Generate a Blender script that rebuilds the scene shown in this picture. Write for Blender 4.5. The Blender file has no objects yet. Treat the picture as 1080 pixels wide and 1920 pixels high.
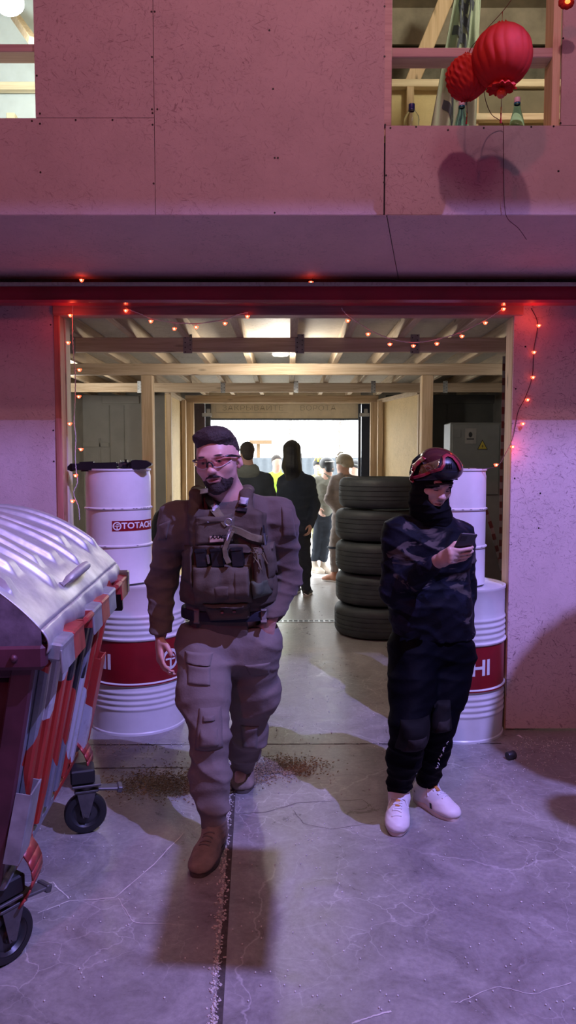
import bpy, math, random
import numpy as np
from mathutils import Vector, Matrix, Euler
random.seed(7); RNG = np.random.RandomState(7)
SC = bpy.context.scene; COL = SC.collection
PI = math.pi
# ------------------------------------------------------------------ camera
FPX = 1387.0; CAMZ = 1.6; TH = math.atan(95/FPX)
cam_d = bpy.data.cameras.new('camera'); cam = bpy.data.objects.new('camera', cam_d); COL.objects.link(cam)
cam.location = (0, 0, CAMZ); cam.rotation_euler = (PI/2 - TH, 0, 0)
cam_d.sensor_fit = 'VERTICAL'; cam_d.sensor_height = 36.0; cam_d.lens = 36.0*FPX/1920.0; cam_d.clip_start = 0.05
SC.camera = cam
# ------------------------------------------------------------------ view
SC.view_settings.view_transform = 'Standard'; SC.view_settings.look = 'None'
SC.view_settings.gamma = 1.0; SC.view_settings.use_curve_mapping = False
SC.view_settings.exposure = 0.0
# ------------------------------------------------------------------ world: bright overcast sky seen through the gate
W = bpy.data.worlds.new('sky'); SC.world = W; W.use_nodes = True
wn = W.node_tree.nodes; wn['Background'].inputs[0].default_value = (0.93, 0.97, 1.0, 1); wn['Background'].inputs[1].default_value = 8.0
# ------------------------------------------------------------------ lamps
def lamp(name, kind, loc, color, energy, size=0.1, look=None, spot=None, blend=0.3):
    d = bpy.data.lights.new(name, kind); d.color = color; d.energy = energy
    if kind == 'AREA': d.size = size
    else: d.shadow_soft_size = size
    o = bpy.data.objects.new(name, d); COL.objects.link(o); o.location = loc
    if look is not None:
        o.rotation_euler = (Vector(look)-Vector(loc)).to_track_quat('-Z', 'Y').to_euler()
    if spot: d.spot_size = spot; d.spot_blend = blend
    return o
lamp('stage_light_violet', 'SPOT', (2.4, 0.6, 5.65), (0.36, 0.33, 1.0), 1950, 0.022, (0.5, 2.9, 0.0), math.radians(84), 0.5)
lamp('stage_light_pink', 'SPOT', (0.44, 1.4, 4.66), (1.0, 0.50, 0.56), 78, 0.04, (0.2, 3.4, 1.6), math.radians(130), 0.6)
lamp('stage_light_red', 'SPOT', (-1.2, -1.6, 4.5), (1.0, 0.10, 0.18), 150, 0.10, (0, 4.0, 1.6), math.radians(100), 0.4)
lamp('hall_light', 'AREA', (0.6, -1.5, 5.6), (0.85, 0.72, 0.80), 30, 1.2, (0.3, 3.5, 1.0))
lamp('corridor_light', 'POINT', (-0.06, 5.85, 2.32), (1.0, 0.93, 0.82), 30, 0.06)
lamp('loft_light', 'POINT', (-1.62, 4.35, 4.02), (0.92, 1.0, 0.94), 62, 0.07)
lamp('loft_light_right', 'POINT', (1.5, 3.95, 4.85), (1.0, 0.93, 0.70), 42, 0.1)
lamp('store_fill_left', 'POINT', (-2.1, 7.2, 2.28), (1.0, 0.97, 0.90), 20, 0.08)  # added fill without a fixture, brightens the left store
lamp('store_fill_right', 'POINT', (2.2, 6.2, 2.28), (1.0, 0.97, 0.90), 1.5, 0.08)  # weaker added fill for the right store, no fixture either
# ------------------------------------------------------------------ helpers
def at(px, py, Y):
    u = (px-540.0)/FPX; v = (960.0-py)/FPX
    t = Y/(math.cos(TH)+v*math.sin(TH))
    return Vector((u*t, Y, CAMZ + t*(v*math.cos(TH)-math.sin(TH))))
def tag(o, label=None, cat=None, group=None, kind=None):
    if label: o['label'] = label
    if cat: o['category'] = cat
    if group: o['group'] = group
    if kind: o['kind'] = kind
    return o
def empty(name, loc, label=None, cat=None, group=None, rz=0.0):
    o = bpy.data.objects.new(name, None); COL.objects.link(o); o.location = loc; o.rotation_euler = (0, 0, rz)
    o.empty_display_size = 0.1
    return tag(o, label, cat, group)
def origin_of(p):
    v = Vector((0, 0, 0))
    while p is not None: v += Vector(p.location); p = p.parent
    return v
def link_mesh(name, V, Fc, mat, parent=None, smooth=None, local=False, loc=None):
    """V verts (world unless local); children are shifted into their root's frame."""
    V = np.asarray(V, dtype=np.float64).reshape(-1, 3)
    if parent is not None and not local: V = V - np.array(origin_of(parent))
    if loc is not None and not local: V = V - np.array(loc)
    me = bpy.data.meshes.new(name); me.from_pydata(V.tolist(), [], Fc if isinstance(Fc, list) else Fc.tolist())
    me.validate(clean_customdata=False); me.update()
    if smooth is not None:
        me.shade_smooth()
        if smooth < 180: me.set_sharp_from_angle(angle=math.radians(smooth))
    mats = mat if isinstance(mat, (list, tuple)) else [mat]
    for m in mats:
        if m is not None: me.materials.append(m)
    o = bpy.data.objects.new(name, me); COL.objects.link(o)
    if parent is not None: o.parent = parent
    if loc is not None: o.location = loc
    return o
def frame_from(d, up=(0, 0, 1)):
    d = Vector(d).normalized(); u = Vector(up)
    if abs(d.dot(u)) > 0.97: u = Vector((1, 0, 0))
    x = d.cross(u).normalized(); y = x.cross(d).normalized()
    return x, y, d
class MB:
    def __init__(s): s.v = []; s.f = []; s.mi = []
    def _add(s, vs, fs, mi=0):
        n = len(s.v); s.v += [tuple(p) for p in vs]; s.f += [tuple(i+n for i in f) for f in fs]; s.mi += [mi]*len(fs); return s
    def box(s, c, d, rot=None, bev=0.0, mi=0):
        hx, hy, hz = [k/2 for k in d]; c = Vector(c)
        R = rot if isinstance(rot, Matrix) else (Euler(rot).to_matrix() if rot else Matrix.Identity(3))
        b = min(bev, hx*.49, hy*.49, hz*.49)
        if b <= 0:
            P = [(-hx,-hy,-hz),(hx,-hy,-hz),(hx,hy,-hz),(-hx,hy,-hz),(-hx,-hy,hz),(hx,-hy,hz),(hx,hy,hz),(-hx,hy,hz)]
            Fs = [(0,3,2,1),(4,5,6,7),(0,1,5,4),(1,2,6,5),(2,3,7,6),(3,0,4,7)]
        else:
            P = []; idx = {}
            for sx in (-1,1):
                for sy in (-1,1):
                    for sz in (-1,1):
                        for a in range(3):
                            q = [sx*(hx-b), sy*(hy-b), sz*(hz-b)]; q[a] = (sx*hx, sy*hy, sz*hz)[a]
                            idx[(sx,sy,sz,a)] = len(P); P.append(tuple(q))
            Fs = []
            def fix(f):
                n = (Vector(P[f[1]])-Vector(P[f[0]])).cross(Vector(P[f[2]])-Vector(P[f[0]]))
                cc = sum((Vector(P[i]) for i in f), Vector())
                return tuple(f) if n.dot(cc) > 0 else tuple(reversed(f))
            for a in range(3):
                o1, o2 = [(1,2),(0,2),(0,1)][a]
                for sg in (-1,1):
                    q = []
                    for (p1,p2) in ((-1,-1),(1,-1),(1,1),(-1,1)):
                        k = [0,0,0]; k[a] = sg; k[o1] = p1; k[o2] = p2; q.append(idx[(k[0],k[1],k[2],a)])
                    Fs.append(fix(q))
                for p1 in (-1,1):
                    for p2 in (-1,1):
                        k1 = [0,0,0]; k2 = [0,0,0]; k1[a] = -1; k2[a] = 1
                        for k in (k1,k2): k[o1] = p1; k[o2] = p2
                        Fs.append(fix([idx[(*k1,o1)], idx[(*k2,o1)], idx[(*k2,o2)], idx[(*k1,o2)]]))
            for sx in (-1,1):
                for sy in (-1,1):
                    for sz in (-1,1): Fs.append(fix([idx[(sx,sy,sz,a)] for a in range(3)]))
        return s._add([c + R @ Vector(p) for p in P], Fs, mi)
    def bar(s, a, b, w, h, up=(0,0,1), bev=0.0, mi=0):
        a = Vector(a); b = Vector(b); x, y, d = frame_from(b-a, up)
        R = Matrix((x, y, d)).transposed()
        return s.box((a+b)/2, (w, h, (b-a).length), R, bev, mi)
    def tube(s, pts, r, n=10, cap=True, mi=0, closed=False, sq=1.0, up=(0,0,1)):
        pts = [Vector(p) for p in pts]; m = len(pts); rr = r if isinstance(r, (list, tuple)) else [r]*m
        vs = []; fs = []; px = None
        for i, p in enumerate(pts):
            if closed: d = pts[(i+1) % m]-pts[i-1]
            else: d = pts[min(i+1, m-1)]-pts[max(i-1, 0)]
            if d.length < 1e-9: d = Vector((0,0,1))
            d.normalize()
            if px is None: x, y, _ = frame_from(d, up)
            else:
                x = (px - d*px.dot(d)); x = x.normalized() if x.length > 1e-6 else frame_from(d)[0]; y = d.cross(x)
            px = x
            for k in range(n):
                a = 2*PI*k/n; vs.append(p + x*math.cos(a)*rr[i] + y*math.sin(a)*rr[i]*sq)
        M = m if closed else m-1
        for i in range(M):
            for k in range(n):
                j = (i+1) % m
                fs.append((i*n+k, i*n+(k+1) % n, j*n+(k+1) % n, j*n+k))
        if cap and not closed:
            fs.append(tuple(reversed(range(n)))); fs.append(tuple((m-1)*n+k for k in range(n)))
        # outward orientation
        return s._add(vs, fs, mi)
    def lathe(s, prof, c=(0,0,0), n=32, R=None, a0=0, a1=2*PI, mi=0):
        c = Vector(c); R = R or Matrix.Identity(3); full = abs(a1-a0-2*PI) < 1e-6
        vs = []; fs = []; K = n if full else n+1; m = len(prof)
        for (r, z) in prof:
            for k in range(K):
                a = a0+(a1-a0)*k/n; vs.append(c + R @ Vector((r*math.cos(a), r*math.sin(a), z)))
        for i in range(m-1):
            for k in range(n):
                k2 = (k+1) % K; fs.append((i*K+k, i*K+k2, (i+1)*K+k2, (i+1)*K+k))
        return s._add(vs, fs, mi)
    def sphere(s, c, r, R=None, n=16, m=10, mi=0):
        if not isinstance(r, (tuple, list)): r = (r, r, r)
        c = Vector(c); R = R or Matrix.Identity(3); vs = []; fs = []
        for i in range(m+1):
            t = PI*i/m
            for k in range(n):
                a = 2*PI*k/n
                vs.append(c + R @ Vector((r[0]*math.sin(t)*math.cos(a), r[1]*math.sin(t)*math.sin(a), -r[2]*math.cos(t))))
        for i in range(m):
            for k in range(n): fs.append((i*n+k, i*n+(k+1) % n, (i+1)*n+(k+1) % n, (i+1)*n+k))
        return s._add(vs, fs, mi)
    def prism(s, outline, depth, o=(0,0,0), ex=(1,0,0), ey=(0,0,1), mi=0, hole=None):
        """outline 2D -> extruded along ex x ey by depth"""
        o = Vector(o); ex = Vector(ex); ey = Vector(ey); nrm = ex.cross(ey).normalized(); n = len(outline)
        A = [o+ex*p[0]+ey*p[1] for p in outline]; B = [p+nrm*depth for p in A]
        fs = [tuple(reversed(range(n))), tuple(range(n, 2*n))] + [(i, (i+1) % n, n+(i+1) % n, n+i) for i in range(n)]
        if depth < 0: fs = [tuple(reversed(f)) for f in fs]
        return s._add(A+B, fs, mi)
    def grid(s, fn, nu, nv, mi=0, flip=False):
        vs = [fn(i/nu, j/nv) for j in range(nv+1) for i in range(nu+1)]
        fs = [(j*(nu+1)+i, j*(nu+1)+i+1, (j+1)*(nu+1)+i+1, (j+1)*(nu+1)+i) for j in range(nv) for i in range(nu)]
        if flip: fs = [tuple(reversed(f)) for f in fs]
        return s._add(vs, fs, mi)
    def build(s, name, mat, parent=None, smooth=30, local=False, loc=None):
        o = link_mesh(name, s.v, s.f, mat, parent, smooth, local, loc)
        if any(s.mi) and len(o.data.polygons) == len(s.mi): o.data.polygons.foreach_set('material_index', s.mi)
        return o
def copy_tree(o, parent=None):
    c = o.copy(); COL.objects.link(c); c.parent = parent
    for ch in list(o.children): copy_tree(ch, c)
    return c
def solid(o, t, off=-1):
    m = o.modifiers.new('thickness', 'SOLIDIFY'); m.thickness = t; m.offset = off; return o
_dg_font = []
def text_mesh(name, body, size, mat, parent, M, extrude=0.001, wrap=None, bend=None, align='CENTER', sx=1.0, shear=0.0, weight=0.0, res=3):
    """writing laid in the local XY of matrix M; bend=(radius) wraps x around a cylinder (M origin on its axis)"""
    cu = bpy.data.curves.new(name, 'FONT'); cu.body = body; cu.size = size; cu.align_x = align; cu.align_y = 'CENTER'
    cu.extrude = extrude; cu.resolution_u = res; cu.shear = shear; cu.offset = weight
    t = bpy.data.objects.new('tmp', cu); COL.objects.link(t)
    dg = bpy.context.evaluated_depsgraph_get(); dg.update()
    me = bpy.data.meshes.new_from_object(t.evaluated_get(dg)); bpy.data.objects.remove(t)
    V = np.empty(len(me.vertices)*3); me.vertices.foreach_get('co', V); V = V.reshape(-1, 3); V[:, 0] *= sx
    if bend:
        r = bend; a = V[:, 0]/r; rad = r + V[:, 2]
        V = np.stack([np.sin(a)*rad, V[:, 1], np.cos(a)*rad], 1)
    Mn = np.array(M); V = V @ Mn[:3, :3].T + Mn[:3, 3]
    Fc = [tuple(p.vertices) for p in me.polygons]; bpy.data.meshes.remove(me)
    return link_mesh(name, V, Fc, mat, parent, None, local=True) if parent is not None else link_mesh(name, V, Fc, mat)
# ------------------------------------------------------------------ materials
MATS = {}
def new_mat(name):
    m = bpy.data.materials.new(name); m.use_nodes = True; nt = m.node_tree
    MATS[name] = m; return m, nt, nt.nodes['Principled BSDF']
def nd(nt, t, **kw):
    n = nt.nodes.new(t)
    for k, v in kw.items():
        if k in n.inputs: n.inputs[k].default_value = v
        else: setattr(n, k, v)
    return n
def coords(nt, scale=(1,1,1), rot=(0,0,0), kind='Object'):
    tc = nd(nt, 'ShaderNodeTexCoord'); mp = nd(nt, 'ShaderNodeMapping'); mp.inputs['Scale'].default_value = scale; mp.inputs['Rotation'].default_value = rot
    nt.links.new(tc.outputs[kind], mp.inputs['Vector']); return mp.outputs['Vector']
def noise(nt, vec, scale, detail=4, rough=.55, dist=0.0):
    n = nd(nt, 'ShaderNodeTexNoise'); n.inputs['Scale'].default_value = scale; n.inputs['Detail'].default_value = detail
    n.inputs['Roughness'].default_value = rough; n.inputs['Distortion'].default_value = dist
    nt.links.new(vec, n.inputs['Vector']); return n.outputs['Fac']
def ramp(nt, fac, stops, interp='LINEAR'):
    r = nd(nt, 'ShaderNodeValToRGB'); cr = r.color_ramp; cr.interpolation = interp
    while len(cr.elements) < len(stops): cr.elements.new(0.5)
    for e, (p, c) in zip(cr.elements, stops):
        e.position = p; e.color = (c, c, c, 1) if not isinstance(c, (tuple, list)) else (*c[:3], 1)
    nt.links.new(fac, r.inputs['Fac']); return r.outputs['Color']
def mixc(nt, fac, a, b, mode='MIX'):
    m = nd(nt, 'ShaderNodeMix', data_type='RGBA', blend_type=mode)
    def put(sock, v):
        if isinstance(v, (int, float)): sock.default_value = v if sock.type == 'VALUE' else (v, v, v, 1)
        elif isinstance(v, (tuple, list)): sock.default_value = (*v[:3], 1)
        else: nt.links.new(v, sock)
    put(m.inputs[0], fac); put(m.inputs[6], a); put(m.inputs[7], b); return m.outputs[2]
def bump(nt, b, height, strength=0.3, dist=0.01, prev=None):
    bn = nd(nt, 'ShaderNodeBump'); bn.inputs['Strength'].default_value = strength; bn.inputs['Distance'].default_value = dist
    nt.links.new(height, bn.inputs['Height'])
    if prev is not None: nt.links.new(prev, bn.inputs['Normal'])
    nt.links.new(bn.outputs['Normal'], b.inputs['Normal']); return bn.outputs['Normal']
def simple(name, col, rough=0.6, metal=0.0, var=0.12, scale=12, bmp=0.0, bscale=80, spec=0.5, trans=0.0, emit=None, estr=0.0, coat=0.0, sheen=0.0):
    if name in MATS: return MATS[name]
    m, nt, b = new_mat(name); v = coords(nt)
    f = noise(nt, v, scale, 5)
    dark = tuple(c*(1-var) for c in col); lite = tuple(min(1, c*(1+var)) for c in col)
    nt.links.new(ramp(nt, f, [(0.3, dark), (0.7, lite)]), b.inputs['Base Color'])
    b.inputs['Roughness'].default_value = rough; b.inputs['Metallic'].default_value = metal
    b.inputs['Specular IOR Level'].default_value = spec
    if trans: b.inputs['Transmission Weight'].default_value = trans
    if coat: b.inputs['Coat Weight'].default_value = coat
    if emit: b.inputs['Emission Color'].default_value = (*emit, 1); b.inputs['Emission Strength'].default_value = estr
    if bmp: bump(nt, b, noise(nt, v, bscale, 3), bmp, 0.004)
    return m
def osb(name, base, dark, plane='XZ', rough=0.7, strength=1.0, seed=0.0, var=0.08, raw=False):
    m, nt, b = new_mat(name)
    flecks = []
    for k, ang in enumerate((18, 75, 128, 163)):
        rot = {'XZ': (0, math.radians(ang), 0), 'XY': (0, 0, math.radians(ang)), 'YZ': (math.radians(ang), 0, 0)}[plane]
        sc = {'XZ': (1.0, 1.0, 4.5), 'XY': (1.0, 4.5, 1.0), 'YZ': (1.0, 1.0, 4.5)}[plane]
        tc = nd(nt, 'ShaderNodeTexCoord'); r1 = nd(nt, 'ShaderNodeMapping'); r1.inputs['Rotation'].default_value = rot; r1.inputs['Location'].default_value = (seed+3.1*k,)*3
        s1 = nd(nt, 'ShaderNodeMapping'); s1.inputs['Scale'].default_value = sc
        nt.links.new(tc.outputs['Object'], r1.inputs['Vector']); nt.links.new(r1.outputs['Vector'], s1.inputs['Vector'])
        f = noise(nt, s1.outputs['Vector'], 24 if not raw else 15, 3.5, 0.62, 0.9)
        flecks.append(f)
    def mx(a, c):
        q = nd(nt, 'ShaderNodeMath', operation='MAXIMUM'); nt.links.new(a, q.inputs[0]); nt.links.new(c, q.inputs[1]); return q.outputs[0]
    top = mx(mx(flecks[0], flecks[1]), mx(flecks[2], flecks[3]))
    big = noise(nt, coords(nt), 2.2, 4)
    lo, hi = (0.605, 0.70) if not raw else (0.55, 0.72)
    fl = ramp(nt, top, [(lo, 0.0), (hi, 1.0)])
    msk = ramp(nt, big, [(0.38, 0.25), (0.62, 1.0)])
    amt = mixc(nt, 1.0, fl, msk, 'MULTIPLY')
    if strength != 1.0: amt = mixc(nt, 1.0, amt, strength, 'MULTIPLY')
    tone = ramp(nt, noise(nt, coords(nt), 5.0, 6, .7), [(0.3, tuple(c*(1-var) for c in base)), (0.7, tuple(min(1, c*(1+var)) for c in base))])
    nt.links.new(mixc(nt, amt, tone, dark), b.inputs['Base Color'])
    b.inputs['Roughness'].default_value = rough
    bump(nt, b, top, 0.45, 0.004)
    return m
def wood(name, base, dark, axis='X', rough=0.65):
    m, nt, b = new_mat(name)
    sc = {'X': (1.2, 22, 22), 'Y': (22, 1.2, 22), 'Z': (22, 22, 1.2)}[axis]
    f = noise(nt, coords(nt, sc), 1.6, 6, .6, 0.8); g = noise(nt, coords(nt, tuple(s*3 for s in sc)), 1.5, 3)
    c = ramp(nt, f, [(0.34, dark), (0.6, base), (0.8, tuple(min(1, k*1.1) for k in base))])
    vo = nd(nt, 'ShaderNodeTexVoronoi'); vo.inputs['Scale'].default_value = 1.0
    nt.links.new(coords(nt, {'X': (2.2, 9, 9), 'Y': (9, 2.2, 9), 'Z': (9, 9, 2.2)}[axis]), vo.inputs['Vector'])
    kn = ramp(nt, vo.outputs['Distance'], [(0.05, 1.0), (0.13, 0.0)])
    c = mixc(nt, kn, c, tuple(k*0.4 for k in dark))
    nt.links.new(c, b.inputs['Base Color']); b.inputs['Roughness'].default_value = rough
    bump(nt, b, g, 0.25, 0.002)
    return m
# ------------------------------------------------------------------ materials of the place
M_osb_up = osb('painted_osb_pink', (0.47, 0.33, 0.34), (0.20, 0.10, 0.12), 'XZ', strength=0.75)
M_osb_soff = osb('warm_tinted_osb_soffit', (0.70, 0.44, 0.41), (0.30, 0.16, 0.15), 'XY', seed=4.0, strength=0.6)  # base tinted warmer in place of a warm light from below
M_osb_low = osb('painted_osb_low', (0.60, 0.46, 0.48), (0.20, 0.12, 0.15), 'XZ', seed=9.0)
M_osb_ceil = osb('osb_ceiling', (0.50, 0.45, 0.38), (0.30, 0.25, 0.18), 'XY', seed=2.0, raw=True)
M_osb_raw = osb('osb_raw', (0.70, 0.52, 0.27), (0.48, 0.32, 0.14), 'YZ', seed=6.0, raw=True, strength=.7)
M_wx = wood('timber_x', (0.66, 0.52, 0.36), (0.48, 0.34, 0.21), 'X')
M_wy = wood('timber_y', (0.62, 0.49, 0.34), (0.46, 0.33, 0.21), 'Y')
M_wz = wood('timber_z', (0.66, 0.50, 0.33), (0.50, 0.35, 0.20), 'Z')
M_wred = wood('timber_red_stained', (0.50, 0.20, 0.15), (0.34, 0.12, 0.09), 'Z')
M_wredx = wood('timber_red_stained_x', (0.46, 0.22, 0.20), (0.32, 0.13, 0.12), 'X')
M_wpale = wood('timber_pale', (0.66, 0.58, 0.47), (0.5, 0.42, 0.32), 'Z')
M_redsteel = simple('red_gloss_steel', (0.36, 0.010, 0.030), 0.28, 0.0, 0.2, 6, spec=0.6, coat=.3)
M_dark = simple('dark_gap', (0.02, 0.02, 0.025), 0.9)
M_grey = simple('grey_building_wall', (0.48, 0.47, 0.44), 0.85, var=.2, scale=3, bmp=.2, bscale=20)
M_conc = simple('raw_concrete_slab', (0.42, 0.38, 0.30), 0.9, var=.25, scale=6, bmp=.5, bscale=30)
M_hall = simple('hall_wall_paint', (0.35, 0.32, 0.33), 0.9)
M_galv = simple('galvanised_steel', (0.42, 0.43, 0.43), 0.4, 0.85, .2, 20)
M_screw = simple('black_screw', (0.015, 0.012, 0.012), 0.5, .3)
# concrete floor
def floor_mat():
    m, nt, b = new_mat('stained_concrete_floor')
    o = coords(nt)
    big = noise(nt, o, 0.9, 6, .6, .6); mid = noise(nt, o, 4.5, 8, .68, 1.2); fine = noise(nt, o, 45, 5, .7)
    c = ramp(nt, mid, [(0.28, (0.165, 0.15, 0.145)), (0.5, (0.29, 0.27, 0.26)), (0.72, (0.43, 0.405, 0.385))])
    c = mixc(nt, ramp(nt, big, [(0.35, 0.0), (0.7, 0.55)]), c, (0.27, 0.24, 0.225))
    c = mixc(nt, 0.35, c, ramp(nt, fine, [(0.3, 0.15), (0.7, 0.6)]), 'OVERLAY')
    # hairline cracks
    tc = nd(nt, 'ShaderNodeTexCoord'); nz = nd(nt, 'ShaderNodeTexNoise'); nz.inputs['Scale'].default_value = 3.0; nz.inputs['Detail'].default_value = 5
    nt.links.new(tc.outputs['Object'], nz.inputs['Vector'])
    nz2 = nd(nt, 'ShaderNodeTexNoise'); nz2.inputs['Scale'].default_value = 14.0; nz2.inputs['Detail'].default_value = 4; nt.links.new(tc.outputs['Object'], nz2.inputs['Vector'])
    add = mixc(nt, 0.05, mixc(nt, 0.22, tc.outputs['Object'], nz.outputs['Color'], 'ADD'), nz2.outputs['Color'], 'ADD')
    def cracks(scale, w):
        vo = nd(nt, 'ShaderNodeTexVoronoi', feature='DISTANCE_TO_EDGE'); vo.inputs['Scale'].default_value = scale; nt.links.new(add, vo.inputs['Vector'])
        return ramp(nt, vo.outputs['Distance'], [(0.0, 1.0), (w, 0.0)])
    c1 = cracks(0.9, 0.0024); c2 = cracks(6.5, 0.016)
    m2 = ramp(nt, noise(nt, o, 1.1, 3), [(0.46, 0.0), (0.6, 1.0)]); c2 = mixc(nt, 1.0, c2, m2, 'MULTIPLY')
    m1 = ramp(nt, noise(nt, coords(nt, rot=(0, 0, 1)), 1.4, 2), [(0.42, 0.0), (0.5, 1.0)]); c1 = mixc(nt, 1.0, c1, m1, 'MULTIPLY')
    c = mixc(nt, mixc(nt, 0.45, 0.0, c1), c, (0.62, 0.58, 0.56)); c = mixc(nt, mixc(nt, 0.5, 0.0, c2), c, (0.66, 0.62, 0.6))
    # white specks of spilled airsoft pellets dust
    vs = nd(nt, 'ShaderNodeTexVoronoi'); vs.inputs['Scale'].default_value = 42; nt.links.new(o, vs.inputs['Vector'])
    sp = ramp(nt, vs.outputs['Distance'], [(0.05, 1.0), (0.09, 0.0)]); sp = mixc(nt, 1.0, sp, ramp(nt, noise(nt, o, 9, 2), [(0.56, 0.0), (0.6, 0.7)]), 'MULTIPLY')
    c = mixc(nt, sp, c, (0.6, 0.57, 0.52))
    nt.links.new(c, b.inputs['Base Color'])
    r = ramp(nt, mid, [(0.3, 0.24), (0.7, 0.48)]); nt.links.new(r, b.inputs['Roughness'])
    p = bump(nt, b, mid, 0.25, 0.01); bump(nt, b, fine, 0.25, 0.003, p)
    return m
M_floor = floor_mat()
# ------------------------------------------------------------------ key planes
YU = 3.45        # face of the projecting upper storey
YS = 4.20        # back of the soffit
YW = 4.31        # face of the ground floor wall
XL, XR = -1.345, 1.296
ZHEAD = at(540, 592, YW).z; ZC = 2.56; ZB = 2.35; YD = 9.62; YG = 10.0
zs1 = at(540, 403, YU).z; zs2 = at(540, 523, YS).z
def structure(o): o['kind'] = 'structure'; return o
# floor with a slot joint along the hall
fm = MB()
fm.box((0, 3.0, -0.05), (11.0, 14.2, 0.10))
structure(fm.build('floor', M_floor, smooth=None))
g0 = at(408, 1925, 2.0); 
def fl(px, py):
    Y = FPX*CAMZ/(py-865.0)
    for _ in range(6):
        p = at(px, py, Y); Y *= CAMZ/(CAMZ-p.z) if CAMZ-p.z > 0 else 1
    p = at(px, py, Y); return Vector((p.x, p.y, 0.0))
ja = fl(405, 1990); jb = fl(443, 1395)
jd = (jb-ja).normalized(); jn = Vector((jd.y, -jd.x, 0))
sb = MB(); N = 130
M_joint = simple('crumbled_joint_filler', (0.62, 0.56, 0.50), .9, var=.35, scale=60, bmp=.8, bscale=120)
M_jdark = simple('joint_dirt', (0.07, 0.055, 0.05), .95, var=.4, scale=60)
for i in range(N):
    p = ja + (jb-ja)*(i/N); q = ja + (jb-ja)*((i+1)/N)
    w = 0.012+0.012*random.random()*(1.4-i/N)
    sb._add([p+jn*0.012+Vector((0,0,.001)), q+jn*0.012+Vector((0,0,.001)), q-jn*0.010+Vector((0,0,.001)), p-jn*0.010+Vector((0,0,.001))], [(0,1,2,3)], 1)
for i in range(700):
    t = random.random()**1.25; p = ja+(jb-ja)*t + jn*(random.gauss(-0.016, 0.009)); s = random.uniform(.0025, .007)
    sb.box((p.x, p.y, s*.35), (s, s*random.uniform(.8, 1.8), s*.7), (random.random(), random.random(), random.random()*3), mi=0)
structure(sb.build('floor_joint', [M_joint, M_jdark], smooth=None))
jm = MB()
for (a, b_) in (((100, 1397), (940, 1394)), ((150, 1441), (445, 1438))):
    p, q = fl(*a), fl(*b_)
    for i in range(40):
        s0 = p+(q-p)*(i/40); s1 = p+(q-p)*((i+1)/40); w = random.uniform(.002, .006)
        jm._add([s0+Vector((0,-w,.0012)), s1+Vector((0,-w,.0012)), s1+Vector((0,w,.0012)), s0+Vector((0,w,.0012))], [(0,1,2,3)])
structure(jm.build('floor_saw_cut', M_jdark, smooth=None))
# rough shallow curved crack by the walkers, drawn as thin ribbons
def ribbon(name, pts, w, mat, z=.0014):
    mb = MB(); P = [fl(*p) for p in pts]; Q = []
    for i in range(len(P)-1):
        for k in range(8): Q.append(P[i].lerp(P[i+1], k/8)+Vector((random.gauss(0, .0016), random.gauss(0, .0016), 0)))
    for i in range(len(Q)-1):
        d = (Q[i+1]-Q[i]).normalized(); n_ = Vector((-d.y, d.x, 0))*w*random.uniform(.35, .8)
        mb._add([Q[i]-n_+Vector((0,0,z)), Q[i+1]-n_+Vector((0,0,z)), Q[i+1]+n_+Vector((0,0,z)), Q[i]+n_+Vector((0,0,z))], [(0,1,2,3)])
    return structure(mb.build(name, mat, smooth=None))
M_crackl = simple('crack_pale_edge', (0.62, 0.57, 0.53), .9); M_crackd = simple('crack_dark', (0.14, 0.12, 0.11), .9)
ribbon('floor_crack', [(72, 1712), (130, 1690), (215, 1684), (290, 1620), (350, 1555)], .0035, M_crackl)
ribbon('floor_crack', [(45, 1655), (100, 1655), (135, 1690)], .0035, M_crackl)
ribbon('floor_crack', [(222, 1684), (250, 1730), (360, 1735)], .002, M_crackl)
ribbon('floor_crack', [(435, 1527), (500, 1523), (560, 1505), (680, 1500), (700, 1515)], .003, M_crackd)
ribbon('floor_crack', [(550, 1520), (570, 1545), (620, 1555), (690, 1545), (710, 1540)], .002, M_crackd)
ribbon('floor_crack', [(845, 1880), (860, 1880), (930, 1850), (1000, 1865), (1080, 1840)], .002, M_crackl)
ribbon('floor_crack', [(660, 1920), (700, 1905), (740, 1895)], .005, M_crackl)
# ---- projecting upper wall with two window openings
ZT = 6.2
wx0 = at(66, 200, YU).x; wx1 = at(734, 200, YU).x; wx2 = at(1037, 200, YU).x
wz0 = at(40, 219, YU).z; wz1 = at(880, 235, YU).z
wtop = 4.1
def slab(name, x0, x1, y0, y1, z0, z1, mat):
    m = MB(); m.box(((x0+x1)/2, (y0+y1)/2, (z0+z1)/2), (abs(x1-x0), abs(y1-y0), abs(z1-z0))); return structure(m.build(name, mat, smooth=None))
up = MB(); T = .014
xseam1 = at(289, 200, YU).x; xseam2 = at(722, 320, YU).x; zseam = at(200, 221, YU).z
def pan(mb, x0, x1, z0, z1, y=YU, t=T): mb.box(((x0+x1)/2, y+t/2, (z0+z1)/2), (x1-x0-.0025, t, z1-z0-.0025))
pan(up, wx0, xseam1, zseam, ZT)
pan(up, -3.6, xseam1, zs1, zseam if zseam < wz0 else wz0)
pan(up, -3.6, wx0-.9, wz0, ZT)
pan(up, wx0-.9, wx0, wtop, ZT)
pan(up, xseam1, at(722, 100, YU).x, zs1, ZT)
pan(up, xseam2, 3.6, zs1, wz1)
pan(up, xseam2, wx2+.035, wtop, ZT)
pan(up, wx2+.035, 3.6, wz1, ZT)
structure(up.build('wall_upper', M_osb_up, smooth=None))
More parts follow.
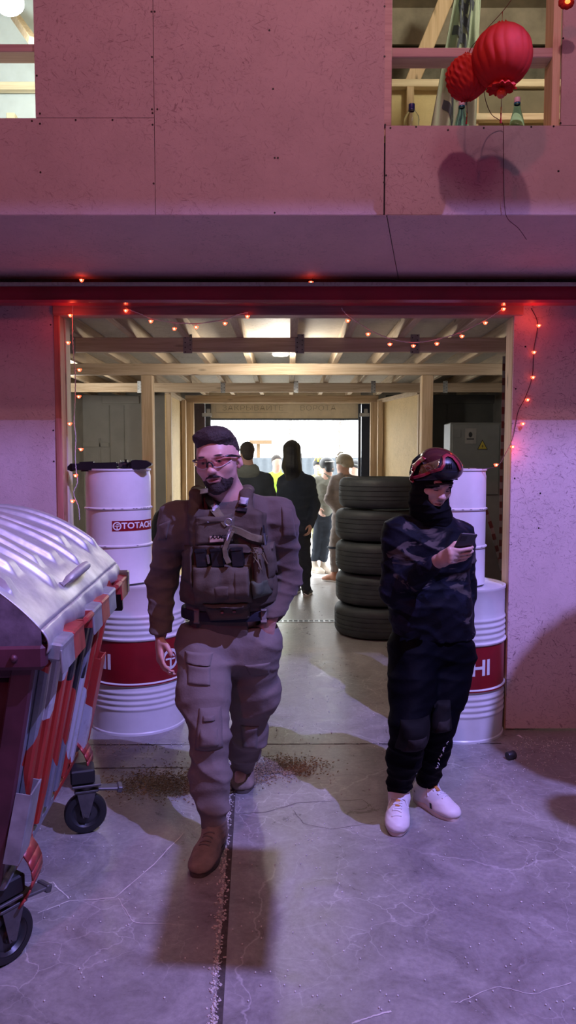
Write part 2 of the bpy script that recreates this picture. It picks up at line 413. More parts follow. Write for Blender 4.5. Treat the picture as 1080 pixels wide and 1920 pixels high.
# backing behind the board joints
bk = MB(); bk.box((-1.5, YU+.03, 5.0), (1.0, .02, .1)); 
bk.box((xseam1, YU+T+.021, (zs1+ZT)/2), (.09, .04, ZT-zs1-.02)); bk.box((xseam2, YU+T+.021, (zs1+wz1)/2-.03), (.09, .04, wz1-zs1-.08))
bk.box(((wx0+xseam1)/2, YU+T+.021, zseam), (xseam1-wx0, .04, .08))
structure(bk.build('wall_upper_backing', M_dark, smooth=None))
# screws in the upper wall
sm = MB()
for (px, py) in [(284,22),(290,22),(285,107),(285,205),(286,212),(286,234),(288,344),(295,205),(76,323),(142,225),(211,225),(75,213),(75,232),(69,142),(60,227),(505,57),(512,167),(515,296),(521,296),(515,399),
                 (721,12),(721,106),(722,234),(732,240),(780,238),(840,244),(907,240),(996,238),(1038,237),(1051,231),(1056,72),(1047,321),(724,329),(720,342)]:
    p = at(px, py, YU); sm.lathe([(0, .0015), (.0045, .0012), (.0045, -.001)], (p.x, YU, p.z), 10, Matrix.Rotation(PI/2, 3, 'X'))
for (px, py) in [(95,609),(100,807),(101,865),(967,729),(965,897),(1013,925),(1010,990),(985,650)]:
    p = at(px, py, YW); sm.lathe([(0, .0015), (.005, .0012), (.005, -.001)], (p.x, YW, p.z), 10, Matrix.Rotation(PI/2, 3, 'X'))
structure(sm.build('wall_screws', M_screw))
# soffit under the overhang
so = MB()
def sofp(x0, x1, sk=0.0):
    th = .014
    A = [(x0, YU, zs1), (x1, YU, zs1), (x1+sk, YS, zs2), (x0+sk, YS, zs2)]
    so._add([Vector(a) for a in A]+[Vector(a)+Vector((0, 0, th)) for a in A], [(0,3,2,1),(4,5,6,7),(0,1,5,4),(1,2,6,5),(2,3,7,6),(3,0,4,7)])
xk = at(725, 403, YU).x; xk2 = at(747, 523, YS).x
YU_ = YU+.0005; A = [(-3.6, YU_, zs1), (xk-.002, YU_, zs1), (xk2-.002, YS, zs2), (-3.6, YS, zs2)]
B = [(xk+.002, YU_, zs1), (3.6, YU_, zs1), (3.6, YS, zs2), (xk2+.002, YS, zs2)]
for Q in (A, B): so._add([Vector(a)-Vector((0,0,.001)) for a in Q]+[Vector(a)-Vector((0,0,.0002)) if i_ < 2 else Vector(a)+Vector((0,0,.012)) for i_, a in enumerate(Q)], [(0,3,2,1),(4,5,6,7),(0,1,5,4),(1,2,6,5),(2,3,7,6),(3,0,4,7)])
structure(so.build('ceiling_soffit', M_osb_soff, smooth=None))
# ground floor wall: left and right boards, header timber
low = MB()
low.box(((-5.4+XL)/2, YW+.007, 1.38), (XL+5.4, .014, 2.70))
structure(low.build('wall_left', M_osb_low, smooth=None))
low = MB(); rx = XR+.002; zbrd = .012
low.box(((5.4+rx)/2, YW+.007, (2.72+zbrd)/2), (5.4-rx, .014, 2.72-zbrd)); structure(low.build('wall_right', M_osb_low, smooth=None))
tm = MB(); tm.box((0, YW+.03, (ZHEAD+2.72)/2), (2*1.345, .10, 2.72-ZHEAD), bev=.003); structure(tm.build('trim_1', M_wredx))
tm = MB(); tm.box((XL+.018, YW-.004+.04, ZHEAD/2), (.036, .09, ZHEAD), bev=.003); structure(tm.build('trim_2', M_wred))
tm = MB(); tm.box((XL+.02, YW+.05+.085, ZHEAD/2), (.04, .09, ZHEAD), bev=.003); structure(tm.build('trim_3', M_wpale))
tm = MB(); tm.box((XR+.03, YW+.014+.065, ZHEAD/2), (.06, .13, ZHEAD), bev=.003); structure(tm.build('trim_4', M_wz))
# red steel beam over the opening
rb = MB(); zr0 = at(540, 569, 4.18).z; zr1 = at(540, 537, 4.18).z; zc = (zr0+zr1)/2; hh = (zr1-zr0)/2
prof = [(-.05, -hh), (.03, -hh), (.05, -hh+.012), (.05, -hh*.2), (.046, hh*.2), (.05, hh-.01), (.04, hh), (-.05, hh)]
rb.prism([(-p[0], p[1]) for p in prof], 7.2, (-3.6, 4.19, zc), (0, 1, 0), (0, 0, 1))
o = rb.build('steel_beam', M_redsteel, loc=(0, 4.19, zr0)); tag(o, 'glossy dark red steel beam running across above the doorway', 'beam')
# enclosing hall behind the photographer
slab('wall_hall_left', -5.5, -5.4, -4, 10, 0, 6.3, M_hall); slab('wall_hall_right', 5.4, 5.5, -4, 10, 0, 6.3, M_hall)
slab('added_light_baffle', -5.4, 5.4, 1.15, 1.35, 5.075, 6.2, M_hall)  # added unseen beam that keeps violet light off the upper wall
slab('wall_hall_back', -5.5, 5.5, -4.1, -4, 0, 6.3, M_hall); slab('ceiling_hall', -5.5, 5.5, -4.1, 10.1, 6.2, 6.35, M_hall)
# loft floor (also the lid over the corridor)
slab('ceiling_corridor', -5.4, 5.4, YW-.2, 10.0, ZC, ZC+.014, M_osb_ceil)
slab('floor_loft', -5.4, 5.4, YU+.02, 10.0, 2.755, 2.79, M_osb_ceil)
# loft: partition, slab ceiling
slab('wall_loft_back', -5.4, 5.4, 6.9, 7.0, 2.79, 5.2, M_conc)
slab('ceiling_loft', -5.4, 5.4, YU+.1, 7.0, 5.05, 5.2, M_conc)
# building end wall with the gate opening
gx0 = at(397, 900, YG).x; gx1 = at(671, 900, YG).x; gz = at(540, 788, YG).z; gz2 = at(540, 757, YG).z
slab('wall_end_left', -5.4, gx0-.1, YG, YG+.2, 0, 2.56, M_grey); slab('wall_end_right', gx1+.14, 5.4, YG, YG+.2, 0, 2.56, M_grey)
slab('wall_end_top', gx0-.1, gx1+.14, YG+.05, YG+.2, gz2, 2.56, M_grey)
slab('wall_end_upper', -5.4, 5.4, YG, YG+.2, 2.56, 6.3, M_grey)
# side walls of the storage areas beside the corridor
slab('wall_store_left', -2.75, -2.65, YW+.1, YG, 0, ZC, M_grey); slab('wall_store_right', 2.65, 2.75, YW+.1, YG, 0, ZC, M_grey)
# door wall (at YD): dark boarding left and right with the timber header
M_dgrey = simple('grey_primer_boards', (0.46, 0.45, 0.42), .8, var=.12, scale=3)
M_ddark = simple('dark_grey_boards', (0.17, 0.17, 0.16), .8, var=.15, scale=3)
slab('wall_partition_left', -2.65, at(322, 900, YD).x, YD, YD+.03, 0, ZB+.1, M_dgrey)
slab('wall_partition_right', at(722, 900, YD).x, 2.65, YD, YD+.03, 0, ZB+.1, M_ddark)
# grooves and rails on the left partition
pl = MB()
def railat(mb, x0, y0, x1, y1, Y, t=.03, mi=0):
    a = at(x0, y0, Y); b = at(x1, y1, Y); mb.box(((a.x+b.x)/2, Y-t/2, (a.z+b.z)/2), (abs(b.x-a.x), t, abs(b.z-a.z)), bev=.003, mi=mi)
railat(pl, 193, 743, 262, 757, YD-.005, .05); railat(pl, 150, 830, 205, 838, YD-.002, .02); railat(pl, 186, 822, 191, 940, YD-.002, .02); railat(pl, 205, 760, 209, 960, YD-.002, .02); railat(pl, 232, 760, 236, 960, YD-.002, .02)
structure(pl.build('trim_5', M_dgrey))
pl = MB(); railat(pl, 813, 741, 950, 757, YD-.005, .05); railat(pl, 838, 757, 842, 900, YD-.002, .015)
structure(pl.build('trim_6', M_ddark))
# corridor side panels near the gate
def vpanel(name, xa, ya, xb, yb, z1, mat, t=.02):
    m = MB(); d = Vector((xb-xa, yb-ya, 0)); n_ = Vector((-d.y, d.x, 0)).normalized()*t
    P = [Vector((xa, ya, 0.01)), Vector((xb, yb, 0.01)), Vector((xb, yb, z1)), Vector((xa, ya, z1))]
    m._add(P+[p+n_ for p in P], [(0,1,2,3),(7,6,5,4),(1,0,4,5),(2,1,5,6),(3,2,6,7),(0,3,7,4)]); return structure(m.build(name, mat, smooth=None))
vpanel('wall_corridor_left', -1.36, 8.35, -1.33, YD, 2.36, M_osb_raw)
vpanel('wall_corridor_right', 1.18, YD, 1.47, 8.35, 2.36, M_osb_raw)
# studs at the gate
for i, (x0, x1, Y) in enumerate([(313, 322, 8.33), (350, 364, YD-.03), (341, 349, YD-.35), (694, 707, YD-.03), (708, 716, YD-.2), (783, 789, 8.33)]):
    a = at(x0, 900, Y); b = at(x1, 900, Y); m = MB(); m.box(((a.x+b.x)/2, Y+.04, 1.18), (b.x-a.x, .08, 2.36), bev=.003)
    structure(m.build('trim_%d' % (7+i), M_wz))
for i, (xa, ya, xb, yb) in enumerate([(-1.345, 8.3, -1.345, YD), (1.46, 8.3, 1.17, YD)]):
    m = MB(); m.bar((xa, ya, 2.37), (xb, yb, 2.37), .05, .05, bev=.003); structure(m.build('trim_%d' % (13+i), M_wy))
# ------------------------------------------------------------------ beams, joists, posts
beams = [(5.15, 'nearest the doorway'), (6.50, 'carried by the two posts'), (8.10, 'third from the doorway'), (YD, 'over the open gate')]
desc = ['pale timber beam across the corridor ceiling, the one nearest the doorway',
        'pale timber beam resting on the two upright posts', 'thin pale timber beam between the posts and the gate',
        'yellowish timber beam directly above the gate lintel with writing']
for (Y, _), ds in zip(beams, desc):
    x0, x1 = (-2.6, 2.6) if Y < 9 else (-1.33, 1.17)
    e = empty('ceiling_beam', (0, Y, ZB), ds, 'beam', 'timber beams across the corridor ceiling')
    m = MB(); m.box((0 if Y < 9 else (x0+x1)/2, Y+.025, ZB+.05), (x1-x0, .05, .098), bev=.004); m.build('timber', M_wx, e)
    pls = {0: (133, 352, 562, 778), 2: (262, 418, 555, 700, 835)}.get([b[0] for b in beams].index(Y), ())
    for px in pls:
        w = .062 if Y < 6 else .05
        c = at(px, 650 if Y < 6 else 727, Y); m = MB(); m.box((c.x, Y-.0015, ZB+.055), (w, .003, .13), bev=.001)
        for k in range(8): m.sphere((c.x+(-.5+(k % 2))*w*.55, Y-.003, ZB+.0+.016*k), .004, n=6, m=4, mi=1)
        m.build('bracket', [M_galv, M_screw], e)
for i in range(-4, 11):
    x = -1.07+.37*i
    if abs(x) > 2.6: continue
    m = MB(); m.box((x, (4.38+9.9)/2, 2.505), (.05, 9.9-4.38, .11), bev=.004)
    o = m.build('ceiling_joist', M_wy, loc=(x, 4.38, 2.45)); ORD = 'first second third fourth fifth sixth seventh eighth ninth tenth eleventh twelfth thirteenth fourteenth fifteenth'.split(); jn_ = globals().get('jn_', 0); tag(o, 'pale ceiling joist under the loft boards, the %s counted from the left store wall' % ORD[jn_], 'joist', 'parallel joists under the boarded corridor ceiling'); jn_ += 1
for k, px in enumerate((276, 801)):
    c = at(px, 800, 6.5); m = MB(); m.box((c.x, 6.55, ZB/2), (.10, .10, ZB-.001), bev=.005)
    o = m.build('timber_post', M_wz, loc=(c.x, 6.55, 0)); tag(o, ['square timber post behind the barrel with the rifle', 'square timber post rising behind the head of the person with the phone'][k], 'post', 'timber posts in the corridor')
# ------------------------------------------------------------------ oil drums
M_drumw = simple('white_drum_paint', (0.72, 0.70, 0.72), 0.32, 0.0, .06, 8, bmp=.06, bscale=25, spec=.5)
M_drumr = simple('crimson_drum_paint', (0.23, 0.007, 0.014), 0.35, 0.0, .12, 8)
M_drumlip = simple('drum_bare_rim', (0.22, 0.2, 0.22), 0.4, .7)
M_white = simple('white_print', (0.78, 0.77, 0.80), 0.5)
M_black = simple('black_plastic', (0.012, 0.012, 0.014), 0.45)
def ring_badge(mb_args, size, M, parent, bend, mat):
    """round drum emblem: ring with a slim crossed t figure"""
    Mn = np.array(M); V = []; Fc = []
    def put(pts, th=.0012):
        n0 = len(V)
        for (x, y) in pts: V.append((x, y, th))
        Fc.append(tuple(range(n0, n0+len(pts))))
    n = 32
    for k in range(n):
        a, b = 2*PI*k/n, 2*PI*(k+1)/n; r0, r1 = size*.36, size*.5
        put([(r0*math.cos(a), r0*math.sin(a)), (r1*math.cos(a), r1*math.sin(a)), (r1*math.cos(b), r1*math.sin(b)), (r0*math.cos(b), r0*math.sin(b))])
    s = size
    def rect(x0, y0, x1, y1, nx=4):
        for i in range(nx):
            a = x0+(x1-x0)*i/nx; b = x0+(x1-x0)*(i+1)/nx; put([(a*s, y0*s), (b*s, y0*s), (b*s, y1*s), (a*s, y1*s)])
    rect(-.055, -.42, .055, .05, 1); rect(-.30, -.03, -.06, .06); rect(-.05, .12, .05, .22, 1); rect(.08, -.05, .30, .03)
    for i in range(8):
        a, b = PI*.12+PI*.5*i/8, PI*.12+PI*.5*(i+1)/8
        put([(.02*s+.20*s*math.cos(a), .20*s*math.sin(a)), (.02*s+.27*s*math.cos(a), .27*s*math.sin(a)), (.02*s+.27*s*math.cos(b), .27*s*math.sin(b)), (.02*s+.20*s*math.cos(b), .20*s*math.sin(b))])
    V = np.array(V)
    if bend:
        a = V[:, 0]/bend; rad = bend+V[:, 2]; V = np.stack([np.sin(a)*rad, V[:, 1], np.cos(a)*rad], 1)
    V = V @ Mn[:3, :3].T + Mn[:3, 3]
    return link_mesh('emblem', V, Fc, mat, parent, None, local=True)
def cylM(ang, z):
    """matrix whose local z points outwards at angle ang (0 = towards camera) of an upright drum"""
    z_ = Vector((math.sin(ang), -math.cos(ang), 0)); y_ = Vector((0, 0, 1)); x_ = y_.cross(z_)
    M = Matrix((x_, y_, z_)).transposed().to_4x4(); M.translation = (0, 0, z); return M
def big_drum(loc, label, txt_ang, em_ang):
    R = .286; H = .88
    e = empty('oil_drum', loc, label, 'barrel')
    def ribs(z0, n, step, amp):
        out = []
        for k in range(n):
            z = z0+k*step
            for t in (-.5, -.3, -.15, 0, .15, .3, .5): out.append((R+amp*math.cos(t*2*PI)*.5+amp*.5, z+t*step*.98))
        return out
    prof = [(0, .012), (R-.015, .012), (R-.012, 0), (R+.004, 0), (R+.004, .012), (R-.001, .018), (R, .10), (R, .135)]
    prof += ribs(.155, 4, .033, .006) + [(R, .29), (R+.010, .297), (R+.010, .306), (R, .312)]
    prof += [(R, .555), (R+.010, .562), (R+.012, .570), (R, .578)] + ribs(.60, 4, .033, .006) + [(R, .74), (R, H-.02), (R+.004, H-.014), (R+.004, H), (R-.009, H), (R-.012, H-.012), (0, H-.014)]
    m = MB(); m.lathe(prof, n=72)
    m.lathe([(0, H-.013), (.028, H-.013), (.028, H-.004), (0, H-.004)], (.16, .05, 0), 16)
    b = m.build('body', M_drumw, e, smooth=35, local=True)
    m = MB(); m.lathe([(R+.0008, .3125), (R+.0014, .316), (R+.0014, .551), (R+.0008, .5545)], n=72); m.lathe([(R+.0115, .297), (R+.0118, .300), (R+.0115, .305)], n=72)
    m.build('red_band', M_drumr, e, smooth=35, local=True)
    text_mesh('lettering', 'TOTACHI', .125, M_white, e, cylM(txt_ang, .43), .0008, bend=R+.0022, align='RIGHT', sx=1.06, weight=.003)
    ring_badge(None, .125, cylM(em_ang, .43), e, R+.0022, M_white)
    return e
def small_drum(loc, label, txt=True):
    R = .1925; H = .675
    e = empty('steel_drum', loc, label, 'barrel')
    prof = [(0, .010), (R-.01, .010), (R-.008, 0), (R+.003, 0), (R+.003, .010), (R, .016)]
    for z in (.222, .442): prof += [(R, z-.010), (R+.009, z-.004), (R+.010, z+.002), (R, z+.008)]
    prof += [(R, H-.045), (R-.004, H-.03), (R-.004, H-.014), (R+.003, H-.010), (R+.003, H), (R-.007, H), (R-.010, H-.010), (0, H-.012)]
    m = MB(); m.lathe(prof, n=64); m.build('body', M_drumw, e, smooth=30, local=True)
    m = MB(); rnd = random.Random(3)
    for k in range(46):
        a = rnd.uniform(0, 2*PI); z = rnd.choice((.224, .444)); w = rnd.uniform(.004, .016)
        m.box(((R+.0098)*math.cos(a), (R+.0098)*math.sin(a), z-.001), (.0012, w, .003), (0, 0, a))
    m.build('rust_chips', M_black, e, smooth=None, local=True)['kind'] = 'stuff'
    if txt:
        m = MB(); a0, a1 = -PI/2+.02, -PI/2+1.75
        m.lathe([(R+.0012, .312), (R+.0012, .372)], n=16, a0=a0, a1=a1)
        m.build('red_label', M_drumr, e, smooth=35, local=True)
        text_mesh('lettering', 'TOTACHI', .050, M_white, e, cylM(.30, .342), .0006, bend=R+.0022, align='LEFT', sx=1.1, weight=.0012)
        ring_badge(None, .050, cylM(.17, .342), e, R+.0022, M_white)
        m = MB(); m.box((.05, -R-.0008, .05), (.028, .001, .010)); m.build('print_mark', M_black, e, None, True)
    return e
dl = Vector((-.925, 4.50, 0)); dr = Vector((1.00, 4.38, 0))
big_drum(dl, 'large white barrel with a red lettered band on the floor beside the waste container', -.36, .91)
small_drum(dl+Vector((-.10, -.03, .882)), 'slim white barrel with a small red label under the rifle')
big_drum(dr, 'large white barrel with a red lettered band on the floor beside the right wall post', .55, 2.0)
small_drum(dr+Vector((-.02, .02, .882)), 'slim plain white barrel standing behind the person with the phone', False)
# ------------------------------------------------------------------ rifle lying on the slim drum
M_gun = simple('matt_black_gunmetal', (0.012, 0.012, 0.015), .42, .3); M_gunl = simple('scope_glass', (0.10, 0.08, 0.07), .1, .5)
zt = .882+.676
zt += .004
e = empty('rifle', (dl.x-.10, dl.y-.16, zt), 'black rifle with a scope lying across the top of the slim white barrel', 'rifle')
gy = dl.y-.16
def G(px, py): p = at(px, py, gy); return Vector((p.x, gy, max(p.z, zt+.002)))
m = MB()
def gpoly(mb, pts, t=.04, off=0.0):
    mb.prism([(at(x, y, gy).x, max(at(x, y, gy).z, zt+.001)) for (x, y) in pts], t, (0, gy-t/2+off, 0), (1, 0, 0), (0, 0, 1))
def gpoly2(mb, pts, t, off=0.0): # ensures outward winding
    P = [(at(x, y, gy).x, at(x, y, gy).z) for (x, y) in pts]
    A = sum(P[i][0]*P[(i+1) % len(P)][1]-P[(i+1) % len(P)][0]*P[i][1] for i in range(len(P)))
    if A < 0: P = P[::-1]
    mb.prism(P, -t, (0, gy+off-t/2, 0), (1, 0, 0), (0, 0, 1))
gpoly2(m, [(136, 871), (153, 868), (220, 867), (222, 881), (165, 882), (137, 881)], .05); m.build('receiver', M_gun, e)
m = MB(); gpoly2(m, [(150, 866), (176, 865), (176, 872), (150, 872)], .03); gpoly2(m, [(180, 868), (218, 866.5), (218, 872), (180, 872)], .026); m.build('rail', M_gun, e)
m = MB(); gpoly2(m, [(128, 875), (134, 869), (146, 869), (147, 879), (136, 884), (128, 881)], .038); gpoly2(m, [(154, 880), (167, 880), (165, 884), (153, 884)], .03); m.build('stock', M_gun, e)
m = MB(); a, b = G(219, 871.5), G(252, 871.5)
m.tube([a, a+Vector((.03, 0, 0)), b], [.020, .0185, .017], 16); m.tube([G(226, 871), G(231, 871)], .027, 16); m.tube([G(239, 870), G(247, 870)], .026, 16); m.tube([G(236, 866), G(236, 861.5)], .012, 12)
sc_ = m.build('scope', M_gun, e)
m = MB(); c = G(228, 872); m.lathe([(0, 0), (.013, 0), (.013, .004), (0, .004)], (c.x, gy-.032, c.z), 14, Matrix.Rotation(PI/2, 3, 'X')); m.build('turret', M_gunl, sc_)
m = MB(); gpoly2(m, [(248, 863), (256, 862), (276, 863.5), (285, 869), (285, 872), (274, 879), (248, 880)], .05); m.build('handguard', M_gun, e)
m = MB(); m.tube([G(207, 878), G(236, 877), G(262, 878)], .012, 10); m.build('barrel', M_gun, e)
m = MB(); p = G(183, 880); m.box((p.x, gy+.03, zt+.012), (.05, .10, .022), (0, 0, .3), bev=.004); m.build('magazine', M_gun, e)
# ------------------------------------------------------------------ stacked tyres
def tyre_mat():
    m, nt, b = new_mat('tyre_rubber'); b.inputs['Base Color'].default_value = (.028, .030, .033, 1); b.inputs['Roughness'].default_value = .62
    v = coords(nt); bump(nt, b, noise(nt, v, 60, 3), .3, .003)
    c = ramp(nt, noise(nt, v, 9, 5), [(0.35, (.024, .029, .033)), (.7, (.042, .049, .053))]); nt.links.new(c, b.inputs['Base Color']); return m
M_tyre = tyre_mat()
def make_tyre(seed, R=.395, Wd=.29):
    rnd = random.Random(seed); rr = R*.66
    prof = [(rr-.005, .05), (rr, .035), (rr+.02, .022), (R-.075, .006), (R-.040, .012), (R-.018, .026), (R-.006, .046), (R-.001, .064)]
    z = .066; grooves = [.085, .118, .165, .205]
    for g in grooves: prof += [(R, g-.004), (R-.005, g-.002), (R-.005, g+.002), (R, g+.004)]
    prof += [(R-.001, Wd-.064), (R-.006, Wd-.046), (R-.018, Wd-.026), (R-.040, Wd-.012), (R-.075, Wd-.006), (rr+.02, Wd-.022), (rr, Wd-.035), (rr-.005, Wd-.05), (rr+.03, Wd-.06), (R-.03, Wd*.5), (rr+.03, .06), (rr-.005, .05)]
    m = MB(); m.lathe(prof, n=96)
    return m
tz = 0.0; cx, cy = .835, 6.86
tl = ['bottom tyre of the stack on the floor in the corridor', 'second tyre from the bottom of the stack', 'middle tyre of the stack', 'second tyre from the top of the stack', 'topmost tyre of the stack with its open rim showing']
for k in range(5):
    m = make_tyre(k, Wd=.2925, R=.398-(.008 if k == 4 else 0)); ox = [.0, .012, .008, .006, .028][k]*1.0; oy = [0, .02, -.01, .015, 0][k]
    o = m.build('tyre', M_tyre, smooth=40, loc=(0, 0, 0)); o.location = (cx+ox, cy+oy, tz); o.rotation_euler = (0, 0, k*1.3)
    tag(o, 'black worn car tyre, '+tl[k], 'tyre', 'tyres stacked in the corridor'); tz += .2925
# ------------------------------------------------------------------ floor drain channel
e = empty('drain_grate', (-.05, 7.33, 0), 'slotted metal drain channel crossing the corridor floor beside the tyre stack', 'drain', None)
m = MB()
for k in range(-26, 27):
    x = k*.052; m.box((x, 7.33, .002), (.018, .085, .004)); m.box((x+.026, 7.33, .0022), (.034, .012, .004))
for y in (7.285, 7.375): m.box((0, y, .002), (2.75, .018, .005))
m.build('grating', M_galv, e)
m = MB(); m.box((0, 7.33, .0006), (2.75, .09, .0012)); m.build('channel', M_dark, e)
# ------------------------------------------------------------------ roll-up gate panel with pencilled writing, guide rails
M_gate = simple('cream_gate_panel', (0.74, 0.64, 0.47), .6, var=.08); M_pencil = simple('pencil_writing', (.30, .25, .17), .8)
M_gdark = simple('dark_rail', (.055, .06, .075), .5, .4); M_gblue = simple('blue_black_rail', (.02, .028, .05), .5, .3); M_gmau = simple('mauve_brown_post', (.10, .07, .075), .7)
e = empty('sectional_gate', ((gx0+gx1)/2, YG-.02, gz), 'cream raised gate panel with faint pencilled writing above the bright opening', 'gate')
m = MB(); m.box(((gx0+gx1)/2, YG+.01, (gz+gz2)/2+.10), (gx1-gx0+.06, .05, gz2-gz+.16), bev=.004); m.build('panel', M_gate, e)
m = MB(); m.box(((gx0+gx1)/2, YG+.005, gz+.012), (gx1-gx0+.02, .062, .022), bev=.004); m.build('bottom_seal', M_gdark, e)
for (txt, px) in (('ЗАКРЫВАЙТЕ', 474), ('ВОРОТА', 596)):
    c = at(px, 766, YG); Mx = Matrix(((1, 0, 0, c.x-e.location.x), (0, 0, -1, -.016-.001-.0), (0, 1, 0, c.z-e.location.z), (0, 0, 0, 1)))
    text_mesh('lettering', txt, .095, M_pencil, e, Mx, .0004, sx=1.28 if len(txt) > 7 else 1.25, weight=-.0022)
m = MB(); a = at(405, 773, YG); b = at(655, 760, YG)
for (p, q) in (((405, 758), (405, 773.5)), ((405, 773.5), (541, 774))): m.bar(at(*p, YG)-Vector((0, .017, 0)), at(*q, YG)-Vector((0, .017, 0)), .004, .002)
m.build('pencil_frame', M_pencil, e)
def post(x0, x1, Y, mat, name, label, z1=2.36, t=.06):
    a = at(x0, 900, Y); b = at(x1, 900, Y); m = MB(); m.box(((a.x+b.x)/2, Y, z1/2), (b.x-a.x, t, z1), bev=.004)
    o = m.build(name, mat, loc=((a.x+b.x)/2, Y, 0)); tag(o, label, 'rail')
post(386, 396, YG-.06, M_gdark, 'gate_rail', 'slim grey gate guide rail at the left edge of the bright opening')
post(362, 385, YG-.07, M_gmau, 'gate_post', 'dull mauve post left of the gate guide rail')
post(671, 676, YG-.06, M_gdark, 'gate_rail', 'slim grey gate guide rail right of the bright opening')
post(677, 692, YG-.07, M_gblue, 'gate_post', 'blue-black post between the guide rail and the yellow board panel')
for (px, nm) in ((388, 'left'), (683, 'right')):
    c = at(px, 778, YG-.1); m = MB(); m.box((c.x, YG-.12, c.z), (.13, .05, .05), bev=.006); m.box((c.x+.02, YG-.12, c.z+.05), (.05, .04, .06), bev=.006)
    o = m.build('gate_bracket', M_galv, loc=(c.x, YG-.12, c.z)); tag(o, 'small steel bracket at the %s end of the gate lintel' % nm, 'bracket', 'brackets beside the gate panel')
# ------------------------------------------------------------------ electric cabinet in the right store
M_cab = simple('cabinet_grey', (.14, .145, .14), .5, var=.08); M_yel = simple('warning_yellow', (.40, .32, .03), .5); M_sign = simple('faded_sign', (.22, .21, .20), .6)
YC = 7.2; a = at(846, 792, YC); b = at(936, 936, YC)
e = empty('electric_cabinet', ((a.x+b.x)/2, YC+.1, b.z), 'tall grey electric cabinet with a yellow triangle in the dark store', 'cabinet')
zl = 0.02; m = MB(); m.box(((a.x+b.x)/2+.12, YC+.16, (a.z+zl)/2), (b.x-a.x+.25, .3, a.z-zl), bev=.01); m.build('body', M_cab, e)
m = MB(); m.box(((a.x+b.x)/2, YC-.0, a.z-.36), (b.x-a.x-.02, .02, .68), bev=.004); m.build('door', M_cab, e)
m = MB(); T_ = [at(895, 843, YC-.02), at(915, 843, YC-.02), at(905, 824, YC-.02)]
m._add([Vector((p.x, YC-.012, p.z)) for p in T_], [(0, 1, 2)]); cc = sum(T_, Vector())/3
tr = m.build('warning_triangle', M_black, e, smooth=None)
m = MB(); m._add([Vector((cc.x+(p.x-cc.x)*.8, YC-.0135, cc.z+(p.z-cc.z)*.8)) for p in T_], [(0, 1, 2)]); m.build('yellow_field', M_yel, tr, smooth=None)
m = MB(); bolt = [(.004, .022), (-.010, -.004), (.001, -.001), (-.006, -.024), (.011, .004), (.001, .003)]
m._add([Vector((cc.x+p[0], YC-.015, cc.z+p[1])) for p in bolt], [tuple(range(6))]); m.build('lightning_mark', M_black, tr, smooth=None)
m = MB(); railat(m, 872, 803, 893, 832, YC-.012, .003); s_ = m.build('sign_plate', M_sign, e, smooth=None)
m = MB(); q = at(882, 815, YC-.016); m.sphere((q.x, YC-.017, q.z), (.018, .002, .026), n=10, m=6); m.box((q.x, YC-.0165, q.z-.042), (.07, .002, .012)); m.build('sign_figure', M_black, s_, smooth=None)
m = MB(); railat(m, 850, 805, 864, 820, YC-.012, .003); m.build('sign_plate', M_cab, e, smooth=None)
# striped hazard tape hanging in the right store
M_tapew = simple('tape_white', (.24, .21, .20), .6); M_taper = simple('tape_red', (.13, .025, .02), .6)
def tape(pts, Y, label, w=.028):
    m = MB(); P = [at(*p, Y) for p in pts]; Q = []
    for i in range(len(P)-1):
        n = max(2, int((P[i+1]-P[i]).length/.045))
        for k in range(n): Q.append(P[i].lerp(P[i+1], k/n))
    Q.append(P[-1])
    for i in range(len(Q)-1):
        m.bar(Q[i], Q[i+1], w, .002, up=(0, 1, 0), mi=i % 2)
    o = m.build('hazard_tape', [M_tapew, M_taper], smooth=None, loc=tuple(Q[-1])); tag(o, label, 'tape')
tape([(893, 890), (905, 940), (922, 990), (936, 1045), (955, 1130), (975, 1259)], 5.6, 'red and white hazard tape slanting down behind the slim plain barrel')
tape([(945, 668), (943, 790), (940, 880), (938, 1060)], 5.2, 'dull striped tape hanging straight down just inside the right door post', .02)
# ------------------------------------------------------------------ ceiling lamp in the corridor
M_glow = simple('lamp_glow', (1, 1, 1), .4, emit=(1, .93, .75), estr=14)
e = empty('ceiling_lamp', (-.06, 6.05, 2.45), 'small glowing disc lamp on the corridor ceiling between two beams', 'lamp')
m = MB(); m.lathe([(0, 2.452), (.06, 2.452), (.062, 2.47), (.05, 2.485), (0, 2.487)], (-.06, 6.05, 0), 24); m.build('diffuser', M_glow, e)
m = MB(); m.lathe([(.0605, 2.458), (.07, 2.46), (.07, 2.556), (0, 2.556)], (-.06, 6.05, 0), 24); m.build('housing', M_white, e)
# dark holdall behind the left barrels
M_bag = simple('dark_bag_fabric', (.025, .027, .035), .6, bmp=.4, bscale=30)
m = MB(); c = at(303, 990, 5.3); m.sphere((c.x, 5.3, c.z-.02), (.075, .09, .16), n=20, m=14); m.box((c.x, 5.3, (c.z-.1)/2), (.10, .10, c.z-.10), bev=.02)
o = m.build('covered_stand', M_bag, smooth=60, loc=(c.x, 5.3, 0)); tag(o, 'dark rounded covered stand between the left barrels and the walking man', 'stand')
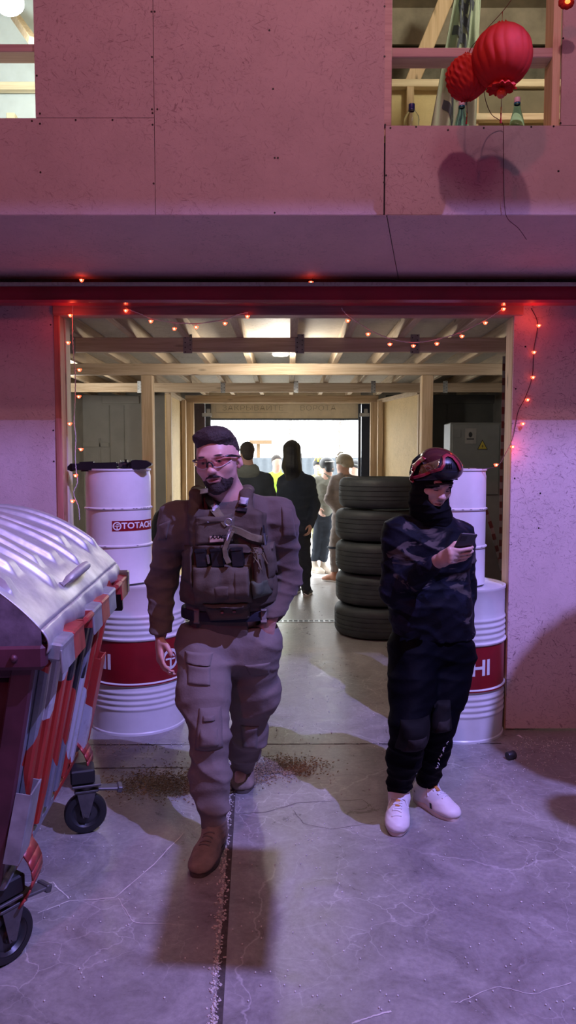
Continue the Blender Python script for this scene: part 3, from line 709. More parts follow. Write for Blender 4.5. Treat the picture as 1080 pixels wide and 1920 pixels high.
# ------------------------------------------------------------------ waste container (local frame: x out of the front, y along it away from the camera)
def camo():
    m, nt, b = new_mat('red_grey_black_splinter_paint'); v = coords(nt, (1, 1, .55))
    tc = nd(nt, 'ShaderNodeTexVoronoi'); tc.inputs['Scale'].default_value = 4.2; tc.inputs['Randomness'].default_value = 1
    nz = noise(nt, v, 3, 2); ad = mixc(nt, .10, v, nz, 'ADD'); nt.links.new(ad, tc.inputs['Vector'])
    sep = nd(nt, 'ShaderNodeSeparateColor'); nt.links.new(tc.outputs['Color'], sep.inputs[0])
    c = ramp(nt, sep.outputs[0], [(0, (.42, .035, .025)), (.46, (.22, .23, .27)), (.66, (.018, .018, .022)), (.80, (.50, .045, .03)), (.9, (.5, .5, .54))], 'CONSTANT')
    w = noise(nt, coords(nt), 18, 6, .7); c = mixc(nt, ramp(nt, w, [(.55, 0.0), (.72, .5)]), c, (.12, .08, .07))
    nt.links.new(c, b.inputs['Base Color']); b.inputs['Roughness'].default_value = .42; b.inputs['Metallic'].default_value = .15
    bump(nt, b, noise(nt, coords(nt), 9, 4), .35, .01); return m
M_camo = camo()
def lidmat():
    m, nt, b = new_mat('battered_galvanised_lid'); v = coords(nt)
    n1 = noise(nt, v, 7, 6, .65); n2 = noise(nt, v, 50, 4)
    nt.links.new(ramp(nt, n1, [(.3, (.40, .40, .43)), (.65, (.62, .62, .65))]), b.inputs['Base Color'])
    b.inputs['Metallic'].default_value = .6; nt.links.new(ramp(nt, n1, [(.3, .58), (.7, .42)]), b.inputs['Roughness'])
    p = bump(nt, b, noise(nt, v, 5, 3), .35, .03); bump(nt, b, n2, .12, .002, p); return m
M_lid = lidmat()
M_endp = simple('dull_maroon_end_plate', (.085, .022, .04), .5, .1, .35, 7, bmp=.3, bscale=14)
M_rubber = simple('caster_rubber', (.012, .012, .014), .6); M_fork = simple('caster_fork', (.11, .105, .11), .5, .5, .25, 20)
M_hub = simple('caster_hub', (.05, .05, .055), .4, .5)
Nn = Vector((-.700, 2.08, 0)); Ff = Vector((-.785, 3.35, 0)); L = (Ff-Nn).length
ang = math.atan2((Ff-Nn).y, (Ff-Nn).x) - PI/2
bin_ = empty('waste_container', (Nn.x, Nn.y, 0), 'large wheeled waste container with ribbed metal lid and red and grey body', 'container', None, ang)
ZL = 1.125; DP = 1.06          # lid front lip height, container depth
def lidz(x):   # x from 0 (front lip) to -DP
    t = -x/DP; return ZL + .285*math.sin(min(1, max(0, t))*PI)**.8*1.0
def lp(t):     # arc profile parameter 0..1 -> (x, z)
    a = math.radians(38+104*t); R_ = DP/2/math.cos(math.radians(38)); zc_ = ZL-R_*math.sin(math.radians(38))
    return (-DP/2+R_*math.cos(a), zc_+R_*math.sin(a)*1.0)
def lid_pt(u, v):
    y = -.012+(L+.024)*u; x, z = lp(v)
    r = 0.0
    nr = 9.0; ph = (u*nr) % 1.0
    # pressed ribs that stop short of the lip
    e0 = .10+.05*math.sin(int(u*nr)*2.3); env = max(0, min(1, (v-e0)/.04))*max(0, min(1, (.92-v)/.04))
    if .04 < u < .96: q_ = max(0.0, min(1.0, (.30-abs(ph-.5))/.13)); r = .019*env*q_*q_*(3-2*q_)
    dent = .020*math.exp(-((u-.45)/.10)**2-((v-.22)/.12)**2)+.014*math.exp(-((u-.7)/.08)**2-((v-.3)/.09)**2)+.006*math.sin(u*19+v*7)*math.exp(-((v-.1)/.15)**2)
    a = math.radians(38+104*v); n_ = Vector((math.cos(a), 0, math.sin(a)))
    return Vector((x, y, z)) + n_*(r-dent) + Vector((0, 0, .012*u))
m = MB(); m.grid(lid_pt, 240, 100)
# rolled front lip with a wavy dented edge
def lip(u, v):
    p = lid_pt(u, 0.0); wv = .008*math.sin(u*23)+.006*math.sin(u*51+1)
    return p + Vector((.012*math.sin(v*PI)+.010*v+wv*v, 0, -.070*v+.010*math.sin(u*9)*v))
m.grid(lambda u, v: lip(u, 1-v), 90, 8)
lid = m.build('lid', M_lid, bin_, smooth=50, local=True); solid(lid, .004, -1)
M_cheek = simple('mottled_violet_lit_cheek', (.15, .12, .17), .6, .2, .5, 16, bmp=.3, bscale=30)  # purple cast of the violet light put into the mottled base
# end cheeks of the lid
for (yy, nm) in ((-.010, 0), (L+.010, 1)):
    m = MB(); P = [lid_pt(0.012 if nm == 0 else .988, k/30) for k in range(31)]; P = [Vector((p.x, yy, p.z-.002)) for p in P]
    zb_ = ZL-.085; low_ = [Vector((p.x, yy, zb_)) for p in (P[-1], P[0])]
    m._add(P+low_, [tuple(range(33))]); o = m.build('lid_cheek', M_cheek if nm == 0 else M_lid, bin_, smooth=None, local=True); solid(o, .004, 0)
# handle
m = MB(); hc = []
for k in range(13):
    t = k/12; yy = .44+.30*t; p = lid_pt(yy/L, .055); lift = .055*math.sin(PI*t)**.6
    hc.append(p+Vector((.75*lift, 0, .65*lift)))
m.tube(hc, [.013+.004*math.sin(PI*k/12) for k in range(13)], 12); m.build('lid_handle', M_lid, bin_, smooth=60, local=True)
# tapered body: shell rings
def body_ring(z):
    t = (ZL-.03-z)/(ZL-.03-.30); ins = .16*t
    return (-.015-ins, -DP+.03+ins*.9, .03+.10*t, L-.03-.10*t)   # x front, x rear, y near, y far
m = MB(); zs_ = [.30, .32, .7, 1.0, ZL-.02]
ring = []
for z in zs_:
    xf, xr, y0, y1 = body_ring(z); ring.append([(xf, y0, z), (xf, y1, z), (xr, y1, z), (xr, y0, z)])
vs = [p for r_ in ring for p in r_]; fs = []
for i in range(len(ring)-1):
    for k in range(4): fs.append((i*4+k, i*4+(k+1) % 4, (i+1)*4+(k+1) % 4, (i+1)*4+k))
fs.append((3, 2, 1, 0)); m._add(vs, fs); m.build('body', M_camo, bin_, smooth=None, local=True)
# end plate facing the camera with pressed frame
m = MB(); xf, xr, y0, _ = body_ring(1.09); xf2, xr2, y02, _ = body_ring(.31)
A = [(xf2, y02-.004, .31), (xr2, y02-.004, .31), (xr, y0-.004, 1.09), (xf, y0-.004, 1.09)]
m._add([Vector(p) for p in A], [(3, 2, 1, 0)]); 
for (k0, k1, w) in ((.0, 1.0, .05),):
    m.bar(Vector(A[0])+Vector((-.03, -.012, 0)), Vector(A[3])+Vector((-.03, -.012, 0)), .06, .022, up=(0, 1, 0), bev=.004)
    m.bar(Vector(A[1])+Vector((.03, -.012, 0)), Vector(A[2])+Vector((.03, -.012, 0)), .06, .022, up=(0, 1, 0), bev=.004)
for z in (.42, .74, 1.0):
    xf_, xr_, y_, _ = body_ring(z); m.box(((xf_+xr_)/2, y_-.010, z), (xf_-xr_-.02, .03, .045), bev=.006)
for kx in (-.35, -.55, -.75): m.box((kx, .07, .70), (.045, .03, .60), (-.12, 0, 0), bev=.01)
o = m.build('end_plate', M_endp, bin_, smooth=30, local=True); solid(o, .003, -1)
# horizontal lifting rail at the near end with bolt
m = MB(); m.box((-.50, .005, 1.045), (1.02, .05, .075), bev=.012); m.sphere((-.075, -.022, 1.045), .011, n=10, m=6); m.build('end_rail', M_endp, bin_, local=True)
# comb rail along the front
M_comb_g = simple('worn_grey_rail_paint', (.30, .31, .34), .45, .35, .3, 12, bmp=.3, bscale=20); M_comb_r = simple('worn_red_rail_paint', (.36, .05, .045), .42, .15, .3, 14, bmp=.3, bscale=20)
segs = 8; m = MB()
for k in range(segs):
    y0 = .02+(L-.02)*k/segs; y1 = .02+(L-.02)*(k+1)/segs; zz = 1.055+.010*k/segs
    if k in (2, 6):      # open pockets
        m.box((.005, (y0+y1)/2, zz), (.012, y1-y0, .075), bev=.003, mi=1); m.tube([(.036, y0, zz+.0), (.047, y0+.03, zz+.012), (.047, y1-.03, zz+.012), (.036, y1, zz)], .011, 8, mi=1)
        m.box((.02, y0+.006, zz-.01), (.05, .012, .06), mi=1); m.box((.02, y1-.006, zz-.01), (.05, .012, .06), mi=1)
    else:
        mi = 1 if k in (1, 4, 7) else 0
        m.box((.020, (y0+y1)/2, zz-.004), (.056, y1-y0-.002, .052), (0, .16, 0), bev=.006, mi=mi)
        m.box((.047, (y0+y1)/2, zz-.035), (.007, y1-y0-.002, .07), (0, -.06, 0), bev=.002, mi=mi)
m.build('lifting_rail', [M_comb_g, M_comb_r], bin_, smooth=30, local=True)
m = MB(); m.box((.015, L+.015, 1.075), (.08, .05, .05), bev=.006); m.box((.05, L+.015, 1.04), (.008, .05, .08), bev=.002); m.build('rail_end_block', M_comb_g, bin_, local=True)
m = MB(); m.box((.0, L+.01, .98), (.05, .03, .13), (.2, 0, 0), bev=.004); m.build('trunnion_bracket', M_black, bin_, local=True)
# pressed vertical ribs on the front
m = MB(); nr = 8
for k in range(nr):
    t = (k+.5)/nr; z1 = 1.0; z0 = .34
    xa, _, ya, yb = body_ring(z1); xb, _, yc, yd = body_ring(z0)
    p1 = Vector((xa+.012, ya+(yb-ya)*t, z1)); p0 = Vector((xb+.012, yc+(yd-yc)*t, z0))
    m.bar(p0, p1, .030, .055, up=(0, 1, 0), bev=.010)
m.build('front_rib', M_camo, bin_, smooth=30, local=True)
# bottom rim and curved corner feet
m = MB(); xf, xr, y0, y1 = body_ring(.31); m.box(((xf+xr)/2, (y0+y1)/2, .30), (xf-xr+.03, y1-y0+.03, .035), bev=.008); m.build('bottom_rim', M_camo, bin_, local=True)
def foot(yc, nm):
    m = MB(); pts = []
    for k in range(9):
        t = k/8; pts.append(Vector((xf-.005+.085*math.sin(t*PI*.85), yc, .43-.24*t)))
    for i in range(8): m.bar(pts[i], pts[i+1], .009, .11, up=(0, 1, 0)) if False else m._add([pts[i]-Vector((0,.055,0)), pts[i]+Vector((0,.055,0)), pts[i+1]+Vector((0,.055,0)), pts[i+1]-Vector((0,.055,0))], [(0,1,2,3)])
    o = m.build('corner_guard', M_comb_r, bin_, smooth=60, local=True); solid(o, .006, 0)
foot(y0+.10, 0); foot(y1-.06, 1)
# guard hook plates on the front (folded shields)
for (yy, zz, hz) in ((L*.87, .56, .40), (L*.10, .50, .22)):
    xq = body_ring(zz)[0]; m = MB(); m.box((xq+.050, yy, zz), (.006, .11, hz), (0, .2, .0), bev=.002); m.box((xq+.028, yy-.055, zz), (.045, .005, hz), (0, .2, 0)); m.box((xq+.028, yy+.055, zz), (.045, .005, hz), (0, .2, 0))
    m.build('front_bracket', [M_camo if yy > .6 else M_comb_g, M_comb_g], bin_, local=True)
# casters
def caster(x, y, rz):
    c = empty('caster', (x, y, 0)); c.parent = bin_; c.location = (x, y, 0); c.rotation_euler = (0, 0, rz)
    m = MB(); Rr = .089; R_ = Matrix.Rotation(PI/2, 3, 'X')
    prof = [(.062, -.020), (.072, -.022), (.084, -.019), (Rr, -.010), (Rr, .010), (.084, .019), (.072, .022), (.062, .020)]
    m.lathe(prof, (0, 0, Rr), 40, R_); m.build('tyre', M_rubber, c, smooth=40, local=True)
    m = MB(); m.lathe([(0, -.012), (.02, -.024), (.024, -.012), (.050, -.006), (.060, -.018), (.063, -.018), (.063, .018), (.060, .018), (.050, .006), (.024, .012), (.02, .024), (0, .012)], (0, 0, Rr), 32, R_)
    m.build('hub', M_hub, c, smooth=30, local=True)
    m = MB()
    for s in (-1, 1): m.prism([(-.012, -.012), (.012, -.014), (.045, .10), (-.035, .10)], .004, (0, s*.031+(.002 if s > 0 else .002), Rr), (1, 0, 0), (0, 0, 1))
    m.box((.005, 0, Rr+.103), (.10, .075, .012), bev=.003); m.lathe([(0, 0), (.035, 0), (.035, .022), (0, .022)], (.005, 0, Rr+.105), 20)
    m.box((.005, 0, Rr+.132), (.12, .10, .010), bev=.002); m.box((.09, 0, Rr+.098), (.10, .05, .012), (0, .12, 0), bev=.004); m.box((.145, 0, Rr+.09), (.022, .06, .026), (0, .3, 0), bev=.004)
    m.tube([(0, -.036, Rr), (0, .036, Rr)], .008, 10)
    m.build('fork', M_fork, c, smooth=30, local=True)
    m = MB(); m.box((-.01, 0, .262), (.10, .10, .06), bev=.006); m.build('mount', M_rubber, c, local=True)
Rinv = Matrix.Rotation(-ang, 3, 'Z')
for (wx, wy, rz) in ((-.875, 3.10, .25), (-.90, 2.27, .9), (-1.45, 3.05, .2), (-1.42, 2.30, .5)):
    p = Rinv @ (Vector((wx, wy, 0))-Nn); caster(p.x, p.y, rz)
# ------------------------------------------------------------------ loft seen through the two openings
M_ply = osb('loft_plywood', (0.62, 0.52, 0.28), (0.50, 0.40, 0.20), 'XZ', seed=12., raw=True, strength=.5)
M_pinkx = wood('timber_pink_x', (0.55, 0.38, 0.35), (0.42, 0.27, 0.25), 'X')
M_pale_x = wood('timber_pale_x', (0.78, 0.68, 0.50), (0.62, 0.5, 0.33), 'X')
M_blueplas = simple('pale_blue_sheet', (.55, .62, .66), .7, var=.05)
def fbox(name, x0, y0, x1, y1, Y, t, mat, bev=.003, **k):
    m = MB(); a = at(x0, y0, Y); b = at(x1, y1, Y); m.box(((a.x+b.x)/2, Y+t/2, (a.z+b.z)/2), (abs(b.x-a.x), t, abs(b.z-a.z)), bev=bev)
    return structure(m.build(name, mat))
# framing of the right opening
fbox('window_2_rail', 734, 89, 1040, 107, YU+.02, .10, M_pinkx)
z_ = at(900, 107, YU+.02).z
fbox('window_2_jamb_left', 722, -200, 734, 236, YU+.001, .10, M_pinkx)
m = MB(); xr_ = wx2+.03; m.box((wx2+.017, YU+T+.055, (wz1+ZT)/2), (.036, .11, ZT-wz1), bev=.003); structure(m.build('window_2_jamb_right', M_wz))
m = MB(); m.box(((wx1+wx2)/2, YU+T+.055, wz1-.022), (wx2-wx1+.1, .11, .04), bev=.003); structure(m.build('window_2_sill', M_wx))
fbox('window_1_rail', -300, 82, 66, 97, YU+.02, .10, M_pinkx)
m = MB(); m.box(((wx0-.9+wx0)/2, YU+T+.055, wz0-.022), (.9, .11, .04), bev=.003); structure(m.build('window_1_sill', M_wx))
# nail plate behind left rail
m = MB(); a = at(45, 103, YU+.13); b = at(70, 115, YU+.13); m.box(((a.x+b.x)/2, YU+.13, (a.z+b.z)/2), (abs(b.x-a.x), .003, abs(a.z-b.z)))
for k in range(8): m.sphere((a.x+.012+.013*(k % 4), YU+.1275, b.z+.008+.014*(k//4)), .004, n=6, m=4, mi=1)
structure(m.build('window_1_nail_plate', [M_galv, M_screw]))
# left room: pale blue sheeting, rails, stud
slab('wall_loft_left', -3.9, -1.05, 5.6, 5.62, 2.79, 5.05, M_blueplas)
m = MB(); a = at(0, 152, 5.5); m.box((-2.4, 5.55, a.z-.02), (2.7, .06, .055), bev=.003); structure(m.build('window_1_cross_rail', M_pale_x))
m = MB(); a = at(17, 190, 5.5); m.box((a.x, 5.55, 3.75), (.06, .06, .72), bev=.003); structure(m.build('window_1_stud', M_pale_x))
m = MB(); m.bar(at(28, 30, 5.3), at(62, 78, 4.9), .05, .05, bev=.003); structure(m.build('window_1_brace', M_wy))
slab('wall_loft_divider', -1.05, -1.0, YU+.15, 6.9, 2.79, 5.05, M_ply)
# glowing lamp in the left room
M_bulbw = simple('white_lamp_glow', (1, 1, 1), .4, emit=(.93, 1, .97), estr=30)
p = at(18, 6, 4.5); e = empty('bulkhead_lamp', (p.x, 4.5, p.z), 'glaring white lamp inside the upper left opening', 'lamp')
m = MB(); m.sphere(p, (.085, .05, .07)); m.build('globe', M_bulbw, e); m = MB(); m.lathe([(0, .05), (.06, .05), (.06, .09), (0, .09)], p, 20); m.tube([p+Vector((0,0,.085)), (p.x, 4.5, 5.05)], .008, 8); m.build('holder', M_white, e)
# right room: partition with plywood infill, rails and studs
YP = 5.2
m = MB(); a = at(735, 163, YP); b = at(1040, 236, YP); m.box(((-1.0+3)/2, YP+.03, (a.z+2.79)/2), (4.0, .012, a.z-2.79)); structure(m.build('wall_loft_partition', M_ply, smooth=None))
m = MB(); a = at(735, 152, YP); m.box((1.0, YP, a.z-.025), (4.0, .06, .05), bev=.003); structure(m.build('window_2_partition_rail', M_pale_x))
for px in (768, 889): a = at(px, 200, YP); m = MB(); m.box((a.x, YP-.005, (at(px, 166, YP).z+2.79)/2), (.05, .05, at(px, 166, YP).z-2.79), bev=.003); structure(m.build('window_2_stud', M_wz))
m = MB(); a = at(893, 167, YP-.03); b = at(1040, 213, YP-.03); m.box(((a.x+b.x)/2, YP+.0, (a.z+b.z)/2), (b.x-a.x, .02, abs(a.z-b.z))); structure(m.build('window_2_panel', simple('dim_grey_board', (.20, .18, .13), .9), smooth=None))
m = MB(); a = at(893, 213, YP-.05); m.box((a.x+.35, YP-.03, a.z-.02), (.75, .05, .045), bev=.003); structure(m.build('window_2_lower_rail', M_pale_x))
# concrete slab edge, ledge and darker band above
m = MB(); a = at(735, 52, 6.0); m.box((1.0, 6.0, a.z), (4.2, .10, .06)); structure(m.build('ceiling_slab_edge', M_conc, smooth=None))
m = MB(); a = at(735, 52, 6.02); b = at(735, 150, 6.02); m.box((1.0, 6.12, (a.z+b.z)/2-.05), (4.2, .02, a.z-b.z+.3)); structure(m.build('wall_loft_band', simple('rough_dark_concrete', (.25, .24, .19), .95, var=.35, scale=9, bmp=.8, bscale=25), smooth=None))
m = MB(); m.box((1.0, 5.9, at(735, 0, 5.9).z-.02), (4.2, .02, .62)); structure(m.build('wall_loft_slab', M_conc, smooth=None))
# diagonal brace in the right room
m = MB(); m.bar(at(848, -30, 5.36), at(748, 215, 5.36), .10, .05, up=(0, 1, 0), bev=.004); o = m.build('diagonal_brace', M_wz, loc=tuple(at(748, 215, 5.36))); tag(o, 'timber diagonal brace behind the upper right opening', 'brace')
# banner: a creased hanging cloth with cropped dark lettering
M_ban = simple('grey_green_banner_cloth', (.27, .33, .26), .8, var=.08, bmp=.2, bscale=15); M_bant = simple('banner_navy_print', (.045, .055, .085), .8)
YBn = 4.55
tl, tr_, bl, br = (858, -30), (908, -30), (806, 250), (892, 250)
def ban(u, v):
    x = (tl[0]+(tr_[0]-tl[0])*u)*(1-v)+(bl[0]+(br[0]-bl[0])*u)*v; y = -30+280*v
    p = at(x, y, YBn); return Vector((p.x, YBn+.035*math.sin(u*9+v*2)+.02*math.sin(u*21-v*3)+.05*u, p.z))
e = empty('hanging_banner', tuple(at(850, 250, YBn)), 'creased grey green cloth banner with cropped navy lettering hanging in the upper opening', 'banner')
m = MB(); m.grid(ban, 50, 50); o = m.build('cloth', M_ban, e, smooth=180); solid(o, .004, 1)
def bantext(txt, size, u0, v0, sx=1.0, rot=0.0):
    cu = bpy.data.curves.new('t', 'FONT'); cu.body = txt; cu.size = size; cu.align_x = 'LEFT'; cu.offset = size*.03; cu.resolution_u = 3; cu.shear = .1
    t = bpy.data.objects.new('tmp', cu); COL.objects.link(t); dg = bpy.context.evaluated_depsgraph_get(); dg.update()
    me = bpy.data.meshes.new_from_object(t.evaluated_get(dg)); bpy.data.objects.remove(t)
    import bmesh
    bm = bmesh.new(); bm.from_mesh(me); bmesh.ops.triangulate(bm, faces=bm.faces[:])
    for _ in range(5):
        le = [e_ for e_ in bm.edges if e_.calc_length() > .018]
        if not le: break
        bmesh.ops.subdivide_edges(bm, edges=le, cuts=1); bmesh.ops.triangulate(bm, faces=bm.faces[:])
    bm.to_mesh(me); bm.free()
    V = []
    for v in me.vertices:
        X, Y = v.co.x*sx, v.co.y; a = rot; x2, y2 = X*math.cos(a)-Y*math.sin(a), X*math.sin(a)+Y*math.cos(a)
        u, w = u0+x2, v0-y2
        V.append(ban(min(max(u, 0.0), .995), min(max(w, 0.0), 1.0))+Vector((0, -.006, 0)))
    link_mesh('lettering', [tuple(q) for q in V], [tuple(p.vertices) for p in me.polygons], M_bant, e)
bantext('ИОРМ', .42, .46, .97, .95, 1.25); bantext('ИТИ', .40, .42, .42, 1.0, 1.35); bantext('EVENT', .13, .62, .99, 1.0, .9)
# ------------------------------------------------------------------ bottles on the sill
def clear_mat(name, col, rough=.03):
    m, nt, b = new_mat(name); b.inputs['Base Color'].default_value = (*col, 1); b.inputs['Roughness'].default_value = rough
    b.inputs['Transmission Weight'].default_value = 1; b.inputs['IOR'].default_value = 1.25; return m
M_pet = clear_mat('clear_pet', (.93, .95, .95)); M_petb = clear_mat('teal_pet', (.66, .90, .93)); M_capb = simple('navy_cap', (.02, .03, .16), .4); M_capw = simple('pale_pink_cap', (.75, .55, .62), .4); M_capt = simple('teal_neck_ring', (.01, .16, .26), .4)
def bottle(px, ytop, label, mat, capm, round_=True):
    Y = YU+.07; z0 = wz1; p = at(px, ytop, Y); H = p.z-z0
    e = empty('plastic_bottle', (p.x, Y, z0-.001), label, 'bottle', 'plastic bottles on the upper sill')
    if round_:
        r = .036; prof = [(0, .004), (r*.8, 0), (r, .01), (r*.96, H*.30), (r, H*.42), (r*.93, H*.55), (r*.6, H*.70), (.013, H*.80), (.0125, H-.02)]
    else:
        r = .036; prof = [(0, .004), (r*.85, 0), (r, .012), (r*.97, H*.18), (r*.78, H*.40), (r*.52, H*.62), (.016, H*.78), (.0125, H-.02)]
    m = MB(); m.lathe(prof, (0, 0, 0), 28); b_ = m.build('shell', mat, e, smooth=60, local=True); solid(b_, .0012, -1)
    m = MB(); m.lathe([(.0135, H-.022), (.0145, H-.020), (.0145, H-.001), (.012, H), (0, H)], n=20); m.build('cap', capm, e, smooth=40, local=True)
    m = MB(); m.lathe([(.0125, H-.032), (.015, H-.030), (.015, H-.024), (.0125, H-.023)], n=20); m.build('neck_ring', M_capt if not round_ else M_capb, e, smooth=40, local=True)
bottle(772, 195, 'clear round-shouldered plastic bottle with a navy cap on the upper sill', M_pet, M_capb)
bottle(866, 189, 'teal tapered bottle on the upper sill just under the smaller red paper ball', M_petb, M_capw, False)
bottle(970, 183, 'teal tapered bottle with a pale cap on the upper sill near its right jamb', M_petb, M_capw, False)
# ------------------------------------------------------------------ red paper decorations
def paper(name, col):
    m, nt, b = new_mat(name); v = coords(nt); n1 = noise(nt, v, 30, 4)
    nt.links.new(ramp(nt, n1, [(.3, tuple(c*.8 for c in col)), (.7, col)]), b.inputs['Base Color']); b.inputs['Roughness'].default_value = .75
    b.inputs['Subsurface Weight'].default_value = 0.0
    tr2 = nd(nt, 'ShaderNodeBsdfTranslucent'); tr2.inputs['Color'].default_value = (*col, 1); mx = nd(nt, 'ShaderNodeMixShader'); mx.inputs[0].default_value = .35
    out = nt.nodes['Material Output']; nt.links.new(b.outputs[0], mx.inputs[1]); nt.links.new(tr2.outputs[0], mx.inputs[2]); nt.links.new(mx.outputs[0], out.inputs['Surface']); return m
M_pap = paper('red_tissue_paper', (.62, .022, .010)); M_cord = simple('dark_red_cord', (.10, .01, .015), .7); M_amber = simple('amber_bead', (.75, .10, .03), .25); M_tass = simple('red_tassel_thread', (.5, .02, .02), .8); M_gold = simple('gold_bead', (.6, .35, .08), .35)
def lantern(c, r, label, npl=16, ruff=.0, seed=1, sq=1.0, bottom=True, cord_top=None, tassel=.0):
    rnd = random.Random(seed); e = empty('paper_lantern', tuple(c), label, 'lantern', 'red tissue paper balls on the cord')
    ph = [rnd.uniform(0, 6.28) for _ in range(6)]
    def fn(u, v):
        a = 2*PI*u; t = PI*v
        pl_ = abs(math.sin(npl*a/2+ .5*math.sin(4*t+ph[0])))
        rr = r*(1-.035*(1-pl_)*math.sin(t)**.5*(1+.5*math.sin(3*a+ph[5])))+ruff*r*(math.sin(9*a+7*t+ph[1])*math.sin(13*t+5*a+ph[2])+.6*math.sin(23*a+ph[3]+11*t))
        z = -math.cos(t)*r*sq
        if v < .13: rr *= 1.0+.9*(.13-v)/.13*(.5+.5*math.sin(10*a+ph[4])); z += .02*r*math.sin(14*a)
        return Vector((rr*math.sin(t)*math.cos(a), rr*math.sin(t)*math.sin(a), z))
    m = MB(); m.grid(fn, 192, 60); m.build('paper_ball', M_pap, e, smooth=35 if ruff else 50, local=True)
    if bottom:   # gathered frill at the bottom and tuft at the top
        m = MB()
        def fr(u, v):
            a = 2*PI*u; q = r*(.34+.13*v)*(1+.10*math.sin(11*a+ph[5])); return Vector((q*math.cos(a), q*math.sin(a), -r*(.88+.17*v)+.02*r*math.sin(17*a)*v))
        m.grid(fr, 96, 4); m.build('frill', M_pap, e, smooth=60, local=True)
        m = MB(); m.sphere((0, 0, -r*1.18), (r*.16, r*.16, r*.17), n=14, m=10); m.build('amber_bead', M_amber, e, smooth=60, local=True)
    m = MB()
    for k in range(14):
        a = k*.45; m.prism([(-.10*r, 0), (.10*r, 0), (rnd.uniform(-.04, .04)*r, rnd.uniform(.10, .17)*r)], .0006, (r*.22*math.cos(a), r*.22*math.sin(a), r*.955*sq), (-math.sin(a), math.cos(a), 0), (0, 0, 1))
    m.build('top_tuft', M_pap, e, smooth=None, local=True)
    if cord_top is not None:
        m = MB(); m.tube([(0, 0, r*.9), tuple(Vector(cord_top)-Vector(c))], .0018, 6); m.build('hanging_cord', M_tass, e, local=True)
    if tassel:
        m = MB(); m.tube([(0, 0, -r*1.0), (0.002, 0, -r*1.3-tassel*.45)], .0016, 6); m.build('thread', M_cord, e, local=True)
        m = MB(); m.tube([(0.002, 0, -r*1.3-tassel*.4), (0.001, 0, -r*1.3-tassel*.62)], .004, 8); m.build('gold_bead', M_gold, e, local=True)
        m = MB(); m.tube([(0.001, 0, -r*1.3-tassel*.60), (0, 0, -r*1.3-tassel)], [.003, .0045], 6); m.build('tassel', M_tass, e, local=True)
    return e
YLn = 3.02
c1_ = at(941, 106, YLn); hk1 = at(942, 22, YLn)
lantern(c1_, 54/FPX*YLn*1.0, 'larger smooth red paper ball with an amber bead hanging at the upper right opening', 18, .0, 1, .98, True, hk1, .10)
YL2 = 3.12; c2_ = at(876, 146, YL2); hk2 = at(883, 90, YL2)
lantern(c2_, 38/FPX*YL2, 'smaller crumpled red paper ball hanging left of the larger one', 22, .045, 2, 1.0, False, hk2, .07)
# small red bud at the top right
p = at(1060, 8, 3.3); e = empty('red_bud', tuple(p), 'small red paper bud with an orange centre at the top right corner', 'decoration')
m = MB()
for k in range(9):
    a = k*.7; m.sphere(p+Vector((.018*math.cos(a), -.01, .014*math.sin(a))), (.017, .014, .013), n=10, m=7)
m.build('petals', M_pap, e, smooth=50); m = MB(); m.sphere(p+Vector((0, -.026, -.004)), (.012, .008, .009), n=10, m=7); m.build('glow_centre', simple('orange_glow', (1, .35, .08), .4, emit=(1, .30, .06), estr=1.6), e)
# added paper balls, unseen above the upper edge, placed to throw round shades below
lantern(Vector((2.17, 1.90, 3.55)), .235, 'added unseen big red paper ball hung high to shade the right wall', 24, .03, 5, .95, True, (2.17, 1.90, 6.2))
lantern(Vector((1.96, 1.74, 3.24)), .075, 'added unseen small red paper ball hung high to shade the floor', 18, .03, 6, .95, True, (1.96, 1.74, 6.2))
# cord line on which the balls hang and loose dangling wire
def wire(name, pts, r, mat, label, cat='cord', Ys=None, group=None):
    P = [at(x, y, Y) for (x, y, Y) in pts]; Q = []
    for i in range(len(P)-1):       # Catmull-Rom
        a, b, c, d = P[max(i-1, 0)], P[i], P[i+1], P[min(i+2, len(P)-1)]
        for k in range(8):
            t = k/8; Q.append(.5*((2*b)+(c-a)*t+(2*a-5*b+4*c-d)*t*t+(3*b-a-3*c+d)*t**3))
    Q.append(P[-1]); m = MB(); m.tube(Q, r, 6); o = m.build(name, mat, loc=tuple(Q[0])); tag(o, label, cat, group); return o
wire('hanging_line', [(1000, -60, 2.98), (960, -2, 3.0), (942, 22, 3.02), (912, 55, 3.07), (883, 90, 3.12), (880, 100, YU+.0)], .0013, M_cord, 'dark line slanting up behind the two red paper balls')
wire('dangling_wire', [(907, 165, 3.2), (911, 190, 3.3), (922, 215, 3.38), (942, 231, 3.42), (944, 260, 3.43), (944, 330, 3.432), (946, 385, 3.43), (952, 410, 3.44), (972, 428, 3.48), (987, 449, 3.55)], .0016, M_cord, 'thin dark red wire dangling down the pink wall below the paper balls')
# ------------------------------------------------------------------ string lights
M_redglow = simple('red_bulb_glow', (.9, .05, .02), .3, emit=(1, .07, .025), estr=5.0); M_hot = simple('bulb_hot_core', (1, .5, .3), .3, emit=(1, .42, .22), estr=12)
M_wwire = simple('white_twisted_wire', (.62, .58, .56), .5); M_dwire = simple('dark_thin_wire', (.10, .05, .05), .5)
proto_bulb = []
def bulb(parent, p, on=True):
    if not proto_bulb:
        m = MB(); m.sphere((0, 0, 0), (.010, .010, .009), n=12, m=8)
        for k in range(5): a = 2*PI*k/5; m.sphere((.009*math.cos(a), .009*math.sin(a)*.6, .004), (.005, .004, .004), n=8, m=5)
        b = m.build('bulb', M_redglow, None, smooth=60)
        m = MB(); m.sphere((0, -.006, 0), .0052, n=8, m=6); h = m.build('bulb_core', M_hot, b, smooth=60, local=True)
        proto_bulb.append(b); b.parent = parent; b.location = p-origin_of(parent); return b
    b = copy_tree(proto_bulb[0], parent); b.location = p-origin_of(parent)
    return b
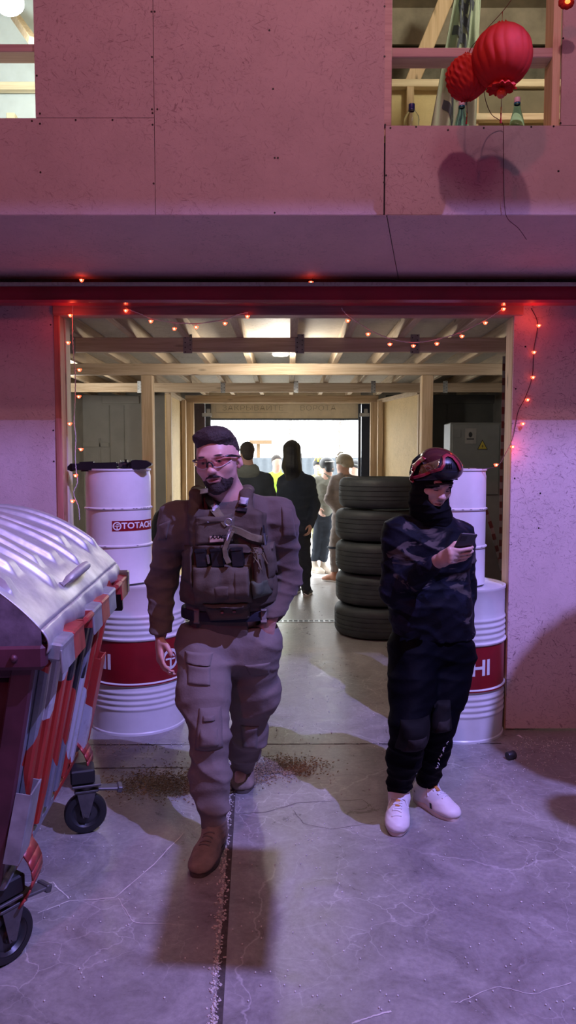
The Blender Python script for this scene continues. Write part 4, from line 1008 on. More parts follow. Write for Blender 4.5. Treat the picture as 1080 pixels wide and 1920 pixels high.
def string(label, pts, mat, bulbs, sockets=True, r=.0022, offs=None):
    e = empty('string_lights', tuple(at(*pts[0])), label, 'string lights', 'strings of red flower lights round the doorway')
    P = [at(*p) for p in pts]; Q = []
    for i in range(len(P)-1):
        a, b, c, d = P[max(i-1, 0)], P[i], P[i+1], P[min(i+2, len(P)-1)]
        for k in range(10):
            t = k/10; Q.append(.5*((2*b)+(c-a)*t+(2*a-5*b+4*c-d)*t*t+(3*b-a-3*c+d)*t**3))
    Q.append(P[-1]); m = MB(); m.tube(Q, r, 6)
    if mat is M_wwire:      # second strand twisted round the first
        W2 = []; L_ = 0
        for i, q in enumerate(Q):
            if i: L_ += (q-Q[i-1]).length
            W2.append(q+Vector((.003*math.sin(L_*260), -.003*math.cos(L_*260), .003*math.cos(L_*260))))
        m.tube(W2, r*.9, 6)
    for (bx, by, bY) in bulbs:
        p = at(bx, by, bY); near = min(Q, key=lambda q: (q-p).length); m.tube([near, (near+p)/2+Vector((0, -.002, .004)), p+Vector((0, .002, .008))], .0016, 5)
    m.build('wire', mat, e, smooth=60)
    for (bx, by, bY) in bulbs: bulb(e, at(bx, by, bY))
F_ = YW-.03
string('string of red lights running down the inside of the left door post', [(137, 560, F_), (136, 600, F_), (137, 650, F_-.0), (141, 700, F_), (141, 745, F_), (139, 790, F_), (142, 820, F_), (141, 855, F_), (143, 885, F_), (145, 905, F_), (138, 925, F_), (147, 950, F_), (149, 975, F_)], M_wwire,
       [(132, 592, F_-.01), (128, 643, F_-.01), (149, 694, F_-.01), (148, 744, F_-.01), (131, 795, F_-.01), (152, 843, F_-.01), (142, 892, F_-.01), (136, 940, F_-.01)])
string('sagging string of red lights along the header on its left half', [(236, 578, F_), (262, 588, F_), (283, 597, F_), (326, 605, F_), (345, 606, F_), (368, 607, F_), (400, 603, F_), (420, 600, F_), (445, 590, F_), (465, 586, F_)], M_wwire,
       [(236, 583, F_-.01), (283, 603, F_-.01), (327, 617, F_-.01), (368, 614, F_-.01), (422, 607, F_-.01), (464, 594, F_-.01)])
string('sagging string of red lights along the header on its right half', [(640, 578, F_), (653, 592, F_), (692, 618, F_), (732, 635, F_), (775, 642, F_), (820, 636, F_), (866, 622, F_), (910, 600, F_), (935, 584, F_), (944, 578, F_)], M_wwire,
       [(652, 602, F_-.01), (690, 627, F_-.01), (731, 646, F_-.01), (775, 649, F_-.01), (819, 645, F_-.01), (866, 631, F_-.01), (910, 606, F_-.01), (944, 580, F_-.01)])
G_ = YW-.012
string('string of red lights down the right wall board to the plain barrel', [(996, 578, G_), (1008, 607, G_), (1001, 655, G_), (998, 705, G_), (985, 745, G_), (972, 770, G_), (966, 800, G_), (960, 825, G_-.01), (947, 852, 4.27), (932, 874, 4.26), (905, 879, 4.26), (886, 877, 4.30), (878, 879, 4.34)], M_dwire,
       [(1010, 611, G_-.012), (1001, 661, G_-.012), (999, 708, G_-.012), (989, 750, G_-.012), (980, 795, G_-.012), (961, 838, G_-.012), (930, 872, 4.25)])
# three buds above the beam
for (px, py, lb) in ((153, 526, 'red flower light above the steel beam at its left end'), (583, 530, 'red flower light above the middle of the steel beam')):
    e = empty('flower_light', tuple(at(px, py, 4.15)), lb, 'light', 'red lights above the steel beam'); bulb(e, at(px, py, 4.15)); m = MB(); q = at(px, py, 4.15); m.tube([q+Vector((0, 0, .005)), q+Vector((.01, .03, .03))], .0015, 5); m.build('wire', M_dwire, e)
# the strings really glow: soft red point lamps by the biggest clusters
lamp('string_glow', 'POINT', tuple(at(1000, 590, 4.2)), (1, .08, .03), .4, .02); lamp('string_glow', 'POINT', tuple(at(961, 842, 4.24)), (1, .08, .03), .35, .02); lamp('string_glow', 'POINT', tuple(at(131, 600, 4.2)), (1, .08, .03), .35, .02)
# ------------------------------------------------------------------ litter
M_pel = simple('white_airsoft_pellet', (.72, .70, .66), .4); M_chip = simple('wood_chips', (.30, .21, .13), .9, var=.5, scale=90)
m = MB(); rnd = random.Random(11)
def pellet(p, r=.003): m.sphere((p.x, p.y, r), r, n=6, m=4)
for i in range(420):
    y = 1395+rnd.random()**1.7*500; x = rnd.uniform(60, 1080); pellet(fl(x, y))
for i in range(160): pellet(fl(rnd.uniform(960, 1080), rnd.uniform(1382, 1400)+rnd.random()**2*50), .0028)
for i in range(90): pellet(fl(rnd.uniform(165, 345), rnd.uniform(1392, 1415)), .0028)
for i in range(160): pellet(fl(rnd.uniform(430, 740), rnd.uniform(1200, 1395)), .003)
o = m.build('pellets', M_pel, smooth=60, loc=(0, 3, 0)); tag(o, 'tiny white pellets strewn over the concrete floor', 'pellets', None, 'stuff')
m = MB()
def chips(cx_, cy_, sx_, sy_, n, z=.004):
    for i in range(n):
        x = rnd.gauss(cx_, sx_); y = rnd.gauss(cy_, sy_)
        if y < 1180: continue
        p = fl(x, y); s = rnd.uniform(.004, .012); m.box((p.x, p.y, .0015+rnd.random()*z), (s, s*.35, s*.25), (rnd.uniform(-.4, .4), rnd.uniform(-.4, .4), rnd.uniform(0, 3)))
chips(300, 1470, 45, 14, 2100, .012); chips(525, 1440, 42, 10, 1500, .012); chips(480, 1452, 16, 10, 500)
o = m.build('wood_chips', M_chip, smooth=None, loc=(0, 3.6, 0)); tag(o, 'scattered wood chips on the floor behind the walking man', 'wood chips', None, 'stuff')
p = fl(957, 1424); e = empty('metal_cap', (p.x, p.y, 0), 'small dark metal cap lying on the floor near the right wall post', 'cap'); R_ = Matrix.Rotation(PI/2, 3, 'Y') 
m = MB(); m.lathe([(0, -.022), (.019, -.022), (.021, -.018), (.021, .014), (.023, .016), (.023, .024), (.017, .024), (.017, -.01), (0, -.01)], (p.x, p.y, .023), 24, Matrix.Rotation(.4, 3, 'Z') @ R_); m.build('shell', M_hub, e)
wire('paper_scrap', [(966, 1382, 4.24), (972, 1379, 4.22), (978, 1383, 4.2), (981, 1388, 4.17)], .004, M_white, 'thin pale strip curling on the floor by the right post', 'scrap')

# added cloth, unseen above the view, cut to shade a strip of floor
Lv = Vector((2.4, 0.6, 5.65)); S_ = [(-.44, 2.25), (-.06, 2.22), (-.03, 2.95), (-.46, 3.0)]
m = MB(); m._add([Lv.lerp(Vector((a, b, 0)), .42) for a, b in S_], [(0, 1, 2, 3)]); c_ = Lv.lerp(Vector((-.25, 2.6, 0)), .42)
o = m.build('added_shade_cloth', simple('plain_dark_cloth', (.2, .18, .2), .9), smooth=None, loc=tuple(c_)); solid(o, .003, 0); tag(o, 'added unseen dark cloth strung high to shade the hall floor', 'cloth')
m = MB()
for a, b in S_: q = Lv.lerp(Vector((a, b, 0)), .42); m.tube([q, (q.x, q.y, 6.2)], .002, 5)
lw = m.build('suspension_cords', M_dwire, o)
# ------------------------------------------------------------------ implicit surfaces for people and cloth
from mathutils.bvhtree import BVHTree
def axis(segs):
    """segs: list of (start, end, step) contiguous"""
    out = []
    for (a, b, h) in segs: out += list(np.arange(a, b-1e-6, h))
    out.append(segs[-1][1]); return np.array(out, dtype=np.float64)
class Field:
    def __init__(s, xs, ys, zs):
        s.x, s.y, s.z = xs, ys, zs; s.f = np.full((len(xs), len(ys), len(zs)), 0.6, dtype=np.float32)
        s.h = max(np.diff(xs).max(), np.diff(ys).max(), np.diff(zs).max())
    def reg(s, lo, hi, m):
        sl = []
        for c, l, h in zip((s.x, s.y, s.z), lo, hi):
            i0 = max(0, int(np.searchsorted(c, l-m))-1); i1 = min(len(c), int(np.searchsorted(c, h+m))+1); sl.append(slice(i0, max(i1, i0)))
        return tuple(sl), s.x[sl[0]][:, None, None], s.y[sl[1]][None, :, None], s.z[sl[2]][None, None, :]
    def put(s, d, sl, k, op='add'):
        a = s.f[sl]; d = d.astype(np.float32)
        if op == 'add':
            h = np.maximum(k-np.abs(a-d), 0)/max(k, 1e-6); s.f[sl] = np.minimum(a, d)-h*h*k*.25
        elif op == 'sub':
            d = -d; h = np.maximum(k-np.abs(a-d), 0)/max(k, 1e-6); s.f[sl] = np.maximum(a, d)+h*h*k*.25
        elif op == 'and':
            s.f[sl] = np.maximum(a, d)
    def cone(s, a, b, ra, rb, k=.02, op='add', flat=None):
        a = np.array(a, float); b = np.array(b, float); R = max(ra, rb)*(1.0 if flat is None else max(1, flat[1])); m = k+3*s.h+.004
        sl, X, Y, Z = s.reg(np.minimum(a, b)-R, np.maximum(a, b)+R, m)
        ab = b-a; L2 = max(ab@ab, 1e-9)
        px, py, pz = X-a[0], Y-a[1], Z-a[2]
        t = np.clip((px*ab[0]+py*ab[1]+pz*ab[2])/L2, 0, 1)
        dx, dy, dz = px-t*ab[0], py-t*ab[1], pz-t*ab[2]
        if flat is not None:
            n = np.array(flat[0], float); n /= np.linalg.norm(n); q = (dx*n[0]+dy*n[1]+dz*n[2])*(1/flat[1]-1)
            dx, dy, dz = dx+q*n[0], dy+q*n[1], dz+q*n[2]
        d = np.sqrt(dx*dx+dy*dy+dz*dz)-(ra+(rb-ra)*t)
        s.put(d, sl, k, op); return s
    def chain(s, pts, rad, k=.02, **kw):
        for i in range(len(pts)-1): s.cone(pts[i], pts[i+1], rad[i], rad[i+1], k, **kw)
        return s
    def ell(s, c, r, R=None, k=.02, op='add'):
        c = np.array(c, float); r = np.array(r if hasattr(r, '__len__') else (r,)*3, float); m = k+3*s.h+.004; B = r.max() if R is not None else r
        sl, X, Y, Z = s.reg(c-B, c+B, m); px, py, pz = X-c[0], Y-c[1], Z-c[2]
        if R is not None:
            M = np.array(R).T; px, py, pz = M[0, 0]*px+M[0, 1]*py+M[0, 2]*pz, M[1, 0]*px+M[1, 1]*py+M[1, 2]*pz, M[2, 0]*px+M[2, 1]*py+M[2, 2]*pz
        k0 = np.sqrt((px/r[0])**2+(py/r[1])**2+(pz/r[2])**2); k1 = np.sqrt((px/r[0]**2)**2+(py/r[1]**2)**2+(pz/r[2]**2)**2)+1e-9
        s.put(k0*(k0-1)/k1, sl, k, op); return s
    def box(s, c, hs, R=None, rad=.01, k=.01, op='add'):
        c = np.array(c, float); hs = np.array(hs, float); m = k+3*s.h+.004; B = np.linalg.norm(hs) if R is not None else hs
        sl, X, Y, Z = s.reg(c-B, c+B, m); px, py, pz = X-c[0], Y-c[1], Z-c[2]
        if R is not None:
            M = np.array(R).T; px, py, pz = M[0, 0]*px+M[0, 1]*py+M[0, 2]*pz, M[1, 0]*px+M[1, 1]*py+M[1, 2]*pz, M[2, 0]*px+M[2, 1]*py+M[2, 2]*pz
        qx, qy, qz = np.abs(px)-hs[0]+rad, np.abs(py)-hs[1]+rad, np.abs(pz)-hs[2]+rad
        d = np.sqrt(np.maximum(qx, 0)**2+np.maximum(qy, 0)**2+np.maximum(qz, 0)**2)+np.minimum(np.maximum(qx, np.maximum(qy, qz)), 0)-rad
        s.put(d, sl, k, op); return s
    def plane(s, p, n, k=0.0):
        """keep only the side where (x-p).n < 0"""
        n = np.array(n, float); n /= np.linalg.norm(n); p = np.array(p, float)
        d = ((s.x-p[0])*n[0])[:, None, None]+((s.y-p[1])*n[1])[None, :, None]+((s.z-p[2])*n[2])[None, None, :]
        s.f = np.maximum(s.f, d.astype(np.float32)); return s
    def folds(s, amp, freq=(22, 22, 14), seed=0, sharp=.6, mask=None, warp=1.3):
        rnd = np.random.RandomState(seed); idx = np.nonzero(np.abs(s.f) < 5*s.h+amp)
        X, Y, Z = s.x[idx[0]], s.y[idx[1]], s.z[idx[2]]; fx, fy, fz = freq
        ph = rnd.uniform(0, 6.28, 12)
        w1 = np.sin(X*fx*.5+ph[0]+np.sin(Z*fz*.6+ph[1])); w2 = np.sin(Y*fy*.45+ph[2]+np.sin(X*fx*.4+ph[3])); w3 = np.sin(Z*fz*.5+ph[4]+w1)
        n1 = np.sin(X*fx+Z*fz*.8+warp*w2+ph[5]); n2 = np.sin(Y*fy-Z*fz*1.3+warp*w1+ph[6]); n3 = np.sin(Z*fz*2.1+X*fx*.35+warp*w3*1.6+ph[7]); n4 = np.sin(Z*fz*3.7-X*fx*.9+Y*fy*.6+warp*w2*2+ph[8])
        v = (1-np.abs(n1))*.35+(1-np.abs(n2))*.25+(1-np.abs(n3))**(1/sharp)*.55+(1-np.abs(n4))*.25-.65
        a = amp if mask is None else amp*mask(X, Y, Z)
        s.f[idx] -= (v*a).astype(np.float32); return s
    def mesh(s):
        f = s.f; ins = f < 0
        nx, ny, nz = f.shape
        c = np.zeros((nx-1, ny-1, nz-1), np.uint8)
        for dx in (0, 1):
            for dy in (0, 1):
                for dz in (0, 1): c += ins[dx:nx-1+dx, dy:ny-1+dy, dz:nz-1+dz]
        I, J, K = np.nonzero((c > 0) & (c < 8)); n = len(I)
        vid = np.full(c.shape, -1, np.int32); vid[I, J, K] = np.arange(n)
        acc = np.zeros((n, 3)); cnt = np.zeros(n)
        co = [(0,0,0),(1,0,0),(0,1,0),(1,1,0),(0,0,1),(1,0,1),(0,1,1),(1,1,1)]
        for (a, b) in ((0,1),(2,3),(4,5),(6,7),(0,2),(1,3),(4,6),(5,7),(0,4),(1,5),(2,6),(3,7)):
            A, B = co[a], co[b]; fa = f[I+A[0], J+A[1], K+A[2]]; fb = f[I+B[0], J+B[1], K+B[2]]
            m = (fa < 0) != (fb < 0); t = np.where(m, fa/(fa-fb+1e-12), 0)
            pa = np.stack([s.x[I+A[0]], s.y[J+A[1]], s.z[K+A[2]]], 1); pb = np.stack([s.x[I+B[0]], s.y[J+B[1]], s.z[K+B[2]]], 1)
            acc += np.where(m[:, None], pa+(pb-pa)*t[:, None], 0); cnt += m
        V = acc/cnt[:, None]; Q = []
        for ax in range(3):
            sl0 = [slice(None)]*3; sl1 = [slice(None)]*3; sl0[ax] = slice(0, -1); sl1[ax] = slice(1, None)
            a_, b_ = ins[tuple(sl0)], ins[tuple(sl1)]; ch = a_ != b_
            P = np.array(np.nonzero(ch)).T; o1, o2 = [(1, 2), (2, 0), (0, 1)][ax]
            ok = (P[:, o1] > 0) & (P[:, o2] > 0) & (P[:, o1] < f.shape[o1]-1) & (P[:, o2] < f.shape[o2]-1); P = P[ok]
            sgn = a_[P[:, 0], P[:, 1], P[:, 2]]
            def cell(d1, d2):
                C = P.copy(); C[:, o1] -= d1; C[:, o2] -= d2; return vid[C[:, 0], C[:, 1], C[:, 2]]
            q = np.stack([cell(1, 1), cell(0, 1), cell(0, 0), cell(1, 0)], 1)
            q[~sgn] = q[~sgn][:, ::-1]; Q.append(q)
        return V, np.concatenate(Q)
def fast_mesh(name, V, Q, mat, parent, smooth_it=0):
    V = V - np.array(origin_of(parent))
    for _ in range(smooth_it):      # light laplacian
        acc = np.zeros_like(V); cnt = np.zeros(len(V))
        for a in range(4):
            i, j = Q[:, a], Q[:, (a+1) % 4]
            for q in range(3): acc[:, q] += np.bincount(i, V[j, q], len(V))+np.bincount(j, V[i, q], len(V))
            cnt += np.bincount(i, minlength=len(V))+np.bincount(j, minlength=len(V))
        V = V*.5+acc/cnt[:, None]*.5
    me = bpy.data.meshes.new(name); me.vertices.add(len(V)); me.vertices.foreach_set('co', V.ravel())
    me.loops.add(len(Q)*4); me.loops.foreach_set('vertex_index', Q.ravel().astype(np.int32))
    me.polygons.add(len(Q)); me.polygons.foreach_set('loop_start', np.arange(0, len(Q)*4, 4, dtype=np.int32)); me.polygons.foreach_set('loop_total', np.full(len(Q), 4, np.int32))
    me.update(calc_edges=True); me.shade_smooth()
    for m in (mat if isinstance(mat, (list, tuple)) else [mat]): me.materials.append(m)
    o = bpy.data.objects.new(name, me); COL.objects.link(o); o.parent = parent; return o
def fld(lo, hi, h): return Field(*[np.arange(a, b+h, h) for a, b in zip(lo, hi)])
def pt(*a): return np.array(at(*a))
# ---- head builder: local frame x = image right, y = backwards, z = up
def head_into(F, C, R, s=1.0, ears=(1, 1), fine=True, mouth=0.0):
    C = np.array(C); R = np.array(R)
    def P(x, y, z): return C+R @ (np.array((x, y, z))*s)
    def E(c, r, k=.02, op='add', rot=None):
        RR = R if rot is None else R @ np.array(Euler(rot).to_matrix()); F.ell(P(*c), np.array(r)*s, RR, k*s, op)
    def K(a, b, ra, rb, k=.015, op='add'): F.cone(P(*a), P(*b), ra*s, rb*s, k*s, op)
    E((0, .018, .035), (.075, .095, .083), .02)
    E((0, -.018, .0), (.067, .078, .085), .03)
    E((0, -.030, -.055), (.055, .058, .058), .03)
    E((0, -.072, -.094), (.024, .020, .019), .028)
    if not fine: 
        K((0, -.088, .008), (0, -.108, -.028), .007, .012, .012); return P
    K((-.036, -.083, .026), (-.012, -.088, .020), .009, .009, .02); K((.036, -.083, .026), (.012, -.088, .020), .009, .009, .02)
    for sx in (-1, 1):
        E((sx*.043, -.062, -.022), (.022, .020, .018), .025)
        E((sx*.031, -.094, .004), (.016, .013, .010), .014, 'sub')
        E((sx*.031, -.0745, .003), (.0125, .0125, .0125), .003)
        K((sx*.020, -.0865, .009), (sx*.042, -.081, .008), .0035, .003, .004)   # upper lid
        K((sx*.021, -.0855, -.005), (sx*.041, -.080, -.004), .0028, .0025, .005)
        E((sx*.0115, -.101, -.031), (.008, .010, .007), .007)
        E((sx*.0065, -.107, -.0395), (.0026, .004, .0022), .003, 'sub')
        K((sx*.012, -.093, -.040), (sx*.026, -.084, -.058), .004, .003, .012)
    K((0, -.086, .014), (0, -.105, -.024), .0065, .0095, .014); E((0, -.108, -.029), (.0105, .010, .009), .008)
    K((-.019, -.087, -.060), (-.004, -.095, -.0565), .0036, .0044, .006); K((.019, -.087, -.060), (.004, -.095, -.0565), .0036, .0044, .006); 
    K((-.016, -.087, -.0665), (.016, -.087, -.0665), .0044, .0044, .006); E((0, -.0925, -.068), (.012, .0055, .005), .006)
    K((-.022, -.090, -.062), (.022, -.090, -.062), .0022, .0022, .003, 'sub'); K((-.006, -.098, -.0625), (.006, -.098, -.0625), .003+mouth, .003+mouth, .004, 'sub')
    E((0, -.088, -.079), (.014, .006, .004), .008, 'sub')
    for sx, on in ((-1, ears[0]), (1, ears[1])):
        if not on: continue
        E((sx*.079, .012, -.004), (.008, .020, .031), .008, rot=(0, sx*-.25, .0)); E((sx*.088, .006, .002), (.006, .010, .017), .004, 'sub')
        E((sx*.076, .004, -.030), (.006, .009, .010), .006)
    return P
def Rm(yaw=0, pitch=0, roll=0):
    """yaw>0 turns the face to image right, pitch>0 looks down, roll>0 tilts image-right side up"""
    return np.array((Matrix.Rotation(yaw, 3, 'Z') @ Matrix.Rotation(pitch, 3, 'X') @ Matrix.Rotation(-roll, 3, 'Y')))
def skin_mat(name, base, lip=(.42, .13, .12), lipc=None, R=None, s=1.0, origin=(0, 0, 0), zones=()):
    m, nt, b = new_mat(name); v = coords(nt)
    col = ramp(nt, noise(nt, v, 25, 4), [(.3, tuple(c*.88 for c in base)), (.7, tuple(min(1, c*1.08) for c in base))])
    for (c, r, cc, soft) in zones:          # soft ellipsoidal tint zones in the object's own space
        mp = nd(nt, 'ShaderNodeMapping', vector_type='TEXTURE'); mp.inputs['Location'].default_value = tuple(Vector(c)-Vector(origin)); mp.inputs['Scale'].default_value = r
        if R is not None: mp.inputs['Rotation'].default_value = Matrix(R.tolist()).to_euler()
        tc = nd(nt, 'ShaderNodeTexCoord'); nt.links.new(tc.outputs['Object'], mp.inputs['Vector'])
        ln = nd(nt, 'ShaderNodeVectorMath', operation='LENGTH'); nt.links.new(mp.outputs['Vector'], ln.inputs[0])
        col = mixc(nt, ramp(nt, ln.outputs['Value'], [(1-soft, 1.0), (1.0, 0.0)]), col, cc)
    nt.links.new(col, b.inputs['Base Color']); b.inputs['Roughness'].default_value = .48
    b.inputs['Subsurface Weight'].default_value = .12; b.inputs['Subsurface Radius'].default_value = (.01, .004, .002); b.inputs['Subsurface Scale'].default_value = .5
    bump(nt, b, noise(nt, v, 350, 2), .08, .001); return m
def cloth_mat(name, base, var=.15, scale=8, weave=350, wst=.25, rough=.85, blot=None, sheen=.0):
    m, nt, b = new_mat(name); v = coords(nt)
    col = ramp(nt, noise(nt, v, scale, 5, .6), [(.3, tuple(c*(1-var) for c in base)), (.7, tuple(min(1, c*(1+var)) for c in base))])
    if blot:
        for i, (cc, sc, lo, hi, st) in enumerate(blot):
            f = noise(nt, coords(nt, (1.0, 1.0, st), (0, .3*i, .5*i)), sc, 3, .55, .9); col = mixc(nt, ramp(nt, f, [(lo, 0.0), (hi, 1.0)]), col, cc)
    nt.links.new(col, b.inputs['Base Color']); b.inputs['Roughness'].default_value = rough; b.inputs['Specular IOR Level'].default_value = .22 if max(base) > .03 else .06
    if sheen: b.inputs['Sheen Weight'].default_value = sheen
    p = bump(nt, b, noise(nt, v, weave, 2), wst, .0015); bump(nt, b, noise(nt, v, 40, 4, .6), .35, .006, p); return m
def hand_into(F, wrist, palm_dir, finger_dir, side, s=1.0, curl=.6, thumb_up=None, spread=.10):
    """generic relaxed hand: wrist point, direction to knuckles, palm normal 'side' (palm faces this), across = palm_dir x side"""
    d = np.array(palm_dir, float); d /= np.linalg.norm(d); n = np.array(side, float); n -= d*(n@d); n /= np.linalg.norm(n); a = np.cross(d, n)*finger_dir
    w = np.array(wrist, float)
    F.cone(w-d*.01*s, w+d*.03*s, .024*s, .026*s, .015, flat=(n, .8))
    for t in (-.027, -.009, .009, .026):
        F.cone(w+d*.02*s+a*t*.6*s, w+d*.085*s+a*t*s, .014*s, .0125*s, .014)
    L = [(.040, .026, .020), (.045, .029, .022), (.042, .027, .021), (.033, .021, .018)]
    for i, t in enumerate((.029, .0095, -.010, -.028)):
        p = w+d*(.088-.004*abs(i-1))*s+a*t*s; ang_ = curl*(.35+.08*i); dirv = d+a*(1.5-i)*spread*.4
        for j, ln in enumerate(L[i]):
            dd = dirv*math.cos(ang_)+n*math.sin(ang_); dd /= np.linalg.norm(dd); q = p+dd*ln*s
            F.cone(p, q, (.0095-.0009*j)*s, (.0088-.0010*j)*s, .004); p = q; ang_ += curl*(.75 if j == 0 else .55)
    p = w+d*.022*s+a*.026*s; q = p+(d*.6+a*.55+n*.45)*.040*s; F.cone(p, q, .014*s, .0115*s, .012)
    r_ = q+(d*.85+a*.10+n*.45)*.030*s; F.cone(q, r_, .0110*s, .0098*s, .004); F.cone(r_, r_+(d*.9-a*.15+n*.3)*.022*s, .0098*s, .0075*s, .004)
def drape(tree, x0, y0, x1, y1, Yh, thick, name, mat, parent, nu=14, nv=14, skew=0.0, rnd=.18, fn=None, off=0.0, corners=None, lift=0.0):
    """a padded patch laid on the surface held by tree; outline given as corner pixels"""
    C = corners or [(x0+skew, y0), (x1+skew, y0), (x1, y1), (x0, y1)]
    top = []; base = []
    for j in range(nv+1):
        for i in range(nu+1):
            u, v = i/nu, j/nv
            px = (C[0][0]*(1-u)+C[1][0]*u)*(1-v)+(C[3][0]*(1-u)+C[2][0]*u)*v; py = (C[0][1]*(1-u)+C[1][1]*u)*(1-v)+(C[3][1]*(1-u)+C[2][1]*u)*v
            p = at(px, py, Yh); o0 = Vector((p.x, Yh-.6, p.z)); h = tree.ray_cast(o0, Vector((0, 1, 0)), 1.4)[0]
            b = Vector(h) if h is not None else Vector((p.x, Yh, p.z))
            e = min(u, 1-u, v, 1-v)/rnd; e = 1 if e >= 1 else math.sqrt(max(0, 1-(1-e)**2))
            t = (thick*(.25+.75*e) if fn is None else fn(u, v, e))+off
            base.append(b+Vector((0, .004, 0))); top.append(b+Vector((0, -t, lift*e)))
    m = MB(); n = nu+1
    fs = [(j*n+i, (j+1)*n+i, (j+1)*n+i+1, j*n+i+1) for j in range(nv) for i in range(nu)]; N_ = n*(nv+1)
    fb = [tuple(N_+q for q in reversed(f)) for f in fs]
    edge = [i for i in range(n)]+[j*n+nu for j in range(1, nv+1)]+[nv*n+i for i in range(nu-1, -1, -1)]+[j*n for j in range(nv-1, 0, -1)]
    fe = [(edge[k], edge[(k+1) % len(edge)], N_+edge[(k+1) % len(edge)], N_+edge[k]) for k in range(len(edge))]
    m._add(top+base, [tuple(reversed(f)) for f in fs]+[tuple(reversed(f)) for f in fb]+[tuple(reversed(f)) for f in fe]); return m.build(name, mat, parent, smooth=60)
def strap(tree, pts, Yh, w, thick, name, mat, parent, off=0.0):
    """a webbing band draped along a pixel path"""
    P = []
    for i in range(len(pts)-1):
        for k in range(6): t = k/6; P.append((pts[i][0]*(1-t)+pts[i+1][0]*t, pts[i][1]*(1-t)+pts[i+1][1]*t))
    P.append(pts[-1]); rows = []
    for i, (x, y) in enumerate(P):
        a = P[max(0, i-1)]; b = P[min(len(P)-1, i+1)]; d = Vector((b[0]-a[0], b[1]-a[1])).normalized(); n = Vector((-d.y, d.x))*w/2; row = []
        for s_ in (-1, -.8, 0, .8, 1):
            p = at(x+n.x*s_, y+n.y*s_, Yh); h = tree.ray_cast(Vector((p.x, Yh-.6, p.z)), Vector((0, 1, 0)), 1.4)[0]
            q = Vector(h) if h is not None else (rows[-1][2] if rows else Vector((p.x, Yh, p.z)))*1.0
            if h is None: q = Vector((p.x, q.y, p.z))
            row.append(q-Vector((0, off+(thick if abs(s_) < .9 else .0), 0)))
        rows.append(row)
    m = MB(); vs = [p for r_ in rows for p in r_]; fs = [(i*5+k, i*5+k+1, (i+1)*5+k+1, (i+1)*5+k) for i in range(len(rows)-1) for k in range(4)]
    m._add(vs, fs); o = m.build(name, mat, parent, smooth=60); solid(o, .003, 0); return o
def bvh(*objs):
    V = []; Fc = []
    for o in objs:
        off = np.array(origin_of(o)); n = len(V); me = o.data; a = np.empty(len(me.vertices)*3); me.vertices.foreach_get('co', a); V += (a.reshape(-1, 3)+off).tolist(); Fc += [tuple(i+n for i in p.vertices) for p in me.polygons]
    return BVHTree.FromPolygons(V, Fc)
def boot(name, heel, toe, w, mat, solemat, parent, shaft=None, h=.006, lace=None, shoe=False, lift=0.0):
    """heel/toe: world floor points; shaft: (point, radius) the ankle opening"""
    heel = np.array(heel, float); toe = np.array(toe, float); d = toe-heel; L_ = np.linalg.norm(d); d /= L_; up = np.array((0, 0, 1.)); up -= d*(up@d); up /= np.linalg.norm(up); sd = np.cross(d, up)
    lo = np.minimum(heel, toe)-.09; hi = np.maximum(heel, toe)+.09; hi[2] = max(hi[2], (shaft[0][2]+.05) if shaft else .2); lo[2] = min(heel[2], toe[2])-.03
    if shaft is not None: lo = np.minimum(lo, shaft[0]-.08); hi = np.maximum(hi, shaft[0]+.08)
    F = fld(lo, hi, h); r = w/2
    P = lambda t, u, s_=0: heel+d*L_*t+up*u+sd*s_
    F.ell(P(.80, .030), (L_*.24, r*.98, .036), np.stack([d, sd, up], 1), .03); F.ell(P(.62, .036), (L_*.22, r*.86, .045), np.stack([d, sd, up], 1), .03)
    F.cone(P(.36, .05), P(.62, .045), r*.78, r*.75, .03); F.ell(P(.17, .045), (L_*.19, r*.78, .055), np.stack([d, sd, up], 1), .03)
    if shaft is not None: F.cone(P(.22, .07), shaft[0], r*.80, shaft[1], .03); F.cone(P(.50, .06), shaft[0]*.5+P(.25, .09)*.5, r*.55, shaft[1]*.9, .03)
    F.plane(P(0, .016), -up); F.folds(.002 if shoe else .005, (40, 40, 40), 3)
    V, Q = F.mesh(); o = fast_mesh(name, V, Q, mat, parent, 1)
    m = MB(); ol = []
    for k in range(36):
        a = 2*PI*k/36; t = .5+.5*math.cos(a); ww = r*(.80+.24*math.exp(-((t-.72)/.22)**2)-.05*math.exp(-((t-.4)/.15)**2))*abs(math.sin(a))**.55*(1 if math.sin(a) > 0 else -1)
        ol.append((t, ww))
    rings = []
    for (u, g) in ((.0, .94), (.004, 1.0), (.018, 1.0), (.024, .95)): rings.append([Vector(P(-.01+1.02*t, u, ww*g)) for (t, ww) in ol])
    vs = [p for r_ in rings for p in r_]; n = 36; fs = [(i*n+k, i*n+(k+1) % n, (i+1)*n+(k+1) % n, (i+1)*n+k) for i in range(3) for k in range(n)]+[tuple(range(n))[::-1], tuple(3*n+k for k in range(n))]
    m._add(vs, fs); m.build('sole', solemat, o, smooth=50, local=False)
    return o, P
